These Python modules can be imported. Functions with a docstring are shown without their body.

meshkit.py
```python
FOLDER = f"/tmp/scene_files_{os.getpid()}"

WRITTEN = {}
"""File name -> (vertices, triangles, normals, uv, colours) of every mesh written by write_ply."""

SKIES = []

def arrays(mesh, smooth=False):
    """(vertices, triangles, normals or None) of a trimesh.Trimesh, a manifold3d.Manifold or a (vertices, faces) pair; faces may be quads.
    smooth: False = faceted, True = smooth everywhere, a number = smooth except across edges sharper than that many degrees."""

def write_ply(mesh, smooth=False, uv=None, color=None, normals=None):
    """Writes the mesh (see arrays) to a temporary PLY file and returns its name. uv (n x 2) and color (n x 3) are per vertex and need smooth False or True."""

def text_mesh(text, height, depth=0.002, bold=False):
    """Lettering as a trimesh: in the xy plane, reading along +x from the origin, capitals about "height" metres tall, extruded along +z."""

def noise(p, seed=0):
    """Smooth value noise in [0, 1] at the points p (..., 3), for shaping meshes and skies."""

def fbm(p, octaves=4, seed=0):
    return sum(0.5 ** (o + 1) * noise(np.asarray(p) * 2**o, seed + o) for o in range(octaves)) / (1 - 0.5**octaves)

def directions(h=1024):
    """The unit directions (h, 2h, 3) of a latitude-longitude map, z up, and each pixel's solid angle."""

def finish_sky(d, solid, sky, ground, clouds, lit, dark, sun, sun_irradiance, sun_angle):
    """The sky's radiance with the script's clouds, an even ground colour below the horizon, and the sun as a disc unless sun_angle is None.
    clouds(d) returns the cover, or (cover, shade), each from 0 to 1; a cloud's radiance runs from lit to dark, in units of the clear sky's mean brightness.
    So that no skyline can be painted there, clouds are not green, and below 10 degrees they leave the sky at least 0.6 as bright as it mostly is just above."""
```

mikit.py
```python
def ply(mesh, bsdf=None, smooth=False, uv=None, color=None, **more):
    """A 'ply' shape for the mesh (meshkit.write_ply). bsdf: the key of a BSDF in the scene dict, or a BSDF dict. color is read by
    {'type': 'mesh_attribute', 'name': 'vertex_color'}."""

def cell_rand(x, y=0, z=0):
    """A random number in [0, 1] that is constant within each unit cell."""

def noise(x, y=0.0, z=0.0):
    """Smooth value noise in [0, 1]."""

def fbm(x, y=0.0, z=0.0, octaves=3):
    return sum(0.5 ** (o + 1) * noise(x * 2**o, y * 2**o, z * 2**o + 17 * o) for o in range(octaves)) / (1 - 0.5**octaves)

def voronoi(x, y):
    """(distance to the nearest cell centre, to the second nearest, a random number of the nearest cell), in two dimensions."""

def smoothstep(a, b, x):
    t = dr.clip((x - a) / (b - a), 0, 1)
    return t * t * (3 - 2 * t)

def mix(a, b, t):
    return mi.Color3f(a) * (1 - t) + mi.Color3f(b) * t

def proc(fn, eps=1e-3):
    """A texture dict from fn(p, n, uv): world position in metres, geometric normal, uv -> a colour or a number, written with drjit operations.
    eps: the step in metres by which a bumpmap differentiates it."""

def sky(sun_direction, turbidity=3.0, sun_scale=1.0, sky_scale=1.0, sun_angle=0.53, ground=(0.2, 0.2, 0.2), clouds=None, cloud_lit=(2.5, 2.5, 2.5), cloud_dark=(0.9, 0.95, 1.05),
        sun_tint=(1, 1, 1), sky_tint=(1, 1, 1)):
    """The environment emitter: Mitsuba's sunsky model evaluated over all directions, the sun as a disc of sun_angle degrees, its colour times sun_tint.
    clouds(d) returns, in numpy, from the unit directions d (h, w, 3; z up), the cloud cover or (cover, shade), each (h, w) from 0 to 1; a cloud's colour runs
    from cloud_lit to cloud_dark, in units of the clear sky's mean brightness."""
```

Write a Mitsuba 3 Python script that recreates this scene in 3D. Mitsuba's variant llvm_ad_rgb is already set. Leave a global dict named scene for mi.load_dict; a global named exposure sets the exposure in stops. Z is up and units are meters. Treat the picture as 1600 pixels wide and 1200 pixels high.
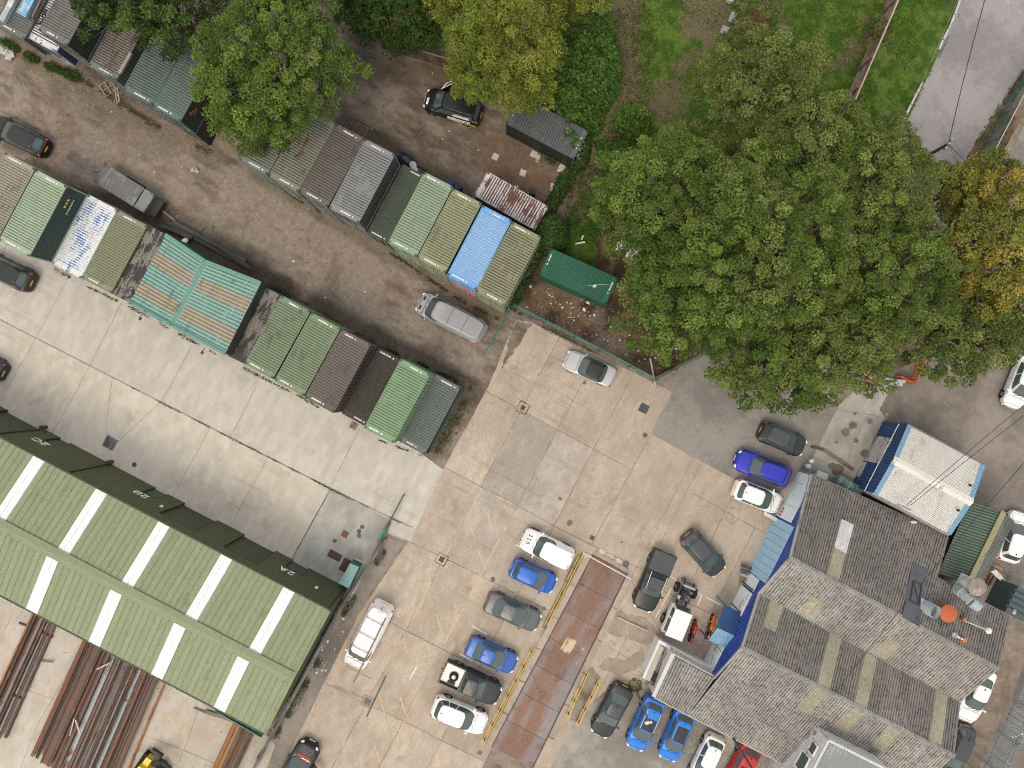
import math, random
import numpy as np, trimesh, shapely
import drjit as dr, mitsuba as mi, mikit, meshkit
from mikit import proc, fbm, noise, voronoi, smoothstep, mix, cell_rand
from shapely.geometry import Polygon, LineString, Point
from shapely.ops import unary_union

# ---------------------------------------------------------------- camera, sky, exposure
H = 57.0            # height of the drone above the yard (m)
F = 1100.0          # focal length in pixels of the 1600 px wide photograph
T = mi.ScalarTransform4f
scene, labels = {'type': 'scene'}, {}
scene['camera'] = {'type': 'perspective', 'fov': math.degrees(2 * math.atan(800 / F)), 'fov_axis': 'x', 'near_clip': 1.0, 'far_clip': 600.0,
                   'to_world': T().look_at(origin=[0, 0, H], target=[0, 0, 0], up=[0, 1, 0])}
scene['daylight'] = mikit.sky((-0.50, -0.86, 1.75), turbidity=3, sun_scale=0.25, sun_angle=30, sky_scale=1.0, clouds=lambda d: 1.0,
                              cloud_lit=(2.13, 2.12, 2.10), sun_tint=(1.0, 0.99, 0.97))
exposure = 2.36

# ---------------------------------------------------------------- helpers
RNG = np.random.default_rng(7)
def P(x, y, z=0.0):
    """The point at height z that stands at this spot of the survey picture."""
    k = (H - z) / F
    return np.array([(x - 800) * k, (600 - y) * k, z])
def P2(x, y, z=0.0): return P(x, y, z)[:2]
def pts(s, z=0.0): return np.array([P2(*map(float, q.split(',')), z) for q in s.split()])
ANG = math.radians(-28.6)                       # the direction of the container rows
D = np.array([math.cos(ANG), math.sin(ANG), 0]); E = np.array([-math.sin(ANG), math.cos(ANG), 0])   # E points to the north-east (picture: up right)
UP = np.array([0, 0, 1.0])

used = {}
def key(name, parent=None):
    base = f'{parent}__{name}' if parent else name
    n = used.get(base, 0); used[base] = n + 1
    return base if n == 0 else f'{base}_{n:03d}'
def tag(k, label=None, cat=None, group=None, kind=None):
    labels[k] = {a: b for a, b in (('label', label), ('category', cat), ('group', group), ('kind', kind)) if b}
    return k
def thing(name, label, cat, group=None): return tag(key(name), label, cat, group)
class Ribbed(tuple): pass          # (vertices, faces) that know which vertices lie on a rib (1) or in a groove (0)
def cat(ms):
    vs, fs, n = [], [], 0
    hs = [getattr(m, 'h', np.ones(len(m[0]))) for m in ms]
    for v, f in ms:
        v = np.asarray(v, float); f = np.asarray(f, int)
        if f.shape[1] == 4: f = np.vstack([f[:, [0, 1, 2]], f[:, [0, 2, 3]]])
        vs.append(v); fs.append(f + n); n += len(v)
    o = Ribbed((np.vstack(vs), np.vstack(fs))); o.h = np.concatenate(hs); return o
PAL = []
PIDX = {}
def lin(c): return tuple(((x / 255) / 12.92 if x / 255 < .04045 else ((x / 255 + .055) / 1.055) ** 2.4) for x in c)
def pal(base, patch=None):
    """A pair of paint colours (linear): the coat and what shows in its worn or dirty patches and shade-darkened grooves."""
    patch = patch or tuple(.34 * b + .30 * d for b, d in zip(base, (.10, .085, .07)))
    k = (tuple(base), tuple(patch))
    if k not in PIDX: PIDX[k] = len(PAL); PAL.extend([base, patch])
    return PIDX[k]
def put(name, mesh, bsdf, parent=None, smooth=False, col=None, patch=None, wear=.25, label=None, uv=None, groove=.55, **kw):
    """One entry of the scene. col: the coat of the shared weathered-paint material."""
    k = key(name, parent)
    if isinstance(mesh, list): mesh = cat(mesh)
    if hasattr(mesh, 'vertices'): mesh = (np.array(mesh.vertices), np.array(mesh.faces))
    v, f = mesh; h = getattr(mesh, 'h', None)
    f = np.asarray(f, int)
    if f.shape[1] == 4: f = np.vstack([f[:, [0, 1, 2]], f[:, [0, 2, 3]]])
    if bsdf in PAINTED:
        uv = np.tile([pal(col, patch) + .5, wear], (len(v), 1))
        if h is not None: uv[:, 1] += groove * (1 - h)  # grooves take more patch colour: settled dirt plus shade painted to show the ribs
        smooth = smooth if smooth is True else False
    scene[k] = mikit.ply(trimesh.Trimesh(v, f, process=False), bsdf, smooth=smooth, uv=uv, **kw)
    if label: labels[k] = {'label': label}
    return k
PAINTED = {'paint', 'gloss', 'asbestos'}
def struct(name, mesh, bsdf, label=None, parent=None, **kw):
    k = put(name, mesh, bsdf, parent, **kw)
    labels[k] = {'kind': 'structure', **({'label': label} if label else {})}
    return k
BF = np.array([[0, 2, 1], [0, 3, 2], [4, 5, 6], [4, 6, 7], [0, 1, 5], [0, 5, 4], [1, 2, 6], [1, 6, 5], [2, 3, 7], [2, 7, 6], [3, 0, 4], [3, 4, 7]])
def box(c, s, a=0.0):
    """A box of size s about c, turned by a radians about z."""
    x, y, z = np.array(s) / 2.0
    v = np.array([[-x, -y, -z], [x, -y, -z], [x, y, -z], [-x, y, -z], [-x, -y, z], [x, -y, z], [x, y, z], [-x, y, z]])
    R = np.array([[math.cos(a), -math.sin(a), 0], [math.sin(a), math.cos(a), 0], [0, 0, 1]])
    return v @ R.T + np.asarray(c), BF
def hexa(bottom, top): return np.vstack([bottom, top]), BF
def bar(a, b, w, h):
    """A bar of width w and height h from a to b (its axis)."""
    a, b = np.asarray(a, float), np.asarray(b, float); t = (b - a) / np.linalg.norm(b - a)
    s = np.cross(UP, t); s = s / np.linalg.norm(s) if np.linalg.norm(s) > 1e-6 else np.array([1.0, 0, 0]); u = np.cross(t, s)
    s, u = s * w / 2, u * h / 2
    return np.array([a - s - u, b - s - u, b + s - u, a + s - u, a - s + u, b - s + u, b + s + u, a + s + u]), BF
def tube(p, r, n=8, cap=True):
    p = np.asarray(p, float); r = np.broadcast_to(r, (len(p),)).astype(float)
    t = np.gradient(p, axis=0); t /= np.linalg.norm(t, axis=1, keepdims=True) + 1e-12
    ref = np.where(np.abs(t[:, 2:]) < .9, [0, 0, 1.0], [1.0, 0, 0]); a = np.cross(t, ref); a /= np.linalg.norm(a, axis=1, keepdims=True); b = np.cross(t, a)
    an = np.arange(n) * 2 * np.pi / n
    v = (p[:, None] + r[:, None, None] * (np.cos(an)[None, :, None] * a[:, None] + np.sin(an)[None, :, None] * b[:, None])).reshape(-1, 3)
    i, j = np.meshgrid(np.arange(len(p) - 1), np.arange(n), indexing='ij')
    q = np.stack([i * n + j, i * n + (j + 1) % n, (i + 1) * n + (j + 1) % n, (i + 1) * n + j], -1).reshape(-1, 4)
    f = np.vstack([q[:, [0, 2, 1]], q[:, [0, 3, 2]]])
    if cap:
        m = len(v); v = np.vstack([v, p[:1], p[-1:]]); k = np.arange(n); e = (len(p) - 1) * n
        f = np.vstack([f, np.stack([np.full(n, m), k, (k + 1) % n], -1), np.stack([np.full(n, m + 1), e + (k + 1) % n, e + k], -1)])
    return v, f
def cyl(c, r, h, n=20, r2=None):
    """An upright round post or disc standing on c."""
    c = np.asarray(c, float); a = np.arange(n) * 2 * np.pi / n; r2 = r if r2 is None else r2
    lo = np.stack([np.cos(a) * r, np.sin(a) * r, 0 * a], -1) + c; hi = np.stack([np.cos(a) * r2, np.sin(a) * r2, 0 * a + h], -1) + c
    v = np.vstack([lo, hi, [c + [0, 0, h]]]); k = np.arange(n); k2 = (k + 1) % n
    return v, np.vstack([np.stack([k, k2, n + k2], -1), np.stack([k, n + k2, n + k], -1), np.stack([n + k, n + k2, np.full(n, 2 * n)], -1)])
def grid(fn, us, vs):
    g = np.array([[fn(u, v) for v in vs] for u in us], float); n, m = g.shape[:2]
    i, j = np.meshgrid(np.arange(n - 1), np.arange(m - 1), indexing='ij')
    return g.reshape(-1, 3), np.stack([i * m + j, (i + 1) * m + j, (i + 1) * m + j + 1, i * m + j + 1], -1).reshape(-1, 4)
def quad(a, b, c, d): return np.array([a, b, c, d]), np.array([[0, 1, 2, 3]])
def bil(q, u, v):
    a, b, c, d = q
    u, v = np.asarray(u)[..., None], np.asarray(v)[..., None]
    return (a * (1 - u) + b * u) * (1 - v) + (d * (1 - u) + c * u) * v
TRAP = [(0.0, 0), (.20, 0), (.32, 1), (.78, 1), (.90, 0)]
SEAM = [(0.0, 1), (.44, 1.0), (.86, 1), (.90, 0), (.96, 0)]
def corr(q, pitch, amp, prof=TRAP, u0=0., u1=1., v0=0., v1=1., lift=(0., 0.), count=None):
    """A profiled sheet over the quad q = a, b, c, d: its ribs run from edge ab to edge dc and follow each other from a to b."""
    q = [np.asarray(x, float) for x in q]
    n = np.cross(q[1] - q[0], q[3] - q[0]); n /= np.linalg.norm(n)
    L = np.linalg.norm(q[1] - q[0]) * (u1 - u0); k = count or max(1, round(L / pitch))
    t = np.array([(i + a) / k for i in range(k) for a, _ in prof] + [1.0]); h = np.array([b for i in range(k) for _, b in prof] + [prof[0][1]])
    u = u0 + (u1 - u0) * t
    A = bil(q, u, np.full_like(u, v0)) + n * (h[:, None] * amp + lift[0]); B = bil(q, u, np.full_like(u, v1)) + n * (h[:, None] * amp + lift[1])
    m = len(u); i = np.arange(m - 1)
    o = Ribbed((np.vstack([A, B]), np.stack([i, i + 1, m + i + 1, m + i], -1))); o.h = np.r_[h, h]; return o
SINE = [(i / 6, .5 - .5 * math.cos(2 * math.pi * i / 6)) for i in range(6)]
def slab(q, th):
    """A plate of thickness th under the quad q."""
    q = np.array(q, float); n = np.cross(q[1] - q[0], q[3] - q[0]); n /= np.linalg.norm(n)
    if n[2] < 0: q = q[::-1]; n = -n
    return hexa(q - n * th, q)
def tri2(poly):
    v, f = trimesh.creation.triangulate_polygon(poly, engine='earcut'); v = np.asarray(v); f = np.asarray(f)
    a, b, c = v[f[:, 0]], v[f[:, 1]], v[f[:, 2]]
    flip = ((b - a)[:, 0] * (c - a)[:, 1] - (b - a)[:, 1] * (c - a)[:, 0]) < 0
    f[flip] = f[flip][:, ::-1]
    return v, f
def prism(poly, z0, z1):
    """The polygon as a plate from z0 up to z1 (top and edges)."""
    out = []
    for g in getattr(poly, 'geoms', [poly]):
        if g.area < 1e-4: continue
        v, f = tri2(g); out.append((np.c_[v, np.full(len(v), z1)], f))
        if z1 - z0 > 1e-6:
            for ring in [g.exterior, *g.interiors]:
                r = np.array(ring.coords)[:-1]
                if not (ring is g.exterior) == (Polygon(r).exterior.is_ccw): r = r[::-1]
                if ring is g.exterior and not Polygon(r).exterior.is_ccw: r = r[::-1]
                n = len(r); i = np.arange(n); j = (i + 1) % n
                out.append((np.vstack([np.c_[r, np.full(n, z0)], np.c_[r, np.full(n, z1)]]), np.stack([i, j, n + j, n + i], -1)))
    return cat(out)
def poly(s, z=0.0): return Polygon(pts(s, z)).buffer(0)
def ragged(p, amp=.15, step=.35, seed=0):
    """The polygon with a broken edge."""
    r = np.array(p.exterior.segmentize(step).coords)[:-1]
    q = np.c_[r * 1.3, np.full(len(r), seed * 7.7)]; q2 = np.c_[r * 5.1, np.full(len(r), seed * 3.1)]
    d = np.stack([meshkit.fbm(q, 2, 1) + .4 * meshkit.noise(q2, 5), meshkit.fbm(q, 2, 2) + .4 * meshkit.noise(q2, 6)], -1) - .7
    return Polygon(r + d * 2 * amp).buffer(0)
def lathe(prof, c, axis, n=24):
    """Turns the profile (radius, along) about the axis through c."""
    axis = np.asarray(axis, float) / np.linalg.norm(axis); ref = UP if abs(axis[2]) < .9 else np.array([1.0, 0, 0])
    a = np.cross(axis, ref); a /= np.linalg.norm(a); b = np.cross(axis, a); an = np.arange(n) * 2 * np.pi / n
    v = np.array([[np.asarray(c) + axis * l + r * (math.cos(t) * a + math.sin(t) * b) for t in an] for r, l in prof]).reshape(-1, 3)
    i, j = np.meshgrid(np.arange(len(prof) - 1), np.arange(n), indexing='ij')
    return v, np.stack([i * n + j, (i + 1) * n + j, (i + 1) * n + (j + 1) % n, i * n + (j + 1) % n], -1).reshape(-1, 4)
def ball(c, s, a=0.0, sub=2):
    m = trimesh.creation.icosphere(subdivisions=sub); v = np.array(m.vertices) * s
    R = np.array([[math.cos(a), -math.sin(a), 0], [math.sin(a), math.cos(a), 0], [0, 0, 1]])
    return v @ R.T + np.asarray(c), np.array(m.faces)

# ---------------------------------------------------------------- materials
def bsdf(name, d): scene[name] = d
def rough(col, r=.6, spec=.3, **kw): return {'type': 'twosided', 'bsdf': {'type': 'principled', 'base_color': col if isinstance(col, dict) else {'type': 'rgb', 'value': list(col)}, 'roughness': r, 'specular': spec, **kw}}
def palette(i): return mi.Color3f(dr.gather(mi.Float, PALR, 3 * i), dr.gather(mi.Float, PALR, 3 * i + 1), dr.gather(mi.Float, PALR, 3 * i + 2))
def f_paint(p, n, uv):
    i = mi.UInt32(dr.floor(uv.x)); w = uv.y
    q = p.x * .878 - p.y * .479, p.x * .479 + p.y * .878
    big = fbm(p.x * .9 + 3, p.y * .9, p.z * .9, 3); fine = noise(p.x * 14, p.y * 14, p.z * 14); run = fbm(q[0] * 6.5, q[1] * 1.4, p.z * 3, 3)
    m = .45 * big + .4 * run + .15 * fine
    thr = .745 - w * .49
    mask = smoothstep(thr - .055, thr + .055, m)
    return mix(palette(i), palette(i + 1), dr.clip(mask, 0, 1)) * (.86 + .20 * fine * (.4 + w) + .12 * (big - .5))
bsdf('paint', rough(proc(f_paint), .55, .35))
bsdf('gloss', rough(proc(f_paint), .22, .5))
def f_asbestos(p, n, uv):
    i = mi.UInt32(dr.floor(uv.x)); w = uv.y
    big = fbm(p.x * .45, p.y * .45, 0, 3); mid = fbm(p.x * 4.6 + 9, p.y * 4.6, 3, 3); fine = noise(p.x * 11, p.y * 11, p.z * 11); f2 = noise(p.x * 24 + 7, p.y * 24, p.z * 24)
    dark = smoothstep(.45, .75, .5 * mid + .5 * fine + .25 * (big - .5)); spot = smoothstep(.76, .90, f2 * .7 + .3 * mid)
    blot = smoothstep(.42, .66, fbm(p.x * .8 + 3, p.y * .8, 7, 4))
    c = mix(palette(i), palette(i + 1) * .8, dr.clip(.38 * dark + .80 * smoothstep(.25, .95, w + .5 * (mid - .5)), 0, 1)) * (.80 + .36 * big) * (.95 + .12 * blot)  # troughs darkened in colour, painting their shade
    return mix(c, mi.Color3f(.55, .54, .50), dr.clip(spot, 0, 1) * .8)
bsdf('asbestos', rough(proc(f_asbestos), .9, .15))

def near(p, a, b, r):
    """1 along the line from a to b (survey picture), fading out over r metres."""
    a, b = P2(*a), P2(*b); d = b - a; L = float(np.dot(d, d)); t = dr.clip(((p.x - a[0]) * d[0] + (p.y - a[1]) * d[1]) / L, 0, 1)
    return 1 - smoothstep(.35, 1.0, dr.sqrt(dr.square(p.x - a[0] - t * d[0]) + dr.square(p.y - a[1] - t * d[1])) / r)
def speck(p, s, lo, hi): return smoothstep(lo, hi, noise(p.x * s, p.y * s, 1.7))
SOIL_AND_SHADE = [((50, 268), (440, 452), 1.5, (.060, .050, .040), .85), ((440, 452), (740, 612), 1.5, (.062, .052, .042), .85), ((240, 330), (400, 420), 1.7, (.066, .055, .047), .7), ((790, 245), (855, 325), 3.3, (.125, .078, .052), .8),  # includes the trailer shadow painted into the ground; darker bands behind the row
        ((540, 105), (770, 128), 1.8, (.110, .078, .056), .7), ((10, 75), (340, 248), 1.3, (.155, .125, .085), .6), ((400, 270), (780, 500), 1.0, (.120, .100, .068), .6), ((560, 215), (720, 300), 1.6, (.075, .058, .046), .7), ((715, 610), (680, 700), 1.5, (.105, .088, .064), .7), ((100, 150), (250, 225), 2.2, (.115, .092, .074), .4)]
def f_dirt(p, n, uv):
    q0, q1 = p.x * .878 - p.y * .479, p.x * .479 + p.y * .878
    big = fbm(p.x * .16 + 2, p.y * .16, 0, 3); mid = fbm(q0 * .5, q1 * 1.2, 4, 4); fine = fbm(p.x * 4, p.y * 4, 9, 3); g = noise(p.x * 17, p.y * 17)
    rut = fbm(q0 * .8 + 5, q1 * 2.6, 8, 3)
    t = .40 * big + .35 * mid + .25 * rut
    c = mix(mi.Color3f(.100, .082, .068), mi.Color3f(.240, .200, .168), smoothstep(.30, .58, t))
    c = mix(c, mi.Color3f(.135, .090, .062), smoothstep(.58, .78, fbm(p.x * .7 + 30, p.y * .7, 2, 3)) * .45)
    wob = .55 + .9 * fbm(p.x * 1.1, p.y * 1.1, 6, 3)
    for a_, b_, r_, k_, s_ in SOIL_AND_SHADE: c = mix(c, mi.Color3f(*k_), dr.clip(near(p, a_, b_, r_) * wob, 0, 1) * s_)
    return c * (.66 + .44 * fine + .24 * g) + mi.Color3f(.16, .14, .12) * smoothstep(.88, .98, noise(p.x * 9 + 3, p.y * 9)) * .6
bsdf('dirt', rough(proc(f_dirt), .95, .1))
def f_litter(p, n, uv):
    mid = fbm(p.x * .8, p.y * .8, 4, 4); fine = fbm(p.x * 5, p.y * 5, 9, 3); g = noise(p.x * 15, p.y * 15)
    c = mix(mi.Color3f(.050, .036, .026), mi.Color3f(.155, .105, .070), smoothstep(.3, .7, mid))
    c = mix(c, mi.Color3f(.17, .15, .13), smoothstep(.55, .75, fbm(p.x * .35 + 9, p.y * .35, 1, 3)) * .6)
    return c * (.55 + .6 * fine + .35 * g)
bsdf('leaf_litter', rough(proc(f_litter), .95, .1))
def concrete(a, b, stain, s0, grain, agg):
    def f(p, n, uv):
        q0, q1 = p.x * .878 - p.y * .479, p.x * .479 + p.y * .878
        big = fbm(p.x * s0 + 5 * uv.x, p.y * s0, uv.x * 9, 4); mid = fbm(q0 * 2.4 + uv.x * 3, q1 * 1.1, 3, 3); g = noise(p.x * 16, p.y * 16); g2 = noise(p.x * 30, p.y * 30, 4)
        c = mix(mi.Color3f(*a), mi.Color3f(*b), smoothstep(.28, .72, .6 * big + .4 * mid)) * (1 - grain / 2 + grain * g) * (.88 + .24 * uv.y)
        c = mix(c, mi.Color3f(dr.mean(mi.Vector3f(c.x, c.y, c.z))) * mi.Color3f(1.04, 1.0, .95), smoothstep(.55, 1.0, uv.x) * .55)
        dirty = smoothstep(.52, .86, fbm(p.x * .55 + 17, p.y * .55 + uv.x, 6, 4)) * smoothstep(.25, .7, fbm(p.x * 3.1, p.y * 3.1, 1, 3))
        c = mix(c, mi.Color3f(*stain), dr.clip(dirty, 0, 1) * .42)
        c = mix(c, mi.Color3f(*stain) * .6, smoothstep(.80, .93, g2 * .6 + .4 * fbm(p.x * .9, p.y * .9, 8, 2)) * agg)
        track = smoothstep(.60, .80, fbm(q0 * .22 + 31, q1 * 3.3 + uv.x, 12, 3)) * smoothstep(.4, .7, fbm(p.x * .25 + 3, p.y * .25, 2, 2))
        return mix(c, mi.Color3f(*stain), dr.clip(track, 0, 1) * .30)
    return f
bsdf('pale_concrete', rough(proc(concrete((.455, .415, .355), (.56, .52, .455), (.29, .262, .228), .22, .10, .35)), .85, .2))
bsdf('tan_concrete', rough(proc(concrete((.335, .280, .228), (.435, .372, .308), (.18, .152, .126), .30, .28, .95)), .9, .15))
bsdf('grey_concrete', rough(proc(concrete((.26, .255, .24), (.40, .39, .36), (.20, .19, .18), .35, .12, .4)), .85, .2))
bsdf('rusty_concrete', rough(proc(concrete((.40, .35, .28), (.50, .46, .395), (.46, .275, .12), .28, .14, .4)), .85, .2))
def tarmac(a, b, s):
    def f(p, n, uv):
        big = fbm(p.x * .22 + s, p.y * .22, 0, 4); mid = fbm(p.x * 1.6, p.y * 1.6, s, 3); g = noise(p.x * 20, p.y * 20, s); g2 = noise(p.x * 41, p.y * 41, s)
        c = mix(mi.Color3f(*a), mi.Color3f(*b), smoothstep(.3, .7, .65 * big + .35 * mid)) * (.74 + .32 * g + .22 * g2)
        return c + mi.Color3f(.12, .115, .10) * smoothstep(.93, .99, noise(p.x * 6 + s, p.y * 6, 3))
    return f
bsdf('asphalt', rough(proc(tarmac((.175, .163, .153), (.25, .235, .222), 3.)), .85, .2))
bsdf('brown_asphalt', rough(proc(tarmac((.165, .145, .130), (.255, .228, .207), 11.)), .9, .15))
bsdf('road_asphalt', rough(proc(tarmac((.195, .188, .193), (.268, .258, .264), 23.)), .85, .2))
bsdf('gravelly_asphalt', rough(proc(tarmac((.20, .185, .165), (.32, .30, .275), 37.)), .9, .15))
def f_grass(p, n, uv):
    big = fbm(p.x * .33 + 4, p.y * .33, 0, 4); mid = fbm(p.x * 1.7, p.y * 1.7, 5, 3); g = noise(p.x * 13, p.y * 13); g2 = noise(p.x * 28, p.y * 28)
    c = mix(mi.Color3f(.040, .078, .014), mi.Color3f(.080, .130, .024), smoothstep(.3, .7, mid))
    bare = dr.maximum(smoothstep(.53, .68, big + .10 * (mid - .5)) * uv.x, dr.clip(near(p, (962, -60), (970, 215), 2.5) * (.4 + 1.1 * mid), 0, 1))
    c = mix(c, mi.Color3f(.125, .098, .068), dr.clip(bare, 0, 1) * .85)
    return c * (.60 + .5 * g + .3 * g2)
bsdf('lawn', rough(proc(f_grass), .95, .1))
def f_rustplate(p, n, uv):
    q0, q1 = p.x * .878 - p.y * .479, p.x * .479 + p.y * .878
    wob = fbm(q0 * 1.3 + 2, q1 * .35, 1, 4); lane = .27 + dr.maximum(near(p, (962, 862), (905, 975), 3.6), near(p, (935, 920), (800, 1168), 1.7)) * (.06 + .46 * wob) + .16 * (wob - .5); mid = fbm(q0 * 2.2, q1 * .8, 5, 4); g = noise(p.x * 12, p.y * 12)
    c = mix(mi.Color3f(.200, .172, .178), mi.Color3f(.180, .100, .070), smoothstep(.33, .62, .88 * lane + .14 * mid))
    c = mix(c, mi.Color3f(.125, .060, .042), smoothstep(.6, .8, fbm(p.x * 1.3, p.y * 1.3, 7, 3)) * .5)
    return c * (.85 + .3 * g) * (.9 + .2 * uv.x)
bsdf('rust_plate', rough(proc(f_rustplate), .6, .4))
def f_bark(p, n, uv):
    return mix(mi.Color3f(.075, .060, .045), mi.Color3f(.20, .175, .145), fbm(p.x * 6, p.y * 6, p.z * 2, 3))
bsdf('bark', rough(proc(f_bark), .9, .15))
bsdf('leaves', {'type': 'principledthin', 'base_color': {'type': 'mesh_attribute', 'name': 'vertex_color'}, 'roughness': .55, 'diff_trans': .55, 'eta': 1.35})
bsdf('plain', rough({'type': 'mesh_attribute', 'name': 'vertex_color'}, .85, .15))
bsdf('car_glass', rough((.058, .082, .082), .10, .8))
bsdf('tyre', rough((.020, .020, .021), .85, .2))
bsdf('rim', rough((.40, .40, .41), .3, .5, metallic=.7))
bsdf('dark_rim', rough((.05, .05, .05), .4, .5))
bsdf('trim', rough((.024, .025, .027), .5, .35))
bsdf('lamp_lens', rough((.62, .64, .66), .12, .6))
bsdf('tail_lens', rough((.42, .018, .015), .15, .6))
bsdf('yellow_plate', rough((.72, .46, .03), .35, .4))
bsdf('white_plate', rough((.78, .78, .76), .35, .4))
CARCOL = dict(white=(.80, .80, .80), off_white=(.72, .73, .74), silver=(.42, .43, .45), black=(.007, .008, .010), grey=(.105, .115, .125), dark_grey=(.045, .052, .062), charcoal=(.018, .021, .025),
              blue=(.016, .10, .43), bright_blue=(.015, .17, .60), navy=(.018, .028, .42), steel_blue=(.035, .11, .36), red=(.42, .018, .025), yellow=(.60, .44, .02), orange=(.80, .16, .02), van_grey=(.30, .305, .325))
for k_, c_ in CARCOL.items():
    bsdf('car_' + k_, rough(c_, .34, .34, clearcoat=.45, clearcoat_gloss=.93, metallic=.25 if k_ in ('silver', 'grey', 'steel_blue', 'blue', 'navy') else 0.))
# ---------------------------------------------------------------- ground
big = Polygon([(-160, -150), (160, -150), (160, 150), (-160, 150)])
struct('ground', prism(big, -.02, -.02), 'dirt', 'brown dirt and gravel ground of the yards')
def ground_sheet(name, p, z, mat, label, tone=(.5, .5)):
    m = prism(p, z - .05, z)
    return struct(name, m, mat, label, uv=np.tile(tone, (len(m[0]), 1)))
def slabs(name, p, lines, z, mat, label, gap=.03, seed=0, part='slab'):
    """A concrete area cast in bays: a dark joint bed, and every bay a plate of its own."""
    rng = np.random.default_rng(seed)
    k = struct(name, prism(p.buffer(-.04), z - .09, z - .022), 'dirt', label)
    cut = unary_union([LineString(pts(s)).buffer(w, cap_style=2) for s, w in [(x, gap / 2) if isinstance(x, str) else x for x in lines]])
    rest = p.difference(cut)
    for g in getattr(rest, 'geoms', [rest]):
        if g.area < .05: continue
        g = g.simplify(.004); m = prism(g, z - .08, z + rng.uniform(-.006, .006))
        put(part, m, mat, k, uv=np.tile([rng.uniform(0, 1), rng.uniform(.15, .85)], (len(m[0]), 1)))
    return k

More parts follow.
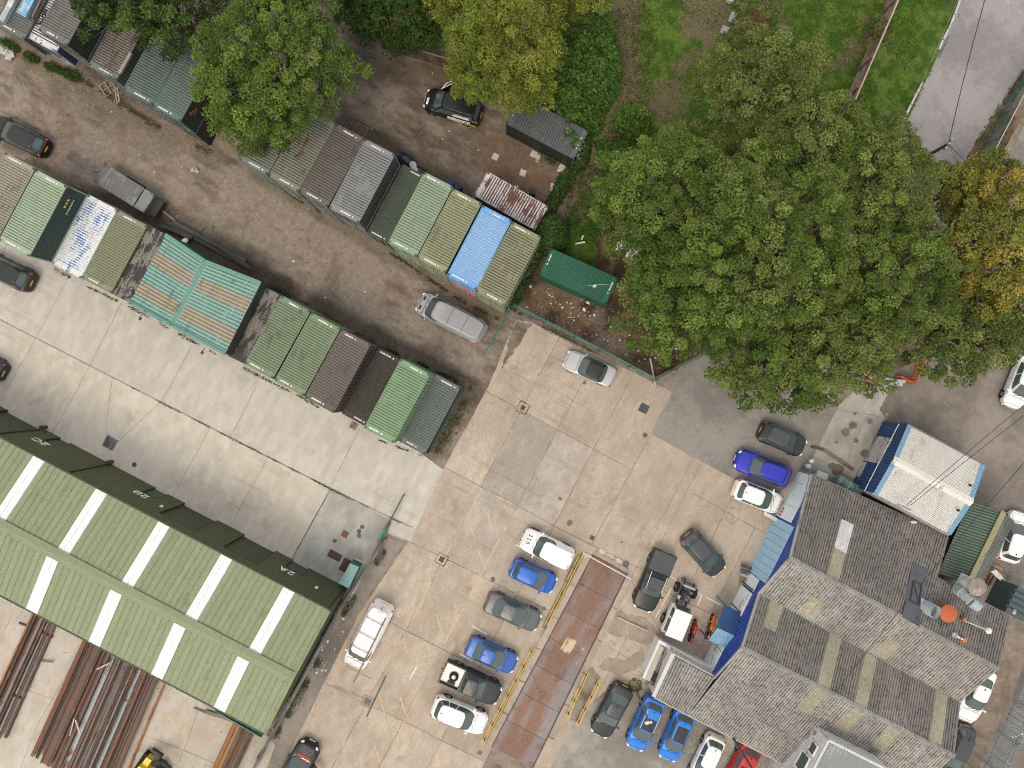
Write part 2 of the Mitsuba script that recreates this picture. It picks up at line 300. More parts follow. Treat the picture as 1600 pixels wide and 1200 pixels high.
ground_sheet('leaf_litter_ground', ragged(poly('795,470 830,490 1022,590 1108,548 1250,520 1330,430 1290,240 1120,200 1000,230 950,230 905,225 880,300 860,390 815,440'), .2, .5, 1), .010, 'leaf_litter', 'dark brown leaf litter under the big trees')
ground_sheet('garden_lawn', ragged(poly('930,-60 1412,-60 1375,30 1318,185 1260,260 1120,240 985,250 940,330 930,420 880,420 900,300 930,230 930,100'), .25, .5, 3), .016, 'lawn', 'patchy garden lawn with bare brown areas', (1., .5))
ground_sheet('verge_lawn', ragged(poly('1405,-40 1512,-40 1470,75 1405,215 1400,260 1330,275 1320,180'), .06, .5, 4), .020, 'lawn', 'bright green grass verge between timber fence and road', (.25, .5))
ground_sheet('road', poly('1508,-60 1640,-60 1640,95 1601,108 1521,232 1488,300 1450,380 1380,380 1402,215 1470,78'), .012, 'road_asphalt', 'grey asphalt road with a pale kerb edge')
ground_sheet('right_verge', ragged(poly('1601,106 1650,95 1552,262 1482,310 1487,296 1520,231'), .12, .4, 5), .022, 'leaf_litter', 'brown overgrown verge along the road')
ground_sheet('footpath', poly('1640,110 1720,100 1615,330 1540,310 1582,232'), .018, 'asphalt', 'grey footpath behind the green mesh fence')
ground_sheet('upper_asphalt', ragged(poly('1040,600 1110,535 1320,560 1312,640 1262,725 1250,760 1205,790 1080,730 1010,690'), .08, .5, 6), .008, 'asphalt', 'smooth dark grey asphalt beside the big tree')
ground_sheet('right_yard_asphalt', ragged(poly('1345,595 1460,555 1760,480 1760,1300 1440,1300 1380,700'), .1, .5, 7), .006, 'brown_asphalt', 'brownish worn asphalt yard around the white roofed building')
ground_sheet('lower_asphalt', ragged(poly('905,1110 955,1080 1010,1078 1260,1200 1330,1300 800,1300 835,1215'), .12, .4, 8), .012, 'gravelly_asphalt', 'pale gravelly asphalt under the row of parked cars')
ground_sheet('car_park_asphalt', poly('1600,1050 1780,1000 1780,1320 1520,1320'), .016, 'brown_asphalt', 'dark brown car park beyond the palisade fence')
ground_sheet('verge_strip', ragged(poly('606,838 632,848 560,960 490,1100 440,1200 395,1240 420,1165 480,1060 540,935'), .18, .4, 9), .008, 'brown_asphalt', 'narrow dark broken tarmac strip along the warehouse fence')
ground_sheet('right_strip', ragged(poly('1562,955 1600,985 1600,1040 1530,1200 1480,1260 1500,1180 1555,1050'), .15, .4, 10), .014, 'dirt', 'brown earth strip between building and palisade fence')

PALE = poly('-140,238 100,408 203,466 383,559 570,661 655,706 692,733 641,846 606,832 612,815 608,812 548,935 400,890 -140,610')
GREYSQ = poly('517,764 608,812 606,832 641,846 632,843 606,835 548,935 454,880')
GREYSQ = poly('517,764 608,812 548,940 452,884')
slabs('pale_concrete_yard', PALE.difference(GREYSQ.buffer(.02)), [('-140,427 0,499 195,599 400,704 517,763 615,811 645,824', .035),
    '112,425 56,530 10,609', '192,470 126,600 80,680', '300,540 269,600 252,627 185,690', '176,590 166,668 170,688 176,735', '400,605 362,680 352,681', '328,670 268,780', '417,718 400,750 356,828',
    '562,670 516,762', '20,352 -20,480', '-40,470 -140,640', ('517,763 450,884', .03)], .045, 'pale_concrete', 'pale concrete yard cast in large bays', seed=1)
slabs('grey_concrete_pad', GREYSQ, ['-10,-10 -5,-5'], .042, 'grey_concrete', 'darker grey concrete pad by the warehouse gate', seed=2)
slabs('gate_threshold', poly('612,818 641,826 632,846 605,834'), ['-10,-10 -5,-5'], .032, 'grey_concrete', 'small grey concrete threshold by the gate', seed=22)
TAN = ragged(poly('806,500 828,502 1050,612 1019,679 1153,752 1208,778 1250,742 1250,800 1180,960 1120,1060 1030,1000 1005,1075 945,1080 900,1120 830,1260 400,1260 440,1200 490,1100 560,960 640,842 690,737 762,606'), .05, .4, 11)
DECK = Polygon(pts('927,868 979,896 831,1200 806,1256 744,1222 769,1172')).buffer(.12)
slabs('tan_concrete_yard', TAN.difference(DECK), ['876,524 835,600 800,667 751,760 697,865 674,909 630,993 510,1215', '910,598 871,671 809,790 797,810 592,1200 560,1260', '982,598 927,702 862,829 800,945 760,1020 655,1225',
    '1040,630 1017,678 925,849', '760,611 822,645 871,671 928,702 990,735', '680,722 751,760 809,790 866,822 925,852 1010,893', '600,828 686,868 750,899 800,925 900,975', '590,962 687,1012 760,1048 830,1085',
    '500,1062 572,1100 634,1128 690,1157 800,1210', ('1083,715 1003,870 985,905', .02), ('1096,722 1016,880 1000,915', .02), '1081,770 1140,803 1190,830 1215,842', '1158,745 1125,815 1085,900', '1180,825 1140,900 1100,985', '1131,799 1138,794 1148,793 1153,799 1156,808 1149,814 1141,819 1134,810 1131,799', '1141,819 1146,806 1137,800', '1160,770 1154,800', '985,905 1040,1000',
    '1000,905 1050,930 1130,968', '950,1010 1010,1045', '895,900 858,975', '935,952 1010,985', '880,1190 985,985', '540,1040 580,1060'], .030, 'tan_concrete', 'tan aggregate concrete car park cast in bays', seed=3, gap=.05)
slabs('forecourt_concrete', ragged(poly('1312,632 1345,598 1392,606 1374,640 1386,660 1337,757 1290,775 1262,742 1268,718'), .06, .4, 12), ['1300,640 1362,648 1385,655', '1340,610 1362,645', '1355,650 1335,690 1305,770', '1268,712 1330,740'], .024, 'grey_concrete', 'stained concrete forecourt in front of the blue wall', seed=4)
slabs('steel_yard_concrete', poly('-140,870 -60,890 420,1150 430,1165 380,1300 -140,1300'), ['-20,1055 90,1095 130,1115', '215,1145 270,1165 330,1190 390,1215', '310,1108 292,1160 270,1215', '130,1010 60,1130 20,1230', '20,960 -40,1080'], .028, 'rusty_concrete', 'rust stained concrete floor of the steel yard', seed=5)

# painted markings on the concrete
def line_mark(name, s, w, col, label, cat_, z=.041, wear=.5, group=None):
    ms = []
    for q in s.split('|'):
        ms.append(prism(LineString(pts(q)).buffer(w / 2, cap_style=2), z - .004, z))
    return tag(put(name, ms, 'paint', col=col, patch=(.36, .30, .235), wear=wear), label, cat_, group)
YEL = (.55, .44, .24); WHT = (.66, .65, .62)
line_mark('road_marking', '751,762 801,787|787,787 798,809 750,899 592,1203|751,762 735,792|732,798 697,866|674,909 633,990|626,1000 600,1050|575,1098 558,1130|540,1160 525,1190|757,785 770,832|735,822 757,887|710,942 716,964|682,959 695,1002|656,976 667,1015 674,1040|630,996 642,1041|610,1037 634,1117|592,1085 614,1155|570,1112 594,1192|549,1152 563,1203', .085,
          YEL, 'faded yellow hatched markings down the middle of the tan concrete', 'road marking', wear=.47)
for s, lab in [('738,978 761,991', 'short white bay line between the grey saloon and the blue saloon'), ('718,1021 737,1032', 'short white bay line between the blue saloon and the black pickup'),
               ('652,1040 640,1061', 'short loose white line on the yellow hatching'), ('806,851 822,860', 'short white bay line between the white pickup and the blue hatchback'),
               ('1047,901 1061,909|1086,924 1096,930 1090,945|1103,933 1126,945|1049,919 1033,948|1031,952 1025,963|1113,938 1120,942', 'white bay lines around the stripped white off-roader')]:
    line_mark('bay_line', s, .11, WHT, lab, 'road marking', wear=.3)
for s in ['1581,1152 1650,1128', '1606,1085 1660,1068']:
    line_mark('bay_line', s, .12, WHT, ('lower' if s[2] == '8' else 'upper') + ' white bay line on the dark car park beyond the palisade fence', 'road marking', z=.030, wear=.2)
# kerb stones along the road
kk = struct('kerb', [bar(P(1514, -40, .03), P(1404, 212, .03), .02, .04)], 'paint', 'pale concrete kerb between verge and road', col=(.38, .37, .36))
for a, b in zip(np.array([(1512, -40), (1500, 0), (1491, 24), (1482, 46), (1473, 63), (1441, 128), (1432, 146), (1423, 164), (1414, 183), (1406, 200)]), np.array([(1501, -2), (1492, 22), (1483, 44), (1474, 61), (1466, 80), (1433, 145), (1424, 163), (1415, 181), (1407, 199), (1402, 212)])):
    if a[0] == 1473: b = np.array([1467, 77])
    put('kerb_stone', [bar(P(*a, .05), P(*b, .05), .16, .14)], 'paint', kk, col=(.44, .44, .45), wear=.3)

# dirt and oil lying on the concrete
def stain(s, label, mat='stain', z=.0385, amp=.1, seed=0):
    g = ragged(poly(s) if ',' in s else Point(*P2(*map(float, s.split()[:2]))).buffer(float(s.split()[2])), amp, .2, seed)
    m = prism(g, z - .004, z); struct('oil_stain' if mat == 'stain' else 'dirt_patch', m, mat, label, uv=np.tile((.5, .5), (len(m[0]), 1)))
def f_stain(p, n, uv):
    return mix(mi.Color3f(.105, .082, .064), mi.Color3f(.215, .178, .142), fbm(p.x * 3, p.y * 3, 2, 3)) * (.8 + .4 * noise(p.x * 16, p.y * 16))
bsdf('stain', rough(proc(f_stain), .7, .3))
bsdf('worn_ground', rough(proc(concrete((.24, .20, .165), (.33, .28, .228), (.12, .098, .08), .6, .3, .9)), .9, .15))
for i, (x, y, r) in enumerate(((890, 817, .24), (875, 779, .17), (972, 847, .10), (913, 598, .14), (770, 905, .2), (735, 1010, .22), (712, 1060, .25), (820, 905, .18), (850, 950, .16), (1068, 905, .2), (1098, 870, .25), (690, 1125, .22))):
    stain(f'{x} {y} {r}', 'dark oil spot on the tan concrete', seed=40 + i)
stain('519,1071 527,1070 573,1091 571,1094 546,1085 522,1076', 'dark wet streak leading to the lower gully', 'worn_ground', seed=60)
for i, (x, y, r) in enumerate(((1334, 664, .34), (1321, 676, .33), (1337, 646, .16), (1337, 688, .2), (1308, 734, .5), (1351, 708, .33), (1351, 722, .2), (1308, 690, .12), (1300, 728, .3))): stain(f'{x} {y} {r}', 'dark spill on the stained forecourt', z=.034, amp=.16, seed=80 + i)
stain('898,872 910,862 904,885 868,960 852,985 846,980 862,948', 'earth washed along the upper guard rail', 'dirt', seed=64); stain('834,1015 846,1000 852,1010 800,1100 768,1160 757,1158 800,1075', 'earth washed along the lower guard rail', 'dirt', seed=65, amp=.14)
stain('945,972 965,953 992,958 1022,975 1038,996 1008,1010 978,1000 950,990', 'broken ground below the covered pickup', 'worn_ground', seed=66, amp=.38); stain('930,1042 950,1030 985,1026 1003,1010 1008,1030 992,1046 962,1054', 'dark earth between the yellow rails and the parapet', 'worn_ground', seed=67, amp=.25)
stain('915,1050 925,1042 938,1058 905,1128 890,1125', 'earth under the short yellow rails', 'dirt', seed=68, amp=.12); stain('805,503 830,504 812,540 795,560 785,575', 'earth and leaves at the top corner of the tan concrete', 'dirt', seed=69, amp=.3)
stain('560,870 580,868 572,900 556,905', 'ochre stain on the grey pad', 'stain', z=.049, seed=70) if 0 else None
# ---------------------------------------------------------------- shipping containers
def one(name, label, cat_, mesh, bsdf_, group=None, **kw): return tag(put(name, mesh, bsdf_, **kw), label, cat_, group)
def scribble(rng, n=9, h=.20):
    """Small white characters, too small to read in the photograph: plain dashes."""
    out, x = [], 0.0
    for i in range(n):
        w = rng.uniform(.07, .13)
        if i != n - 2: out.append((x, w))
        x += w + .03
    return out, x
def container(cn, roof, side, label, zt=2.59, h=2.59, wear=.3, patch=None, roofpatch=None, group=None, marks=(1, 1), fit=None, doors=0, groove=.55):
    """cn: the roof's corners as they show: a, b along one short end, c, d along the other (c behind b)."""
    a, b, c, d = [P(*q, zt) for q in cn]
    m0, m1 = (a + b) / 2, (c + d) / 2
    ex = (b - a + c - d); W = np.linalg.norm(ex) / 2; ey = m1 - m0; L = np.linalg.norm(ey); ey = ey / L
    ex = np.cross(UP, ey) * np.sign(np.dot(np.cross(UP, ey), ex)); ce = (m0 + m1) / 2; z0 = zt - h
    rng = np.random.default_rng(len(labels) + 5)
    def X(x, y, z): return ce * [1, 1, 0] + ex * x + ey * y + UP * z
    t = thing('shipping_container', label, 'shipping container', group)
    kw = dict(col=side, patch=patch, wear=wear); kr = dict(col=roof, patch=roofpatch or patch, wear=wear, groove=groove)
    w, l = W / 2, L / 2; flip = np.dot(np.cross(ex, ey), UP) < 0
    Q = lambda *q: [X(*i) for i in (q if not flip else (q[1], q[0], q[3], q[2]))]
    q = Q((-w + .03, -l + .33, zt - .035), (-w + .03, l - .33, zt - .035), (w - .03, l - .33, zt - .035), (w - .03, -l + .33, zt - .035))
    n = np.cross(q[1] - q[0], q[3] - q[0]); q = q if n[2] > 0 else [q[1], q[0], q[3], q[2]]
    plates = [slab([X(-w + .03, s * (l - .03), zt - .012), X(w - .03, s * (l - .03), zt - .012), X(w - .03, s * (l - .36), zt - .012), X(-w + .03, s * (l - .36), zt - .012)], .02) for s in (-1, 1)]
    put('roof', [corr(q, .205, .034), *plates], 'paint', t, **kr)
    for s in (-1, 1):
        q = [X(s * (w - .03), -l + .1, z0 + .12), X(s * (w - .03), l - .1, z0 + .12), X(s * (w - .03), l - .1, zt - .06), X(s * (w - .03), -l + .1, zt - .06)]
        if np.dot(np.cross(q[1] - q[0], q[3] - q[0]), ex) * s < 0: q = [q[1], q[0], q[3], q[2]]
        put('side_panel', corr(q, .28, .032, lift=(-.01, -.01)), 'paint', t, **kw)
    fr = [bar(X(s * w * .985, -l, z), X(s * w * .985, l, z), .07, .09) for s in (-1, 1) for z in (z0 + .06, zt - .045)]
    fr += [bar(X(-w, s * l * .992, z), X(w, s * l * .992, z), .07, .10) for s in (-1, 1) for z in (z0 + .06, zt - .05)]
    put('frame', fr + [box(X(i * (w - .04), j * (l - .04), (z0 + zt) / 2), (.10, .10, h - .2), math.atan2(ex[1], ex[0])) for i in (-1, 1) for j in (-1, 1)], 'paint', t, **{**kr, 'col': tuple(.82 * x for x in roof)})
    for i in (-1, 1):
        for j in (-1, 1):
            put('corner_casting', [box(X(i * (w - .075), j * (l - .085), zt - .03), (.16, .18, .12), math.atan2(ex[1], ex[0])), box(X(i * (w - .075), j * (l - .085), z0 + .06), (.16, .18, .118), math.atan2(ex[1], ex[0]))], 'paint', t, col=tuple(.55 * x for x in roof), wear=.5)
            put('casting_hole', cyl(X(i * (w - .075), j * (l - .085), zt + .03), .045, .003, 10), 'trim', t)
    for j, isdoor in ((-1, doors == -1), (1, doors == 1)):
        y = j * (l - .05)
        if isdoor:
            for i in (-1, 1):
                dk = put('door', slab([X(i * .01, y, z0 + .12), X(i * (w - .09), y, z0 + .12), X(i * (w - .09), y, zt - .11), X(i * .01, y, zt - .11)], .04), 'paint', t, **kw)
                for xx in (.28, .8): put('locking_bar', tube([X(i * w * xx, y + j * .05, z0 + .1), X(i * w * xx, y + j * .05, zt - .08)], .022, 6), 'paint', dk, col=(.36, .37, .37))
        else:
            q = [X(-w + .08, y, z0 + .12), X(w - .08, y, z0 + .12), X(w - .08, y, zt - .1), X(-w + .08, y, zt - .1)]
            if np.dot(np.cross(q[1] - q[0], q[3] - q[0]), ey) * j < 0: q = [q[1], q[0], q[3], q[2]]
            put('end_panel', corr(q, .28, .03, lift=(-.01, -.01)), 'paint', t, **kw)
        if marks[0 if j < 0 else 1]:
            cs, tot = scribble(rng, int(rng.integers(7, 10))); x0 = rng.uniform(-.35, .25) - tot / 2; s = 1 if not flip else -1
            o = [slab([X(s * (x0 + a_), j * (l - .17), zt + .0), X(s * (x0 + a_ + b_), j * (l - .17), zt), X(s * (x0 + a_ + b_), j * (l - .27), zt), X(s * (x0 + a_), j * (l - .27), zt)], .006) for a_, b_ in cs]
            put('roof_marking', o, 'paint', t, col=(.74, .74, .72), wear=.25)
    return t, X, w, l, z0
def C4(nl, nr, sl):   # far short end left, right; near short end left
    nl, nr, sl = map(np.array, (nl, nr, sl)); return [tuple(sl), tuple(sl + nr - nl), tuple(nr), tuple(nl)]
g1 = (.165, .225, .135); g2 = (.235, .35, .245); g3 = (.205, .235, .15); tan = (.285, .265, .205); dkg = (.016, .046, .038); brn = (.125, .105, .092); gry = (.165, .172, .175); blk = (.030, .036, .038)
leafy = (.085, .058, .040); GRP = 'steel shipping containers set out in rows'
S2 = 5.18
def stack(cn, roof, side, label, lowcol, lowlabel, **kw):
    """A container on top of another: the lower one has the same footprint."""
    r = container(cn, roof, side, label, zt=S2, group=GRP, **kw)
    a, b, c, d = [P(*q, S2) for q in cn]
    k = F / (H - 2.58)
    low = [(800 + q[0] * k, 600 - q[1] * k) for q in (a, b, c, d)]
    if lowlabel: container(low, lowcol, lowcol, lowlabel, zt=2.58, group=GRP, marks=(0, 0), wear=.3, **{x: y for x, y in kw.items() if x == 'doors'})
    return r
# lower row, from the left
stack(C4((9, 238), (55, 263), (-50, 349)), tan, tan, 'tan grey shipping container at the left edge of the picture, upper of its stack', tan, None)
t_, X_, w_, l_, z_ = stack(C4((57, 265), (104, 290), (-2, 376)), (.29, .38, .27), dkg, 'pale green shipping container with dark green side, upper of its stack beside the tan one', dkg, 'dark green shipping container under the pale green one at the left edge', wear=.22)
sg = 1 if np.dot(X_(1, 0, 0) - X_(0, 0, 0), D) > 0 else -1
put('side_emblem', [box(X_(sg * (w_ + .02), l_ - .95 - .28 * i, 4.3), (.02, .17, .22), 0 * i + ANG) for i in range(3)], 'paint', t_, col=(.60, .48, .06), label='three small yellow marks on the dark green side')
put('side_lettering', [box(X_(sg * (w_ + .02), l_ - .8 - .11 * i, 3.75), (.02, .07, .13), ANG) for i in range(12)], 'paint', t_, col=(.6, .6, .58), label='line of small white letters on the dark green side')
container(C4((138, 304), (183, 327), (81, 412)), (.66, .68, .70), (.05, .17, .42), 'white shipping container with worn flaking blue paint and rust streaks', group=GRP, wear=.31, roofpatch=(.055, .17, .42), marks=(1, 1), groove=.24)
container(C4((184, 328), (230, 352), (127, 434)), g3, g3, 'dull olive green shipping container between the flaking blue one and a black felt roof', group=GRP, wear=.22, roofpatch=(.13, .12, .07))
container(C4((441, 462), (485, 486), (382, 568)), g1, g1, 'mid green shipping container with pale scratches, first right of the teal canopy', group=GRP, wear=.3, zt=S2, h=2.59)
container(C4((487, 488), (532, 513), (429, 594)), g1, g1, 'mid green shipping container, second right of the teal canopy, beside the brown roofed one', group=GRP, wear=.25, zt=S2, h=2.59)
container(C4((534, 514), (579, 538), (476, 621)), brn, (.07, .06, .055), 'brown grey shipping container between mid green and dark brown ones in the lower row', group=GRP, wear=.3, zt=S2, h=2.59)
for cn, c_, nm in ((C4((441, 462), (485, 486), (382, 568)), g1, 'lower green shipping container beneath the scratched mid green one'), (C4((487, 488), (532, 513), (429, 594)), g1, 'lower green shipping container beneath the second mid green one'),
                   (C4((534, 514), (579, 538), (476, 621)), (.055, .05, .046), 'dark brown shipping container beneath the brown grey one')):
    q = [P(*i, S2) for i in cn]; container([(800 + i[0] * F / (H - 2.58), 600 - i[1] * F / (H - 2.58)) for i in q], c_, c_, nm, zt=2.58, group=GRP, marks=(0, 0))
container(C4((591, 543), (634, 566), (534, 646)), (.058, .045, .040), (.05, .05, .045), 'dark brown low shipping container between two taller lower row stacks, their shade in its colour', group=GRP, wear=.35, roofpatch=(.03, .042, .036))  # dark roof colour carries the shade of its taller neighbours
stack(C4((627, 560), (672, 585), (569, 668)), (.175, .29, .165), (.15, .25, .145), 'bright green shipping container near the right end of the lower row, upper of its stack', (.14, .23, .13), 'green shipping container beneath the bright green one', wear=.16)
container(C4((679, 585), (720, 604), (623, 690)), (.135, .14, .148), (.035, .045, .043), 'dark slate grey shipping container at the right end of the lower row', group=GRP, wear=.3, roofpatch=(.06, .10, .085))
# middle row, from the left
stack(C4((432, 143), (476, 167), (373, 250)), (.165, .205, .18), (.12, .15, .13), 'grey green shipping container half under a tree at the left end of the middle row', (.10, .16, .11), 'pale green door end of the lower container under the leafy tree', wear=.18, roofpatch=leafy, doors=-1)
stack(C4((479, 167), (525, 192), (419, 275)), (.175, .20, .165), (.14, .16, .13), 'grey green shipping container with brown fallen leaves in its ribs', (.13, .19, .12), 'lower container beneath the leaf strewn grey green one', wear=.30, roofpatch=leafy, doors=-1)
stack(C4((526, 193), (570, 217), (467, 300)), (.118, .112, .104), (.12, .12, .11), 'dark brown shipping container thickly strewn with fallen leaves', (.16, .17, .15), 'grey lower container beneath the leaf covered brown one', wear=.30, roofpatch=(.062, .050, .042), doors=-1)
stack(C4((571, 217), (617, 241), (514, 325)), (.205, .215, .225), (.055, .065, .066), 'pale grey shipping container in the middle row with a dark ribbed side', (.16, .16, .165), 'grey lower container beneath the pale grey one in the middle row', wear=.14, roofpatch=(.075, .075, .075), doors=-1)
container(C4((630, 256), (672, 279), (573, 363)), (.048, .072, .058), (.04, .06, .05), 'dark green low shipping container between two middle row stacks, their shade in its colour', group=GRP, wear=.4, roofpatch=(.07, .085, .07), doors=-1)  # shade from both stacks is painted into its dark green
stack(C4((664, 268), (707, 292), (607, 378)), (.235, .315, .225), (.16, .24, .16), 'pale green shipping container left of the olive one in the middle row', (.20, .28, .20), 'lower pale green container beneath the pale green middle row one', wear=.22, doors=-1)
stack(C4((709, 294), (752, 318), (652, 403)), (.235, .26, .155), (.20, .23, .14), 'olive green shipping container left of the sky blue one', (.21, .27, .19), 'lower green container beneath the olive one in the middle row', wear=.28, doors=-1)
stack(C4((755, 320), (799, 345), (699, 429)), (.135, .335, .66), (.12, .30, .60), 'sky blue shipping container in the middle row', (.55, .22, .22), 'lower container with pale red doors under the sky blue one', wear=.26, roofpatch=(.30, .38, .50), doors=-1)
stack(C4((801, 346), (845, 370), (743, 455)), (.205, .235, .145), (.18, .22, .13), 'olive shipping container overgrown by ivy at the right end of the middle row', (.24, .27, .17), 'lower olive container at the right end of the middle row', wear=.16, roofpatch=leafy, doors=-1)
# upper left row
container(C4((51, -73), (97, -48), (-9, 37)), (.135, .145, .140), (.12, .15, .135), 'grey shipping container carrying a blue plastic tub in the top left corner', zt=2.9, group=GRP, wear=.3, marks=(1, 0), doors=-1)
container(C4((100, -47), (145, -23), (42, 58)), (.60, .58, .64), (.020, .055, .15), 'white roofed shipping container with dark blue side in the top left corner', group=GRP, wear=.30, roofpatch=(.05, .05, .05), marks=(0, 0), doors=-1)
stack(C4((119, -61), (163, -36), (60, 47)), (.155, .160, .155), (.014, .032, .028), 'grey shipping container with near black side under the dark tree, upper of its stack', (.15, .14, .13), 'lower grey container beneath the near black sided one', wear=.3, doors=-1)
container(C4((195, -4), (238, 20), (138, 102)), (.185, .215, .215), (.10, .12, .12), 'grey shipping container covered with rusty brown leaf litter', group=GRP, wear=.36, roofpatch=(.105, .062, .042), doors=-1)
stack(C4((251, 32), (296, 57), (192, 140)), (.105, .150, .142), (.06, .085, .08), 'dark green grey shipping container left of its twin by the leafy tree', (.12, .13, .12), 'lower container beneath the left dark green grey one', wear=.15, roofpatch=(.045, .055, .05), doors=-1)
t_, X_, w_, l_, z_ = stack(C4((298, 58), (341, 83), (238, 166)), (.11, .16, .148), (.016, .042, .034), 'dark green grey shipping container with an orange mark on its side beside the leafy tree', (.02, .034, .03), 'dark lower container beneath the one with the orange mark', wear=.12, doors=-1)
sg = 1 if np.dot(X_(1, 0, 0) - X_(0, 0, 0), D) > 0 else -1
put('side_emblem', [box(X_(sg * (w_ + .02), -l_ + 1.0 + .25 * i, 4.55 - .16 * i), (.02, .2, .34 - .1 * i), ANG) for i in range(3)] + [box(X_(sg * (w_ + .02), -l_ + 1.3, 4.05), (.02, .5, .1), ANG)], 'paint', t_, col=(.45, .12, .04), label='orange emblem on the dark side')
# containers standing across the rows
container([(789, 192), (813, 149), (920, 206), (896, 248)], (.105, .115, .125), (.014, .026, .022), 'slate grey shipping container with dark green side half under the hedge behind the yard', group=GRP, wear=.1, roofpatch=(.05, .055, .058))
container([(741, 304), (762, 269), (857, 322), (835, 360)], (.52, .51, .54), (.11, .14, .12), 'pale shipping container with deeply rusted roof behind the middle row', group=GRP, wear=.34, roofpatch=(.115, .055, .040), marks=(0, 0))
tk = container([(841, 428), (863, 389), (967, 436), (945, 474)], (.014, .135, .082), (.012, .10, .062), 'bright emerald green shipping container standing alone on leaf litter', group=GRP, wear=.15)
put('side_sign', [slab([P(916, 471, 1.8), P(921, 473, 1.8), P(921, 476, 1.25), P(916, 474, 1.25)], .02)], 'paint', tk[0], col=(.7, .7, .68), label='small white sign on the green side')

# low black felt roofs beside the teal canopy
def felt(name, q, z, label):
    c = [P(*i, z) for i in q]
    t = thing(name, label, 'shed')
    put('roof', slab(c, .08), 'paint', t, col=(.035, .035, .037), patch=(.20, .185, .17), wear=.48)
    for a, b in zip(c, c[1:] + c[:1]): put('wall', [bar(a * [1, 1, .5] - [0, 0, .08], b * [1, 1, .5] - [0, 0, .08], .06, z - .16)], 'paint', t, col=(.06, .06, .06))
    return t
felt('felt_roof_shed', [(174, 459), (204, 473), (263, 368), (231, 352)], 2.3, 'narrow shed with dusty black felt roof and junk on it left of the teal canopy')
felt('felt_roof_shed', [(355, 555), (383, 569), (441, 463), (410, 446)], 2.1, 'narrow shed with dark streaked felt roof right of the teal canopy')
one('broom', 'long handled broom lying on the black felt roof', 'broom', [tube([P(203, 425, 2.36), P(193, 444, 2.36)], .02, 6), box(P(192, 447, 2.37), (.35, .1, .06), 1.0)], 'paint', col=(.30, .24, .19))
one('rubbish_bag', 'black bag and scraps at the lower end of the black felt roof', 'rubbish bag', [ball(P(200, 459, 2.5), (.42, .33, .24), .5), ball(P(203, 452, 2.42), (.25, .2, .14), .1)], 'gloss', smooth=True, col=(.05, .055, .06), wear=.5, patch=(.3, .3, .3))
one('pipe', 'bent rusty pipe among scraps on the black felt roof', 'pipe', tube([P(197, 452, 2.38), P(200, 440, 2.38), P(206, 432, 2.38)], .03, 6), 'paint', col=(.16, .08, .05))
# teal and brown canopy
def canopy():
    t = thing('canopy_building', 'open sided building with teal ribbed roof and four brown translucent bands', 'building')
    z, zr = 3.5, 4.1
    nl, nr, sr, sl = P(260, 367, z), P(408, 442, z), P(352, 553, z), P(203, 473, z)
    rn, rs = P(321, 408, zr), P(268, 508, zr)
    for q, lab in (([nl, sl, rs, rn], 0), ([sr, nr, rn, rs], 1)):
        n = 21
        tone = [(0, 0)] * n
        for i in range(n):
            f = (i + .5) / n if not lab else 1 - (i + .5) / n
            band = .24 < f < .43 or .66 < f < .85
            put('roof_sheet', corr(q, .1, .055, TRAP, u0=i / n, u1=(i + 1.06) / n, count=1, lift=(.004 * (i % 2), 0)), 'paint', t, col=(.315, .290, .238) if band else (.205, .355, .318), patch=(.20, .155, .10) if band else (.085, .19, .17), wear=.22 if band else .18)
    rc = np.cross(rs - rn, UP); rc /= np.linalg.norm(rc)
    put('ridge_cap', [slab([rn + rc * .3 - UP * .02, rs + rc * .3 - UP * .02, rs + UP * .11, rn + UP * .11], .02), slab([rn + UP * .11, rs + UP * .11, rs - rc * .3 - UP * .02, rn - rc * .3 - UP * .02], .02)], 'paint', t, col=(.13, .27, .23))
    for a, m, b in ((nl, rn, nr), (sl, rs, sr)):
        put('fascia', [bar(a + UP * .02, m + UP * .06, .22, .30), bar(m + UP * .06, b + UP * .02, .22, .30)], 'paint', t, col=(.11, .27, .22))
        for p_, q_ in ((a, m), (m, b)): put('gable_wall', [hexa(np.array([p_ * [1, 1, 0], q_ * [1, 1, 0], q_ * [1, 1, 0] + E * .04, p_ * [1, 1, 0] + E * .04]), np.array([p_ - UP * .15, q_ - UP * .15, q_ - UP * .15 + E * .04, p_ - UP * .15 + E * .04]))], 'paint', t, col=(.05, .09, .08))
    for a, b in ((nl, sl), (nr, sr)): put('side_wall', [bar(a * [1, 1, .48], b * [1, 1, .48], .05, 3.3)], 'paint', t, col=(.045, .06, .055))
    for a in ((219, 498), (316, 551)):
        p_ = P(*a, 3.2); u = thing('floodlight', 'small floodlight on an arm at the south edge of the teal canopy, ' + ('left one' if a[0] < 300 else 'right one'), 'floodlight')
        put('arm', tube([p_ + E * .5, p_ + UP * .15], .025, 6), 'paint', u, col=(.05, .05, .05)); put('lamp', box(p_, (.16, .22, .14), ANG), 'paint', u, col=(.06, .06, .06))
    one('paper_scrap', 'white scrap lying by the upper edge of the teal canopy', 'paper', ball(P(289, 376, .3), (.3, .22, .12), .4), 'paint', smooth=True, col=(.7, .7, .68))
canopy()
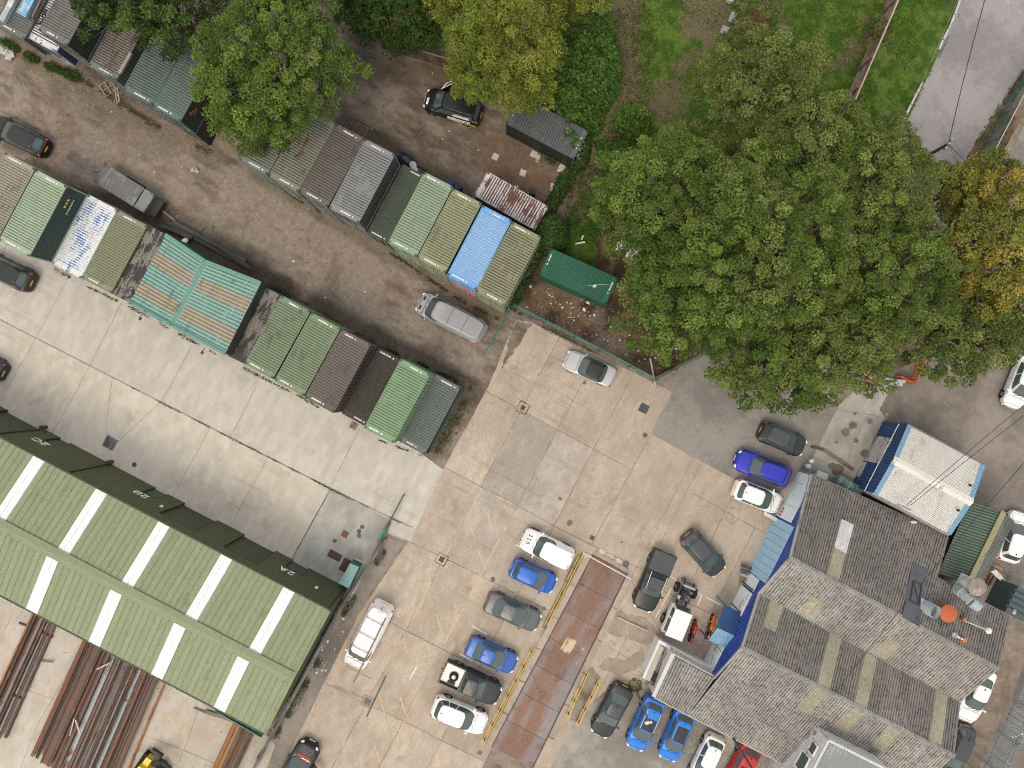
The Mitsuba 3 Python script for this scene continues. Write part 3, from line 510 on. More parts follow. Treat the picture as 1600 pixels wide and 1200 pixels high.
# ---------------------------------------------------------------- green warehouse (lower left)
def warehouse():
    t = thing('warehouse', 'long green metal warehouse with white rooflight strips', 'building')
    ze, zr = 5.9, 6.9
    en, es, k = P(515, 957, ze), P(412, 1144, ze), P(457, 1062, zr)
    w = P(0, 687, ze) - en; w[2] = 0; w /= np.linalg.norm(w)       # along the building to the north-west
    out = np.array([w[1], -w[0], 0]); out = out if np.dot(out, E) > 0 else -out
    half = np.dot(en - es, out) / 2; mid = (en + es) / 2; Lb = 47.0
    def X(s, o, z): return mid * [1, 1, 0] + w * s + out * o + UP * z
    bay, n = 5.13, 11
    pw = bay / n
    npan = int(Lb / pw)
    green = [(.225, .258, .160), (.235, .268, .170), (.216, .250, .152)]
    s_off = np.dot(P(450, 929, ze) - mid, w) - pw          # first rooflight strip, north slope
    s_off2 = np.dot(P(348, 1107, ze) - mid, w) - pw
    rng = np.random.default_rng(3)
    for side, off in ((1, s_off), (-1, s_off2)):
        for i in range(npan):
            s0 = i * pw; ph = ((s0 + pw / 2 - off) / bay) % 1.0
            white = ph < 2 / n
            c = [X(s0, side * (half + .12), ze), X(s0 + pw, side * (half + .12), ze), X(s0 + pw, side * .12, zr), X(s0, side * .12, zr)]
            if side > 0: c = [c[1], c[0], c[3], c[2]]
            put('rooflight_panel' if white else 'roof_panel', corr(c, .1, .045, SEAM, count=1, lift=(rng.uniform(0, .006), 0)), 'paint', t, col=(.82, .82, .83) if white else green[i % 3], patch=(.52, .52, .54) if white else (.17, .215, .11), wear=.08 if white else .25)
    put('ridge_cap', [slab([X(-.05, .42, zr - .0), X(Lb, .42, zr - .0), X(Lb, 0, zr + .10), X(-.05, 0, zr + .10)], .03), slab([X(-.05, 0, zr + .10), X(Lb, 0, zr + .10), X(Lb, -.42, zr), X(-.05, -.42, zr)], .03)], 'paint', t, col=(.21, .255, .15), wear=.2)
    for sd in (1, -1): put('gutter', [bar(X(0, sd * (half + .14), ze - .06), X(Lb, sd * (half + .14), ze - .06), .10, .10)], 'paint', t, col=(.05, .065, .035))
    put('verge_trim', [bar(X(-.05, half + .1, ze + .03), X(-.05, 0, zr + .03), .16, .10), bar(X(-.05, 0, zr + .03), X(-.05, -half - .1, ze + .03), .16, .10)], 'paint', t, col=(.20, .26, .13))
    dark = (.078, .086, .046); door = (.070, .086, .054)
    # wall openings on the yard side: (s from, s to, height, kind)
    def s_of(x, y): return float(np.dot(P(x, y, 0) - mid * [1, 1, 0], w))
    ops = []
    for a, b, hgt, kind in (((480, 897), (452, 885), 2.1, 'door'), ((429, 868), (378, 843), 4.3, 'roller_door'), ((340, 817), (286, 792), 4.3, 'roller_door'), ((262, 777), (241, 766), 2.1, 'door'), ((112, 695), (94, 686), 2.1, 'door'), ((73, 672), (12, 643), 4.3, 'roller_door'), ((-60, 600), (-120, 570), 4.3, 'roller_door')):
        ops.append((s_of(*a), s_of(*b), hgt, kind))
    ops.sort()
    o = half
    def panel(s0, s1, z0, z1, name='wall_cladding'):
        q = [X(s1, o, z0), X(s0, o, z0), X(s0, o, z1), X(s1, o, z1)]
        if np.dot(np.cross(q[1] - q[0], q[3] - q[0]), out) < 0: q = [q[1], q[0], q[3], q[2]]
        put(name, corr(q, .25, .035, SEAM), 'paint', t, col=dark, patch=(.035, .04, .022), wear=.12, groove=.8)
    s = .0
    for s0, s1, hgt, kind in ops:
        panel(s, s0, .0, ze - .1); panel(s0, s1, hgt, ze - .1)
        rec = .10 if kind == 'door' else .17
        q = [X(s0, o - rec, .02), X(s1, o - rec, .02), X(s1, o - rec, hgt), X(s0, o - rec, hgt)]
        d = put(kind, [hexa(np.array([X(s0, o - rec - .05, .02), X(s1, o - rec - .05, .02), X(s1, o - rec, .02), X(s0, o - rec, .02)]), np.array([X(s0, o - rec - .05, hgt), X(s1, o - rec - .05, hgt), X(s1, o - rec, hgt), X(s0, o - rec, hgt)]))], 'paint', t, col=door if kind != 'door' else (.065, .09, .075), wear=.2)
        if kind == 'roller_door':
            for zz in np.arange(.3, hgt, .45): put('slat', [bar(X(s0, o - rec + .01, zz), X(s1, o - rec + .01, zz), .02, .05)], 'paint', d, col=(.032, .04, .025))
        put('door_frame', [bar(X(a, o - rec / 2 + .02, 0), X(a, o - rec / 2 + .021, hgt), .06, rec + .06) for a in (s0, s1)] + [bar(X(s0, o - rec / 2 + .02, hgt), X(s1, o - rec / 2 + .02, hgt), rec + .06, .08)], 'paint', t, col=(.035, .042, .022))
        s = s1
    panel(s, Lb, 0, ze - .1)
    # end wall with the gable, far wall
    for (o0, o1) in ((-half, 0), (0, half)):
        z_ = [ze - .12, zr - .12] if o0 < 0 else [zr - .12, ze - .12]
        q = [X(0, o0, 0), X(0, o1, 0), X(0, o1, z_[1]), X(0, o0, z_[0])]
        if np.dot(np.cross(q[1] - q[0], q[3] - q[0]), w) > 0: q = [q[1], q[0], q[3], q[2]]
        put('end_wall', corr(q, .46, .03), 'paint', t, col=(.06, .07, .04), wear=.3)
    put('rear_wall', [bar(X(9.5, -half, (ze - .1) / 2), X(Lb, -half, (ze - .1) / 2), .08, ze - .12)], 'paint', t, col=dark)
    for i in range(0, 3): put('column', [bar(X(.1 + 4.6 * i, -half + .1, 0), X(.1 + 4.6 * i, -half + .101, ze - .15), .2, .2)], 'paint', t, col=(.05, .1, .08))
    put('eave_mesh', [bar(P(338, 1108, 5.2), P(410, 1150, 5.2), .05, .55)], 'paint', t, col=(.06, .26, .20), label='strip of teal mesh hanging at the end of the yard side eave')
    for px in ((541, 921), (175, 727), (73, 671)):
        s0 = s_of(*px)
        put('downpipe', tube([X(s0 + .1, o + .08, ze - .1), X(s0 + .1, o + .10, .1)], .055, 8), 'paint', t, col=(.025, .03, .02))
        put('bollard', cyl(X(s0 + .1, o + .25, 0), .16, .7, 12), 'paint', t, col=(.05, .05, .045))
    # the unit numbers painted above the small doors: the tops of the letters point to the eave
    for txt, (s0, s1, hgt, kind) in zip(('2A', '2B', '2C'), [q for q in ops if q[3] == 'door']):
        m = meshkit.text_mesh(txt, .72, .012, bold=True); v = np.array(m.vertices); v[:, 0] -= v[:, 0].mean()
        sc = (s0 + s1) / 2 + .35
        V = np.array([X(sc + a, o + .045 + c, hgt + .35 + b) for a, b, c in v])       # reading direction: towards the north-west for someone facing the wall
        fc = np.array(m.faces)
        put('unit_number', (V, fc if np.linalg.det(np.array([w, UP, out])) > 0 else fc[:, ::-1]), 'paint', t, col=(.75, .75, .72), wear=.3, label=f'white unit number {txt} on the wall above its small door')
    for s0 in (s_of(262, 777) - 1.0, 1.9): put('wall_lamp', cyl(X(s0, o + .06, 3.0), .12, .18, 12), 'paint', t, col=(.75, .75, .70))
    return X, half
WX, WHALF = warehouse()

# ---------------------------------------------------------------- grey works building (right)
ASB_LIT = [((.32, .308, .29), (.12, .115, .107)), ((.345, .33, .31), (.135, .128, .12)), ((.29, .28, .265), (.108, .104, .098))]
ASB_SHADED = [((0.201, 0.194, 0.182), (0.076, 0.072, 0.068)), ((0.220, 0.209, 0.198), (0.085, 0.081, 0.076)), ((0.186, 0.181, 0.172), (0.070, 0.067, 0.065))]  # same sheets as above, shade of the north-east slopes put into their colour
SKYL = np.array([(1331, 820), (1326, 858), (1277, 954), (1385, 1010), (1204, 965), (1310, 1010), (1306, 1037), (1363, 1040), (1359, 1067), (1471, 1095), (1466, 1122), (1266, 1115), (1322, 1140), (1375, 1166), (1157, 1060)])
def slope(t, q, sw, sl, tones, rng, nv=None):
    """A roof slope of ribbed cement sheets laid in overlapping courses; q = lower left, lower right, upper right, upper left as one looks up the slope."""
    n = np.cross(q[1] - q[0], q[3] - q[0])
    if n[2] < 0: q = [q[1], q[0], q[3], q[2]]
    nu = max(1, round(np.linalg.norm((q[1] + q[2] - q[0] - q[3]) / 2) / sw)); nv = nv or max(1, round(np.linalg.norm(q[3] - q[0]) / sl))
    cells = [(i, j) for j in range(nv) for i in range(nu)]
    cc = np.array([bil(q, (i + .5) / nu, (j + .5) / nv) for i, j in cells]); k = F / (H - cc[:, 2]); px = np.stack([800 + cc[:, 0] * k, 600 - cc[:, 1] * k], -1)
    lit = {}
    ci = np.array([i for i, j in cells]); last = None
    for n_, p_ in enumerate(SKYL):
        d = np.linalg.norm(px - p_, axis=1); pair = n_ in (1, 6, 8, 10)
        if pair and last is None: continue
        if pair: d = np.where((ci == ci[last]) & (np.arange(len(ci)) != last), d, 1e9)
        m_ = int(d.argmin()); last = None
        if d[m_] < (45 if pair else 22): lit[m_] = n_; last = m_
    for m_, (i, j) in enumerate(cells):
        if lit.get(m_) == 0: col, name, wear = ((.56, .56, .58), (.42, .42, .43)), 'rooflight_sheet', .0
        elif m_ in lit: col, name, wear = ((.315, .295, .225), (.20, .185, .135)), 'rooflight_sheet', .0
        else: col, name, wear = tones[rng.integers(3)], 'roof_sheet', rng.uniform(.0, .15)
        put(name, corr(q, .155, .055, SINE, i / nu, (i + 1.02) / nu, j / nv, min(1.0, (j + 1.05) / nv), lift=(.014 + rng.uniform(0, .006), rng.uniform(0, .004)), count=max(3, round(np.linalg.norm(q[1] - q[0]) / nu / .212))), 'asbestos', t, col=col[0], patch=col[1], wear=wear, groove=.85 if name == 'roof_sheet' else .45)
def wall(t, a, b, col, z0=0.0, th=.12, name='wall', bs='paint', **kw):
    a, b = np.asarray(a, float), np.asarray(b, float); s = np.cross(b - a, UP); s[2] = 0; s = s / np.linalg.norm(s) * th
    f = np.array([1, 1, 0]); z = UP * z0
    return put(name, hexa(np.array([a * f + z, b * f + z, b * f + s + z, a * f + s + z]), np.array([a, b, b + s, a + s])), bs, t, col=col, **kw)
def onroof(x, y, up=0.):
    """The point of the upper dark slope that shows at this spot."""
    a, b, c = SL1; n = np.cross(b - a, c - a); e = np.array([0, 0, H]); d = P(x, y) - e
    return e + d * np.dot(a - e, n) / np.dot(d, n) + UP * up
def works():
    t = thing('works_building', 'large grey works building with double ribbed cement roof and blue gable', 'building')
    rng = np.random.default_rng(11)
    global SL1
    A1, A1e = P(1268, 742, 2.6), P(1482, 838, 2.6); R1, R1e = P(1235, 872, 5.4), P(1560, 1045, 5.4); Rm = R1 + (R1e - R1) * .633
    V1, V1e = P(1187, 927, 3.5), P(1500, 1097, 3.5); R2, R2e = P(1160, 1012, 4.9), P(1490, 1181, 4.9)
    to_px = lambda c: np.array([800 + c[0] * F / (H - c[2]), 600 - c[1] * F / (H - c[2])])
    B0 = min((A1e + (Rm - A1e) * u for u in np.linspace(0, 1, 200)), key=lambda c: np.linalg.norm(to_px(c) - (1465, 904))); B1 = B0 + (R1e - Rm) + (0, 0, -.05)
    W0, W1, W2 = P(1053, 1025, 3.3), P(1117, 1060, 3.3), P(1024, 1090, 2.2)
    lv = (W1 - R2) * [1, 1, 0]; lv /= np.linalg.norm(lv); nv_ = np.array([92, -188]) / 209.
    E4 = min((W1 + lv * u - UP * .33 * u for u in np.linspace(.5, 6, 300)), key=lambda c: abs(np.dot(to_px(c) - (1012, 1085), nv_))); E4[2] = 2.2; E4e = E4 + (R2e - R2) * 1.0; E4e[2] = 2.2
    SL1 = (A1, A1e, Rm)
    slope(t, [A1, A1e, Rm, R1], 1.05, 2.2, ASB_SHADED, rng); slope(t, [B0, B1, R1e, Rm], 1.05, 2.2, ASB_SHADED, rng)
    slope(t, [V1e, V1, R1, R1e], 1.05, 2.2, ASB_LIT, rng); slope(t, [V1, V1e, R2e, R2], 1.05, 2.2, ASB_SHADED, rng)
    slope(t, [E4e, E4, R2, R2e], 1.05, 2.2, ASB_LIT, rng); slope(t, [E4, W2, W0, W1], 1.05, 2.0, ASB_LIT, rng)
    for a, b in ((R1, R1e), (R2, R2e)):
        m = max(2, int(np.linalg.norm(b - a) / 1.2)); s = np.cross(b - a, UP); s /= np.linalg.norm(s)
        for i in range(m):
            p_, q_ = a + (b - a) * i / m, a + (b - a) * (i + 1.03) / m; z = UP * (.10 + .012 * (i % 2)); lo = UP * .02
            put('ridge_tile', [slab([p_ + s * .19 + lo, q_ + s * .19 + lo, q_ + z, p_ + z], .02), slab([p_ + z, q_ + z, q_ - s * .19 + lo, p_ - s * .19 + lo], .02)], 'asbestos', t, col=(.24, .23, .215), patch=(.12, .115, .11), wear=.3)
    put('valley_gutter', [bar(V1 + UP * .03, V1e + UP * .03, .26, .05)], 'paint', t, col=(.16, .155, .15), wear=.5)
    navy = (.030, .065, .34); cream = (.52, .51, .48)
    # the north-west gable wall: navy ribbed cladding above, pale panels below
    wd = (P(1102, 1030) - P(1249, 735)); wd /= np.linalg.norm(wd); nw = np.cross(wd, UP); nw = nw if np.dot(nw, -D) > 0 else -nw; wb = P(1249, 735)
    sal = lambda c: float(np.dot((c - wb) * [1, 1, 0], wd)); Wp = lambda s_, z, k_=0.: wb + wd * s_ + UP * z + nw * k_
    prof = [(sal(c), c[2]) for c in (A1, R1, V1, R2, W1)]
    for (s0, z0), (s1, z1) in zip(prof, prof[1:]):
        put('gable_cladding', corr([Wp(s0, 0), Wp(s1, 0), Wp(s1, z1 - .05), Wp(s0, z0 - .05)] if np.dot(np.cross(wd, UP), nw) > 0 else [Wp(s1, 0), Wp(s0, 0), Wp(s0, z0 - .05), Wp(s1, z1 - .05)], .24, .05, lift=(-.03, -.03)), 'paint', t, col=navy, patch=(.10, .16, .45), wear=.12, groove=.5)
    for a, b in ((A1, R1), (R1, V1), (V1, R2), (R2, W1)): put('verge_trim', [bar(a + UP * .05 + nw * .08, b + UP * .05 + nw * .08, .14, .14)], 'paint', t, col=(.30, .30, .32))
    top_at = lambda s_: float(np.interp(s_, *zip(*prof))) - .12
    def wall_panel(nm, y0, y1, zt, col, th=.07, z0=0.0, **kw):
        s0, s1 = [(y - 735) / 295 * np.linalg.norm(P(1102, 1030) - P(1249, 735)) for y in (y0, y1)]
        za, zb = min(zt, top_at(s0)), min(zt, top_at(s1))
        return put(nm, hexa(np.array([Wp(s0, z0, .02), Wp(s1, z0, .02), Wp(s1, z0, .02 + th), Wp(s0, z0, .02 + th)]), np.array([Wp(s0, za, .02), Wp(s1, zb, .02), Wp(s1, zb, .02 + th), Wp(s0, za, .02 + th)])), 'paint', t, col=col, **kw)
    mint = (.74, .83, .85)
    for y0, y1, zt in ((737, 752, 3.1), (752.4, 785, 3.1), (785.4, 806, 3.0)): wall_panel('pale_wall_panel', y0, y1, zt, mint, wear=.25, patch=(.68, .72, .72))
    for i in range(8): wall_panel('light_blue_panel', 809 + i * 10.4, 809 + (i + .96) * 10.4, 3.8, (.36, .58, .76), .07 + .012 * (i % 2), wear=.15, patch=(.35, .5, .6))
    wall_panel('white_wall_panel', 893, 911, 2.5, (.74, .80, .83)); wall_panel('sign_panel', 914, 948, 2.45, (.78, .83, .86), label='white wall panel with small faded lettering')
    wall_panel('white_wall_panel', 949, 1002, 2.3, (.70, .76, .80)); wall_panel('white_wall_panel', 1003, 1032, 2.3, (.74, .80, .83))
    for i in range(4): wall_panel('sign_letter', 928 + 3.2 * i, 930 + 3.2 * i, 1.75, (.35, .33, .36), .085, z0=1.45)
    for i in range(3): wall_panel('wall_letter', 801 - 4.5 * i, 803.5 - 4.5 * i, .95, (.55, .08, .10), .085, z0=.6)
    put('downpipe', tube([Wp(10.1, .1, .14), Wp(10.1, 2.6, .14)], .05, 8), 'paint', t, col=(.05, .05, .055))
    put('wall_ledge', [box(P(1205, 808, .5), (1.3, .3, .16), ANG)], 'paint', t, col=(.62, .66, .68))
    wall(t, W1 - UP * .1, W0 - UP * .1, cream); wall(t, W0 - UP * .1, W2 - UP * .1, cream); wall(t, W2 - UP * .1, E4 - UP * .1, cream); wall(t, E4 - UP * .1, E4e - UP * .1, cream)
    wall(t, A1e - UP * .1, A1 - UP * .1, (.24, .23, .22)); wall(t, B0 - UP * .1, A1e - UP * .1, (.26, .25, .24)); wall(t, B1 - UP * .1, B0 - UP * .1, (.24, .23, .22)); wall(t, R1e - UP * .1, B1 - UP * .1, (.24, .23, .22)); wall(t, V1e - UP * .1, R1e - UP * .1, (.3, .29, .28)); wall(t, R2e - UP * .1, V1e - UP * .1, (.3, .29, .28))
    # slate plate with duct openings and the extract ducts standing on the roof
    q = [onroof(*c_) for c_ in ((1424, 879), (1445, 888), (1435, 978), (1408, 963))]
    pl = put('roof_plate', slab([x + UP * .16 for x in q], .06), 'paint', t, col=(.085, .095, .115), wear=.2, label='slate blue metal plate on the roof')
    fr = [bil(q, u, v) + UP * .21 for u, v in ((.25, .30), (.80, .30), (.80, .66), (.25, .66))]
    put('hatch_frame', [bar(a, b, .07, .06) for a, b in zip(fr, fr[1:] + fr[:1])] + [bar(fr[0], fr[2], .04, .05)], 'paint', pl, col=(.035, .04, .05))
    # parapet and gutter of the lower wing
    put('parapet', [bar(P(1005, 1059, 1.6), P(1030, 1002, 1.6), .16, .3), bar(P(1028, 1001, 1.6), P(1113, 1045, 1.6), .26, .3)], 'paint', t, col=(.70, .70, .71), wear=.12)
    for a, b in (((1005, 1059), (1030, 1002)), ((1030, 1002), (1113, 1045))): wall(t, P(*a, 1.5), P(*b, 1.5), (.62, .62, .62), th=.08)
    put('flat_roof', [slab([P(1006, 1060, 1.5), P(1015, 1065, 1.5), P(1038, 1012, 1.5), P(1030, 1006, 1.5)], .1)], 'paint', t, col=(.50, .47, .41), wear=.12)
    put('lead_gutter', [slab([P(1012, 1067, 1.42), P(1028, 1076, 1.42), P(1053, 1021, 1.42), P(1037, 1010, 1.42)], .05), slab([P(1037, 1006, 1.40), P(1037, 1016, 1.40), P(1112, 1060, 1.40), P(1114, 1050, 1.40)], .05)], 'paint', t, col=(.028, .028, .030), wear=.4, patch=(.22, .22, .22))
    put('coping', [bar(P(1052, 1021, 3.4), P(1021, 1088, 2.35), .30, .14)], 'paint', t, col=(.52, .52, .52), wear=.2)
    put('vent_pipe', [cyl(P(1046, 1013, 2.4) * [1, 1, 0] + UP * 1.4, .06, 1.0, 10), cyl(P(1054, 1016, 2.4) * [1, 1, 0] + UP * 1.4, .06, 1.0, 10)], 'paint', t, col=(.75, .75, .76))
    return t, R1, R1e
WK, R1, R1e = works()

def office():
    t = thing('office_dormer', 'white flat roofed office block with windows rising from the grey roof', 'building')
    a, b, c, d = P(1294, 1156, 5.6), P(1385, 1202, 5.6), P(1330, 1300, 5.6), P(1239, 1260, 5.6)
    put('flat_roof', slab([a, b, c, d], .12), 'paint', t, col=(.215, .235, .235), patch=(.30, .31, .30), wear=.3)
    put('parapet_trim', [bar(x, y, .18, .22) for x, y in ((a, b), (b, c), (d, a))], 'paint', t, col=(.52, .52, .56))
    o = .04
    wall(t, a - UP * .1, d - UP * .1, (.62, .62, .61)); wall(t, b - UP * .1, a - UP * .1, (.50, .50, .52)); wall(t, c - UP * .1, b - UP * .1, (.6, .6, .6))
    s = (d - a) / np.linalg.norm(d - a); nn = np.cross(s, UP); nn = nn if np.dot(nn, -D) > 0 else -nn
    for s0, s1, z0, z1 in ((.9, 1.7, 4.25, 5.15), (2.0, 3.3, 3.7, 5.0), (3.7, 4.9, 3.5, 5.0)):
        X = lambda u, z, k_: a * [1, 1, 0] + s * u + UP * z + nn * k_
        fr = put('window', [bar(X(u, z0, .16), X(u + .001, z1, .16), .1, .1) for u in (s0, s1)] + [bar(X(s0 - .05, z, .16), X(s1 + .05, z, .16), .1, .1) for z in (z0, z1)], 'paint', t, col=(.78, .78, .79))
        put('pane', hexa(np.array([X(s0, z0, .13), X(s1, z0, .13), X(s1, z0, .15), X(s0, z0, .15)]), np.array([X(s0, z1, .13), X(s1, z1, .13), X(s1, z1, .15), X(s0, z1, .15)])), 'car_glass', fr)
office()

# ducts, fans and tank: things that stand on or beside the roof
def ducts():
    t = thing('extract_duct', 'grey cowl duct on a base plate next to the orange fan cap', 'duct')
    b = onroof(1446, 948)
    put('base_plate', slab([onroof(1437, 932, .2), onroof(1468, 952, .2), onroof(1461, 966, .2), onroof(1436, 950, .2)], .06), 'paint', t, col=(.33, .37, .41))
    put('cowl', [lathe([(.50, 0), (.50, .9), (.44, .9), (.44, .2), (0, .2)], b, (.28, -.15, .9), 22)], 'paint', t, col=(.36, .41, .45), smooth=True, wear=.1)
    put('cowl_throat', [lathe([(.43, 0), (0, .001)], b + np.array([.28, -.15, .9]) * .62, (.28, -.15, .9), 20)], 'paint', t, col=(.10, .11, .12))
    one('fan_cap', 'round rusty orange fan cap on the grey roof', 'roof fan', [cyl(onroof(1473, 954), .40, .75, 20), lathe([(.66, 0), (.66, .06), (.35, .17), (0, .22)], onroof(1473, 954, .65), UP, 26)], 'paint', col=(.42, .105, .035), patch=(.27, .07, .03), wear=.3)
    t = thing('exhaust_duct', 'galvanised segmented exhaust duct with a brown fan cap beside the green roof', 'duct')
    put('base_plate', slab([P(1503, 895, 4.5), P(1522, 904, 4.5), P(1510, 934, 4.5), P(1489, 921, 4.5)], .08), 'paint', t, col=(.42, .43, .45))
    g = (.36, .40, .42)
    a = [P(1500, 921, 5.0), P(1504, 925, 5.5), P(1511, 932, 5.9), P(1518, 941, 6.3), P(1531, 950, 6.5)]
    for p_, q_, r_ in zip(a, a[1:], (.44, .42, .36, .36)): put('duct_segment', [tube([p_, q_], r_, 18, True), tube([p_, p_ + (q_ - p_) * .12], r_ + .05, 18, True)], 'paint', t, col=g, wear=.2)
    put('outlet', [tube([P(1530, 949.5, 6.51), P(1531.6, 950.6, 6.53)], .30, 16)], 'paint', t, col=(.10, .11, .13))
    put('side_duct', [tube([P(1506, 908, 5.2), P(1521, 915, 6.0)], .42, 18)], 'paint', t, col=(.42, .45, .47), smooth=True)
    put('fan_cap', [cyl(P(1526, 917, 5.8), .4, .5, 18), lathe([(.66, 0), (.66, .07), (.2, .22), (.12, .3), (0, .3)], P(1526, 917, 6.3), UP, 26)], 'paint', t, col=(.24, .19, .165), patch=(.33, .28, .26), wear=.3)
    t = thing('oil_tank', 'dark slate green ribbed plastic oil tank with a round filler cap', 'tank')
    ax = (P(1559, 947, .0) - P(1577, 912, .0)); L = np.linalg.norm(ax); ax /= L; sd = np.cross(UP, ax); c = P(1566, 931, 0)
    body = [(hexa(np.array([c + ax * u0 + sd * -1.05, c + ax * u1 + sd * -1.05, c + ax * u1 + sd * 1.05, c + ax * u0 + sd * 1.05]), np.array([c + ax * u0 + sd * -.80 + UP * hh, c + ax * u1 + sd * -.80 + UP * hh, c + ax * u1 + sd * .80 + UP * hh, c + ax * u0 + sd * .80 + UP * hh]))) for u0, u1, hh in [(-1.15 + .46 * i, -1.15 + .46 * i + (.30 if i < 4 else .46), 2.08) for i in range(5)] + [(-1.15, 1.15, 1.86)]]
    put('body', body, 'gloss', t, col=(.055, .088, .097), wear=.1, patch=(.09, .12, .12))
    put('filler_cap', [cyl(c + ax * .85 - sd * .15 + UP * 2.0, .24, .06, 18), cyl(c + ax * .85 - sd * .15 + UP * 2.06, .13, .05, 14)], 'paint', t, col=(.42, .46, .47))
    t = thing('vent_pipe', 'thin white vent pipe with rusty foot on the grey roof', 'vent pipe')
    put('pipe', [tube([onroof(1503, 968, .3), onroof(1536, 981, .6)], .03, 6), ball(onroof(1536, 981, .6), (.24, .24, .2))], 'paint', t, col=(.66, .66, .64)); put('cap', cyl(onroof(1503, 966), .16, .35, 10), 'paint', t, col=(.33, .13, .06))
    t = thing('vent_pipe', 'short white vent pipe with orange cap lying toward the ridge on the grey roof', 'vent pipe')
    put('pipe', [tube([onroof(1489, 991, .3), onroof(1501, 997, .3)], .07, 8), ball(onroof(1488, 990, .3), (.2, .2, .2))], 'paint', t, col=(.55, .58, .62)); put('cap', cyl(onroof(1503, 998), .18, .35, 10), 'paint', t, col=(.5, .13, .06))
    one('roof_vent', 'small white oval vent on the dark slope next to the white roof', 'vent', ball(onroof(1426, 815, .15), (.26, .12, .12), -.1), 'paint', smooth=True, col=(.62, .63, .66))
    rub = thing('scrap_pile', 'pile of rusty scrap and offcuts next to the oil tank', 'scrap')
    put('rusty_frame', [bar(P(1541, 912, .3), P(1548, 896, .9), .12, .12), bar(P(1545, 914, .3), P(1553, 900, .9), .12, .12), bar(P(1541, 908, .5), P(1551, 905, .6), .1, .1)], 'paint', rub, col=(.15, .045, .025))
    put('plank', [bar(P(1551, 888, .4), P(1572, 902, .2), .18, .06), bar(P(1553, 884, .5), P(1566, 890, .4), .14, .05)], 'paint', rub, col=(.33, .19, .08))
    put('white_board', [slab([P(1548, 893, .6), P(1556, 890, .6), P(1572, 907, .4), P(1566, 910, .4)], .05)], 'paint', rub, col=(.6, .6, .62))
ducts()

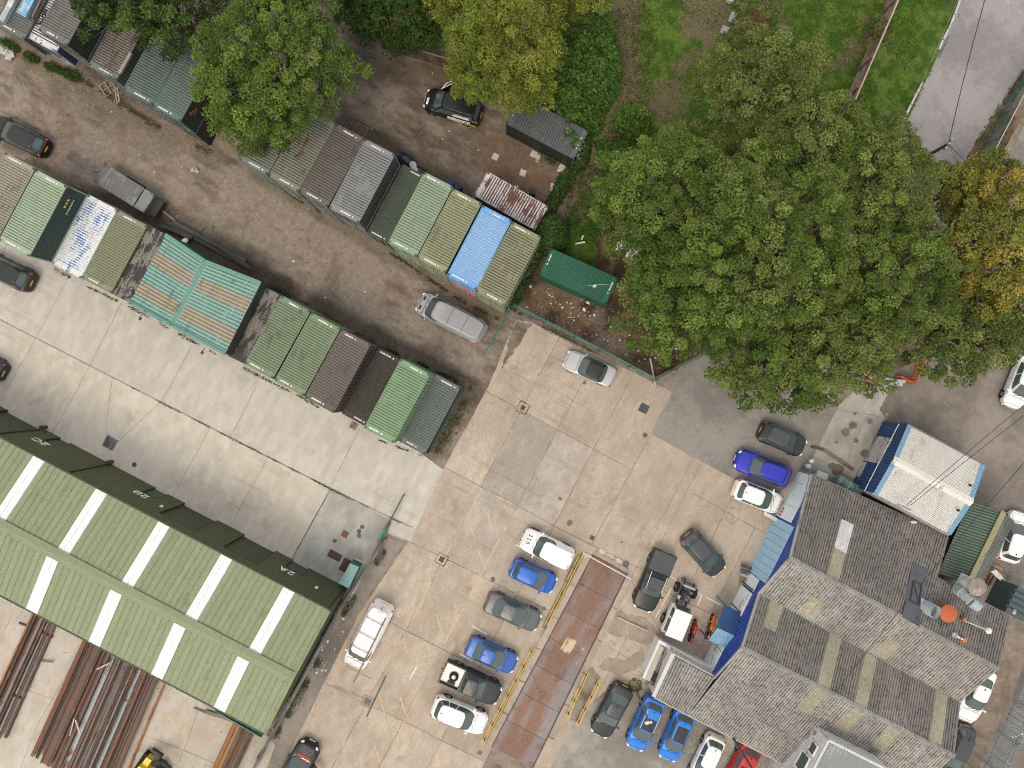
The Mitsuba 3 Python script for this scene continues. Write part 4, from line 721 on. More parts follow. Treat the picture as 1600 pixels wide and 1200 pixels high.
# ---------------------------------------------------------------- white roofed building and green lean-to
def white_building():
    t = thing('white_roof_building', 'small blue walled building with white ribbed gable roof', 'building')
    ze, zr = 3.5, 3.95
    n0, n1, r0, r1, s0, s1 = P(1418, 663, ze), P(1539, 727, ze), P(1395, 718, zr), P(1519, 785, zr), P(1365, 770, ze), P(1485, 836, ze)
    rng = np.random.default_rng(5)
    for q in ([n1, n0, r0, r1], [s0, s1, r1, r0]):
        m = 18
        for i in range(m):
            if i in (0, m - 1): col, pt = (.22, .40, .56), (.16, .30, .45)
            else: col, pt = (.68, .68, .67), (.40, .385, .35)
            put('roof_sheet', corr(q, .11, .035, TRAP, u0=i / m, u1=(i + 1.01) / m, count=4, lift=(.003 * (i % 3), 0)), 'paint', t, col=col, patch=pt, wear=.14 + .16 * rng.random(), groove=.8)
    s = np.cross(r1 - r0, UP); s /= np.linalg.norm(s)
    put('ridge_cap', [slab([r0 + s * .32 + UP * -.0, r1 + s * .32, r1 + UP * .13, r0 + UP * .13], .03), slab([r0 + UP * .13, r1 + UP * .13, r1 - s * .32, r0 - s * .32], .03)], 'paint', t, col=(.66, .65, .60), wear=.15)
    navy = (.022, .055, .19)
    for a, b in ((n0, r0), (r0, s0)):
        q = [a * [1, 1, 0], b * [1, 1, 0], b - UP * .05, a - UP * .05]
        if np.dot(np.cross(q[1] - q[0], q[3] - q[0]), -D) < 0: q = [q[1], q[0], q[3], q[2]]
        put('blue_wall', corr(q, .25, .04), 'paint', t, col=navy, patch=(.05, .10, .26), wear=.25)
    u = (s0 - n0) * [1, 1, 0]; u /= np.linalg.norm(u); o = np.cross(u, UP); o = o if np.dot(o, -D) > 0 else -o
    f = lambda a, z, k_: n0 * [1, 1, 0] + u * a + UP * z + o * k_
    rd = put('roller_door', hexa(np.array([f(1.3, .05, .02), f(3.5, .05, .02), f(3.5, .05, .10), f(1.3, .05, .10)]), np.array([f(1.3, 2.6, .02), f(3.5, 2.6, .02), f(3.5, 2.6, .10), f(1.3, 2.6, .10)])), 'paint', t, col=(.52, .52, .50), patch=(.12, .12, .11), wear=.40)
    for z in np.arange(.3, 2.6, .3): put('slat', [bar(f(1.3, z, .11), f(3.5, z, .11), .02, .04)], 'paint', rd, col=(.45, .45, .43))
    put('wall_pipe', tube([f(.1, 2.8, .22), f(.5, 2.75, .22), f(5.9, 2.6, .22)], .035, 8), 'paint', t, col=(.62, .66, .72))
    put('white_plinth', [bar(f(3.6, .35, .06), f(4.9, .35, .06), .06, .6)], 'paint', t, col=(.5, .5, .5))
    wall(t, n1 - UP * .1, n0 - UP * .1, (.10, .10, .11)); wall(t, s0 - UP * .1, s1 - UP * .1, (.3, .3, .3)); wall(t, r1 - UP * .1, n1 - UP * .1, (.1, .2, .32)); wall(t, s1 - UP * .1, r1 - UP * .1, (.1, .2, .32))
    put('gutter', [bar(n0 + s * .0 + UP * .0, n1, .12, .1)], 'paint', t, col=(.2, .19, .18))
    for x, y in ((1515, 758), (1496, 797)): put('roof_vent', cyl(P(x, y, 4.1), .10, .18, 10), 'paint', t, col=(.03, .03, .03))
    t = thing('lean_to', 'green ribbed lean-to roof with an olive ridge strip beside the white roof', 'building')
    a, b, c, d = P(1515, 783, 3.0), P(1568, 799, 3.9), P(1513, 912, 3.9), P(1466, 896, 3.0)
    for i in range(9): put('roof_sheet', corr([d, a, b, c], .1, .04, TRAP, u0=i / 9, u1=(i + 1.01) / 9, count=3), 'paint', t, col=[(.105, .15, .115), (.115, .16, .125)][i % 2], patch=(.035, .055, .042), wear=.12, groove=.9)
    e, f_ = P(1586, 815, 3.1), P(1530, 922, 3.1)
    for i in range(7): put('grey_roof_sheet', corr([e, f_, c, b], .1, .06, SINE, u0=i / 7, u1=(i + 1.01) / 7, count=5), 'paint', t, col=[(.145, .165, .155), (.165, .185, .175)][i % 2], patch=(.07, .08, .075), wear=.15, groove=.8)
    put('ridge_strip', [bar(b + UP * .04, c + UP * .04, .42, .06)], 'paint', t, col=(.255, .245, .145), wear=.2)
    wall(t, a - UP * .06, b - UP * .06, (.15, .16, .15)); wall(t, b - UP * .06, e - UP * .06, (.15, .16, .15)); wall(t, e - UP * .06, f_ - UP * .06, (.13, .14, .13)); wall(t, f_ - UP * .06, c - UP * .06, (.13, .14, .13))
white_building()

def tool_shed():
    t = thing('blue_canopy', 'small blue gable roofed shelter, dark on one slope and pale on the other', 'shelter')
    z, zr = 2.3, 2.85
    n0, n1, r0, r1, s0, s1 = P(1133, 945, z), P(1157, 957, z), P(1121, 981, zr), P(1152, 995, zr), P(1107, 1000, z), P(1134, 1012, z)
    for i in range(5):
        put('roof_sheet', corr([n1, n0, r0, r1], .1, .03, TRAP, u0=i / 5, u1=(i + 1.01) / 5, count=2), 'paint', t, col=(.030, .095, .235), wear=.2, patch=(.02, .05, .14))
        put('pale_roof_sheet', corr([s0, s1, r1, r0], .1, .03, TRAP, u0=i / 5, u1=(i + 1.01) / 5, count=2), 'paint', t, col=(.235, .43, .58), wear=.2, patch=(.15, .3, .42))
    for c in (n0, n1, s0, s1): put('post', cyl(c * [1, 1, 0], .05, z - .03, 8), 'paint', t, col=(.05, .10, .18))
    for a, b in ((n0, r0), (r0, s0), (n1, r1), (r1, s1)): put('rafter', bar(a - UP * .06, b - UP * .06, .06, .08), 'paint', t, col=(.04, .08, .17))
tool_shed()
# ---------------------------------------------------------------- vehicles
def ip(x, tab):
    xs, ys = zip(*tab); return float(np.interp(x, xs, ys))
KINDS = {   # fractions of the length from the nose: windscreen foot, roof front, roof rear, rear window foot; heights: bonnet, belt, roof
    'hatch': dict(g=(.205, .435, .84, .95), z=(.80, .98, 1.48), boot=.92, rw=.66),
    'saloon': dict(g=(.245, .455, .685, .875), z=(.76, .94, 1.42), boot=.93, rw=.62),
    'estate': dict(g=(.23, .425, .86, .96), z=(.78, .98, 1.50), boot=.95, rw=.66),
    'suv': dict(g=(.235, .425, .86, .955), z=(.95, 1.10, 1.68), boot=1.0, rw=.70),
    'mpv': dict(g=(.17, .345, .90, .97), z=(.92, 1.08, 1.75), boot=1.02, rw=.70),
    'convertible': dict(g=(.285, .455, .72, .83), z=(.74, .90, 1.36), boot=.88, rw=.62),
    'van': dict(g=(.145, .27, .955, .985), z=(1.05, 1.22, 1.98), boot=1.22, rw=.78),
    'pickup': dict(g=(.265, .41, .60, .645), z=(1.02, 1.14, 1.76), boot=1.12, rw=.68),
    'canopy_pickup': dict(g=(.245, .39, .955, .985), z=(.98, 1.12, 1.76), boot=1.05, rw=.72)}
def patch_of(fn, us, vs, off):
    """A thin panel lying off the surface fn(u, v)."""
    v, f = grid(fn, us, vs); m = trimesh.Trimesh(v, cat([(v, f)])[1], process=False)
    c = v.mean(0); nrm = np.array(m.vertex_normals); 
    if np.dot(nrm.mean(0), c - np.array([0, 0, .5])) < 0: nrm = -nrm; f = f[:, ::-1]
    return v + nrm * off, f
def car(name, label, kind, f, r, color, W=1.78, plate='rear', roofcol=None, sunroof=False, rails=None, antenna=True, group='parked cars and vans', cat_='car', extra=None, glassroof=False, ks=1.0):
    K = KINDS[kind]
    a, b = P(*f, .75), P(*r, .75); a[2] = b[2] = 0
    L = np.linalg.norm(a - b); ce = (a + b) / 2; fx = (a - b) / L; fy = np.cross(UP, fx)
    def place(m):
        v, q = m; v = np.asarray(v); return ce + v[:, :1] * fx + v[:, 1:2] * fy + v[:, 2:] * UP, q
    t = thing(name, label, cat_, group)
    def part(nm, m, mat, parent=t, smooth=False, **kw): return put(nm, place(cat(m) if isinstance(m, list) else m), mat, parent, smooth=smooth, **kw)
    ws, rf, rr, rwf = K['g']; zb, zl, zr = [z * ks for z in K['z']]; boot = K['boot'] * ks; hw = W / 2
    X = lambda s: L / 2 - s * L
    pick = kind == 'pickup'; van = kind in ('van', 'canopy_pickup', 'mpv')
    deck = [(0, .46), (.006, .60), (.022, zb - .13), (.05, zb - .05), (.10, zb), (ws, zl - .02), (rwf, zl), (.955 if not van else .985, boot), (.982, boot - .10), (.994, .66), (1, .48)]
    if rwf > .94: deck = deck[:6] + [(rwf - .02, zl), (.975, zl - .02), (.988, zl - .16), (.996, .68), (1, .48)]
    end = 1.0 if not pick else .655
    nose = .30 if van else .42
    def wid(s):
        e1 = max(0, (.16 - s) / .16); e2 = max(0, (s - .86) / .14)
        return hw * (1 - nose * e1 ** 2.6 - (.22 if van else .30) * e2 ** 3.0) * (.985 + .015 * math.sin(s * math.pi))
    ss = [0, .004, .012, .025, .045, .07, .10, .14, .19, ws, .32, .40, .5, .6, .7, .78, .84, .88, .92, .95, .97, .985, .994, 1.0]
    ss = [s for s in sorted(set(ss)) if s <= end] + ([end] if pick else [])
    prof = [(.90, .20), (.97, .30), (1.0, .52), (.995, .70), (.97, None, -.06), (.92, None, -.012), (.78, None, .012), (.45, None, .035), (0, None, .045)]
    def sec(s):
        w, z = wid(s), ip(s, deck); o = []
        for q in prof:
            h = q[1] * ks if q[1] is not None else z + q[2]
            h = min(h, z + (q[2] if len(q) > 2 else -.08)); o.append((q[0] * w, max(h, .18)))
        return o
    rows = []
    for s in ss:
        o = sec(s); rows.append([(X(s), y, z) for y, z in o] + [(X(s), -y, z) for y, z in o[-2::-1]])
    g = np.array(rows); n, m = g.shape[:2]; i, j = np.meshgrid(np.arange(n - 1), np.arange(m - 1), indexing='ij')
    fb = np.stack([i * m + j, i * m + j + 1, (i + 1) * m + j + 1, (i + 1) * m + j], -1).reshape(-1, 4)
    caps = []
    for row, fl in ((0, False), (n - 1, True)):
        for k_ in range(m // 2):
            q = [row * m + k_, row * m + m - 1 - k_, row * m + m - 2 - k_, row * m + k_ + 1]; caps.append(q if not fl else q[::-1])
    v = g.reshape(-1, 3); fb = np.vstack([fb, np.array(caps)])
    fl = cat([(v, fb)])[1]; mm = trimesh.Trimesh(v, fl, process=True); mm.fix_normals()
    paint = 'car_' + color
    part('body', (np.array(mm.vertices), np.array(mm.faces)), paint, smooth=50)
    # greenhouse
    bw, rw_ = hw * .93, hw * K['rw']
    E_ = 7 if van else 5.
    def gh(side, s, tt):
        """A point of the cabin: side f, b, l, r; s along that side (-1 to 1), tt from the belt (0) to the roof (1)."""
        q = tt ** .92; x0 = X(ws) + (X(rf) - X(ws)) * q; x1 = X(rwf) + (X(rr) - X(rwf)) * q
        b_ = bw + (rw_ - bw) * (tt ** 1.25); cx, a_ = (x0 + x1) / 2, (x0 - x1) / 2
        z = zl - .035 + (zr - zl + .035 - .045) * tt
        if side in 'fb':
            x = a_ * (1 - abs(s) ** E_) ** (1 / E_); z2 = z; return np.array([cx + (x if side == 'f' else -x), b_ * s, z2])
        y = b_ * (1 - abs(s) ** E_) ** (1 / E_); return np.array([cx + a_ * s, y if side == 'l' else -y, z])
    an = np.linspace(0, 2 * np.pi, 57)[:-1]
    def ring(tt, sc=1.0, dz=0.0):
        o = []
        for th in an:
            c, s = math.cos(th), math.sin(th); k_ = (abs(c) ** E_ + abs(s) ** E_) ** (-1 / E_)
            q = tt ** .92; x0 = X(ws) + (X(rf) - X(ws)) * q; x1 = X(rwf) + (X(rr) - X(rwf)) * q; b_ = bw + (rw_ - bw) * (tt ** 1.25)
            o.append(((x0 + x1) / 2 + (x0 - x1) / 2 * c * k_ * sc, b_ * s * k_ * sc, zl - .035 + (zr - zl - .01) * tt + dz))
        return o
    rings = [ring(x) for x in (0, .25, .5, .75, .93)] + [ring(1.0, .985, .005), ring(1.0, .93, .020), ring(1.0, .7, .035), ring(1.0, .35, .045), ring(1.0, .02, .048)]
    g = np.array(rings); n, m = g.shape[:2]; i, j = np.meshgrid(np.arange(n - 1), np.arange(m), indexing='ij')
    cab = (g.reshape(-1, 3), np.stack([i * m + j, i * m + (j + 1) % m, (i + 1) * m + (j + 1) % m, (i + 1) * m + j], -1).reshape(-1, 4))
    part('cabin', cab, 'car_' + (roofcol or color) if kind != 'convertible' else 'trim', smooth=40)  # roof tone of dark cars: sky reflection painted as a paler coat
    t_ = np.linspace(.10, .93, 5)
    part('windscreen', patch_of(lambda u, w_: gh('f', u, w_), np.linspace(-.87, .87, 11), t_, .016), 'car_glass', smooth=True)
    if kind not in ('van', 'canopy_pickup'): part('rear_window', patch_of(lambda u, w_: gh('b', u, w_), np.linspace(-.84, .84, 11), np.linspace(.16, .90, 5), .016), 'car_glass', smooth=True)
    nwin = dict(van=[(.62, .96)], canopy_pickup=[(.56, .93), (.22, .52)]).get(kind, [(.12, .88), (-.42, .06), (-.88, -.48)] if kind in ('estate', 'suv', 'mpv') else [(.08, .88), (-.72, .02)] if kind != 'pickup' else [(.05, .85), (-.8, -.02)])
    for sd in 'lr':
        for s0, s1 in nwin: part('side_window', patch_of(lambda u, w_: gh(sd, u, w_), np.linspace(s0, s1, 6), np.linspace(.14, .86, 4), .014), 'car_glass', smooth=True)
    # panels, lamps, wheels, mirrors, plates
    def top(s, y):
        w = wid(s); q = abs(y) / w; return np.array([X(s), y, ip(s, deck) + np.interp(q, [0, .45, .78, .92, 1], [.045, .035, .012, -.012, -.06])])
    part('bonnet_gap', patch_of(lambda u, w_: top(u, w_ * wid(u) * .825), np.linspace(.046, ws - .018, 8), np.linspace(-1, 1, 9), .004), 'trim', smooth=True)
    part('door_seam', [box((X(s_), sd * (wid(s_) + .001), .62), (.02, .012, .55)) for s_ in ((ws + .04, .5, .74) if not van else (.2, .42)) for sd in (-1, 1)], 'trim')
    part('bonnet', patch_of(lambda u, w_: top(u, w_ * wid(u) * .80), np.linspace(.052, ws - .025, 8), np.linspace(-1, 1, 9), .009), paint, smooth=True)
    if kind in ('saloon', 'convertible'): part('boot_lid', patch_of(lambda u, w_: top(u, w_ * wid(u) * .76), np.linspace(rwf + .012, .965, 5), np.linspace(-1, 1, 7), .009), paint, smooth=True)
    yl = lambda s, k_: wid(s) * k_
    for s_ in (-1, 1):
        part('headlight', ball((X(.040), s_ * yl(.05, .80), ip(.035, deck) - .05), (.20, .12, .075), -s_ * .55), 'lamp_lens', smooth=True)
        part('tail_light', ball((X(.966) if not pick else X(.985), s_ * (yl(.96, .90) if not pick else hw * .9), (zl - .10) if not pick else .9), (.10, .10, .10), s_ * .5), 'tail_lens', smooth=True)
        part('mirror', [ball((X(ws + .055), s_ * (hw + .07), zl + .02), (.075, .12, .075), s_ * .2), bar((X(ws + .05), s_ * (hw - .10), zl - .02), (X(ws + .055), s_ * (hw + .04), zl), .05, .04)], paint if color not in ('white', 'silver') else paint, smooth=40)
        for wx in (.185 if not van else .17, .80 if not van else .79):
            rad = .325 * (1.12 if kind in ('suv', 'pickup', 'van', 'canopy_pickup') else 1)
            c = np.array([X(wx), s_ * (hw - .095), rad])
            tl = lathe([(rad * .62, -.11), (rad * .93, -.11), (rad, -.075), (rad, .075), (rad * .93, .11), (rad * .62, .11)], c, (0, s_, 0), 22)
            wk = part('wheel', tl, 'tyre', smooth=30)
            part('rim', [lathe([(rad * .64, .09), (rad * .58, .06), (rad * .2, .075), (0, .075)], c, (0, s_, 0), 16)], 'rim' if color not in ('black',) else 'rim', wk, smooth=30)
            part('wheel_arch', lathe([(rad * 1.17, .105), (rad * 1.17, .112), (rad * .5, .112)], c - np.array([0, s_ * .035, 0]) , (0, s_, 0), 22), 'trim')
    part('wiper', [bar((X(ws - .005), -.05 + .55 * s_, zl + .035), (X(ws + .03), -.05 + .55 * s_ + .5, zl + .09), .025, .02) for s_ in (-.6, .35)], 'trim')
    part('bumper', [hexa(np.array([(X(.004), -yl(.03, .62), .26), (X(-.006), -yl(.03, .6), .26), (X(-.006), yl(.03, .6), .26), (X(.004), yl(.03, .62), .26)]), np.array([(X(.004), -yl(.03, .62), .46), (X(-.004), -yl(.03, .6), .46), (X(-.004), yl(.03, .6), .46), (X(.004), yl(.03, .62), .46)]))], 'trim')
    part('number_plate', box((X(-.010), 0, .42), (.02, .52, .11)), 'white_plate')
    part('number_plate', box((X(.995) - .005, 0, .70), (.02, .52, .12)), 'yellow_plate')
    zrf = zr + .035
    if antenna: part('antenna', [ball((X(rr - .03), 0, zrf - .01), (.09, .03, .04))], 'trim', smooth=True)
    if glassroof: part('glass_roof', patch_of(lambda u, w_: np.array([X(u), w_ * rw_ * .82, zr + .012 + .02 * (1 - w_ * w_)]), np.linspace(rf + .02, rf + .02 + (rr - rf) * glassroof, 5), np.linspace(-1, 1, 7), .012), 'car_glass' if sunroof else 'trim', smooth=True)
    if rails:
        part('roof_rail', tube([(X(rf + .03), rw_ * .93, zrf - .02), (X(rf + .06), rw_ * .93, zrf + .03), (X(rr - .04), rw_ * .93, zrf + .03), (X(rr - .01), rw_ * .93, zrf - .02)], .022, 6), rails); part('roof_rail', tube([(X(rf + .03), -rw_ * .93, zrf - .02), (X(rf + .06), -rw_ * .93, zrf + .03), (X(rr - .04), -rw_ * .93, zrf + .03), (X(rr - .01), -rw_ * .93, zrf - .02)], .022, 6), rails)
    if pick:
        x0, x1, zt_, zf = X(.66), X(.995), 1.12, .74
        part('load_bed', [box(((x0 + x1) / 2, 0, zf - .14), (x0 - x1, W * .97, .42)), box(((x0 + x1) / 2, hw * .945, .92), (x0 - x1, .09, .42)), box(((x0 + x1) / 2, -hw * .945, .92), (x0 - x1, .09, .42)), box((x1 + .035, 0, .92), (.07, W * .94, .40)), box((x0 - .03, 0, .92), (.06, W * .94, .42))], paint)
    if extra: extra(part, X, dict(hw=hw, L=L, zr=zr, zl=zl, rw=rw_, rf=rf, rr=rr, t=t, paint=paint, zrf=zrf, top=top, gh=gh, ws=ws, rwf=rwf))
    return t

# along the left edge and in the upper yard
car('parked_car', 'black estate car at the left edge with red tail lights facing away from the containers', 'estate', (-12, 192), (72, 233), 'black', roofcol='charcoal')
car('parked_car', 'black off-roader on pale concrete at the left edge with yellow rear plate', 'suv', (-32, 403), (49, 443), 'charcoal', W=1.9)
car('parked_car', 'dark car just poking in at the left edge of the pale concrete', 'hatch', (-76, 541), (5, 584), 'charcoal')
def decal(part, X, k):
    side = -1 if True else 1
    def gh_(s, z0, z1):
        y0, y1 = k['hw'] - .004, k['hw'] + .008
        return [hexa(np.array([(X(b), y0, z0), (X(a), y0, z0), (X(a), y1, z0), (X(b), y1, z0)]), np.array([(X(b), y0, z1), (X(a), y0, z1), (X(a), y1, z1), (X(b), y1, z1)])) for a, b in s]
    part('livery_panel', gh_([(.86, .46)], .55, 1.02) , 'white_plate', label='white and black swirls on the side of the van')
    part('livery_stripe', gh_([(.96, .70)], .40, .60), 'car_yellow', label='yellow livery at the rear of the side')
    part('livery_stripe', gh_([(.70, .47)], .44, .53), 'car_yellow')
    part('livery_mark', gh_([(.52, .49), (.585, .555), (.66, .63), (.72, .69), (.80, .77)], .70, .90), 'trim')
    part('livery_waist', patch_of(lambda u, w_: k['gh']('l', u, w_), np.linspace(-.7, .1, 5), np.linspace(.16, .55, 3), .022), 'lamp_lens', label='pale livery over the rear side window')
    part('badge', patch_of(lambda u, w_: k['top'](u, w_), np.linspace(.05, .085, 3), np.linspace(-.05, .50, 4), .014), 'white_plate', label='white patch on the bonnet')
    ws = k['ws']
    c, s = math.cos(.75), math.sin(.75)
    hx, hy = X(ws + .06), -k['hw']
    D_ = lambda l, off, z: (hx - l * c - off * s, hy - l * s + off * c, z)
    d = part('open_door', hexa(np.array([D_(0, 0, .35), D_(1.05, 0, .35), D_(1.05, .08, .35), D_(0, .08, .35)]), np.array([D_(0, 0, 1.08), D_(1.05, -.02, 1.10), D_(1.05, .06, 1.10), D_(0, .08, 1.08)])), k['paint'], label='front door standing wide open')
    part('door_frame', [bar(D_(.05, .03, 1.1), D_(.55, .0, 1.55), .06, .05), bar(D_(.55, 0, 1.55), D_(1.0, 0, 1.5), .06, .05), bar(D_(1.0, 0, 1.5), D_(1.04, .03, 1.1), .06, .05), bar(D_(.02, .04, 1.1), D_(1.04, .03, 1.11), .05, .05)], 'car_off_white', d)
    part('roof_seam', [box((X(.62), 0, k['zrf'] + .012), (.02, k['rw'] * 1.8, .012)), box((X(.6), 0, k['zrf'] + .014), (1.6, .02, .012))], 'trim')
car('parked_van', 'black people carrier with white and yellow side livery and an open front door', 'mpv', (664, 153), (752, 180), 'black', W=1.9, cat_='van', extra=decal)
def van_roof(part, X, k):
    for y in np.linspace(-.8, .8, 9): part('roof_rib', box((X(.66), y * k['rw'] * .92, k['zrf'] + .004), (k['L'] * .54, .05, .024)), k['paint'])
    for s in (.50, .72): part('roof_seam', box((X(s), 0, k['zrf'] + .006), (.035, k['rw'] * 1.84, .022)), 'trim')
    part('side_stripe', [box((X(.70), -k['hw'] - .004, .62), (k['L'] * .42, .02, .07))], 'car_white', label='white lettering band along the side of the van')
    for y in (-.4, .4): part('bonnet_vent', patch_of(lambda u, w_: k['top'](u, y + w_), np.linspace(.055, .085, 3), np.linspace(-.16, .16, 3), .016), 'trim')
car('parked_van', 'grey panel van with ribbed roof parked on the dirt track below the sky blue container', 'van', (654, 470), (756, 523), 'van_grey', W=1.98, cat_='van', extra=van_roof, antenna=False)
car('parked_car', 'silver convertible with black fabric roof by the palisade fence', 'convertible', (883, 559), (960, 592), 'silver', W=1.74)
# by the big tree
car('parked_car', 'dark grey small off-roader at the edge of the asphalt near the big tree', 'suv', (1257, 701), (1188, 671), 'charcoal', W=1.72, ks=.95, roofcol='dark_grey')
car('parked_car', 'deep blue estate car between the dark small off-roader and a white hatchback', 'estate', (1151, 716), (1235, 748), 'navy', W=1.80)
car('parked_car', 'white hatchback nosing up to the mint flat roof', 'hatch', (1219, 790), (1148, 762), 'white', W=1.72)
# the parked row on the hatched concrete
def vanrow(part, X, k):
    part('roof_line', [box((X(.60), 0, k['zrf'] + .012), (.03, k['rw'] * 1.8, .02))], 'car_silver')
    for s in (-1, 1): part('roof_fitting', [box((X(.93), s * k['rw'] * .62, k['zrf']), (.16, .18, .05)), box((X(.93), s * k['rw'] * .62, k['zrf'] + .03), (.06, .1, .04))], 'car_silver')
    m = meshkit.text_mesh('115', .34, .012, bold=True); v = np.array(m.vertices)
    v[:, 0] -= v[:, 0].mean(); v[:, 1] -= v[:, 1].mean()
    o = np.array([k['top'](.115 + b / k['L'], a) + [0, 0, .012 + c] for a, b, c in v * [1, 1, 1]])
    part('bonnet_number', (o, np.array(m.faces)), 'car_dark_grey', label='number 115 on the white bonnet')
car('parked_pickup', 'white pickup with a hard canopy and the number 115 on its bonnet', 'canopy_pickup', (817, 839), (894, 876), 'white', W=1.86, cat_='pickup', extra=vanrow, antenna=False)
car('parked_car', 'bright mid blue hatchback between the white pickup and the grey saloon', 'hatch', (867, 916), (799, 885), 'blue', W=1.70)
car('parked_car', 'slate grey saloon with red tail lights below the mid blue hatchback', 'saloon', (843, 975), (759, 938), 'grey', W=1.80)
car('parked_car', 'steel blue saloon between the grey saloon and the black pickup', 'saloon', (806, 1041), (730, 1007), 'steel_blue', W=1.76)
def spare(part, X, k):
    c = (X(.80), -.05, .95)
    part('bed_liner', box((X(.825), 0, .83), (k['L'] * .31, k['hw'] * 1.7, .03)), 'car_silver')
    wk = part('spare_wheel', lathe([(.19, -.1), (.34, -.1), (.37, -.06), (.37, .06), (.34, .1), (.19, .1)], c, UP, 24), 'tyre', smooth=30)
    part('rim', lathe([(.21, .06), (.16, .09), (.05, .10), (0, .10)], c, UP, 18), 'rim', wk, smooth=30)
    part('tool_box', box((X(.80), -k['hw'] * .68, .93), (.62, .26, .18)), 'trim')
    part('tow_bar', box((X(1.01), 0, .5), (.2, .1, .1)), 'trim'); part('side_step', [box((X(.5), s * (k['hw'] + .02), .42), (1.6, .12, .06)) for s in (-1, 1)], 'trim')
car('parked_pickup', 'black pickup with a spare wheel lying in its open bed', 'pickup', (781, 1088), (692, 1047), 'charcoal', W=1.86, cat_='pickup', extra=spare, roofcol='dark_grey', antenna=False)
def panor(part, X, k):
    part('roof_seam', [box((X(.60), 0, k['zrf'] + .010), (.025, k['rw'] * 1.8, .012))], 'car_silver')
car('parked_car', 'white crossover at the bottom of the parked row below the black pickup', 'suv', (759, 1134), (677, 1101), 'white', W=1.84, ks=.96, extra=panor)
def ladder(part, X, k):
    for s in (.36, .57, .80): part('roof_bar', [box((X(s), 0, k['zrf'] + .10), (.06, k['rw'] * 1.9, .04)), box((X(s), k['rw'] * .9, k['zrf'] + .04), (.08, .06, .12)), box((X(s), -k['rw'] * .9, k['zrf'] + .04), (.08, .06, .12))], 'car_grey')
    part('roof_tube', tube([(X(-.08), k['rw'] * .88, k['zrf'] + .17), (X(.92), k['rw'] * .80, k['zrf'] + .17)], .065, 10), 'car_grey', label='long grey pipe carrier along the roof')
    part('rear_door_seam', [box((X(.965), 0, 1.5), (.3, .03, .6))], 'trim')
    part('rear_door_handle', box((X(.925), 0, k['zrf']), (.10, .5, .03)), 'car_silver')
car('parked_van', 'long white van with roof bars and a grey pipe carrier parked by the warehouse fence', 'van', (551, 1041), (601, 943), 'white', W=1.98, cat_='van', extra=ladder, antenna=False, ks=.97)
def rally(part, X, k):
    part('bonnet_vents', [patch_of(lambda u, w_: k['top'](u + .03 * i, w_), np.linspace(.06, .07, 2), np.linspace(-.55, .55, 4), .016) for i in range(4)], 'car_grey')
    part('bonnet_decal', patch_of(lambda u, w_: k['top'](u, w_), np.linspace(.185, .225, 3), np.linspace(-.6, .5, 4), .015), 'tail_lens', label='red and white decal on the bonnet')
    part('white_decal', patch_of(lambda u, w_: k['top'](u, w_), np.linspace(.225, .238, 3), np.linspace(-.6, .1, 4), .016), 'white_plate')
    part('roof_light_bar', box((X(k['rf'] + .03), 0, k['zrf'] + .06), (.22, 1.25, .12)), 'car_off_white'); part('roof_panel', box((X(k['rf'] + .20), 0, k['zrf'] + .015), (1.1, 1.2, .03)), 'car_grey')
    c, s = math.cos(1.1), math.sin(1.1); hx, hy = X(k['ws'] + .06), -k['hw']
    D_ = lambda l, off, z: (hx - l * c - off * s, hy - l * s + off * c, z)
    part('open_door', hexa(np.array([D_(0, 0, .4), D_(1.1, 0, .4), D_(1.1, .08, .4), D_(0, .08, .4)]), np.array([D_(0, 0, 1.15), D_(1.1, 0, 1.15), D_(1.1, .08, 1.15), D_(0, .08, 1.15)])), k['paint'], label='open front door with red and white decals')
    part('door_decal', hexa(np.array([D_(.2, -.01, .55), D_(.9, -.01, .55), D_(.9, .09, .55), D_(.2, .09, .55)]), np.array([D_(.2, -.01, 1.0), D_(.9, -.01, 1.0), D_(.9, .09, 1.0), D_(.2, .09, 1.0)])), 'tail_lens')
    part('side_step', [box((X(.5), s_ * (k['hw'] + .06), .5), (1.8, .16, .06)) for s_ in (-1, 1)], 'trim')
car('parked_off_roader', 'black off-roader with red and white decals and an open door at the bottom edge', 'suv', (486, 1161), (438, 1248), 'black', W=1.95, extra=rally, antenna=False, cat_='off-roader')
# right of the weighbridge
def tonneau(part, X, k):
    part('tonneau_cover', [box((X(.825), 0, 1.15), (k['L'] * .32, k['hw'] * 1.86, .05)), box((X(.825), .3, 1.175), (k['L'] * .31, .02, .02)), box((X(.825), -.3, 1.175), (k['L'] * .31, .02, .02))], 'car_dark_grey')
    for s in (-1, 1): part('roof_rail', tube([(X(.40), s * k['rw'] * .96, k['zrf']), (X(.66), s * k['rw'] * 1.02, k['zrf'] - .12)], .03, 6), 'lamp_lens')
    part('roof_panel', box((X(.50), 0, k['zrf'] + .005), (k['L'] * .18, k['rw'] * 1.7, .03)), 'car_dark_grey')
car('parked_pickup', 'black double cab pickup with a covered bed right of the weighbridge', 'pickup', (1002, 953), (1040, 862), 'black', W=1.92, cat_='pickup', extra=tonneau, roofcol='charcoal', antenna=False)
car('parked_car', 'dark grey hatchback alone on the tan concrete right of the covered pickup', 'hatch', (1126, 895), (1073, 835), 'dark_grey', W=1.78)
car('parked_car', 'dark charcoal fastback at the left end of the bottom row', 'saloon', (935, 1150), (977, 1072), 'charcoal', W=1.86, roofcol='dark_grey')
car('parked_car', 'bright blue hatchback beneath the lamp post in the bottom row', 'hatch', (991, 1171), (1026, 1092), 'bright_blue', W=1.80, glassroof=.55, rails='lamp_lens')
car('parked_car', 'bright blue hatchback with a large black sunroof, second from the lamp post', 'hatch', (1042, 1188), (1073, 1111), 'bright_blue', W=1.76, glassroof=.72)
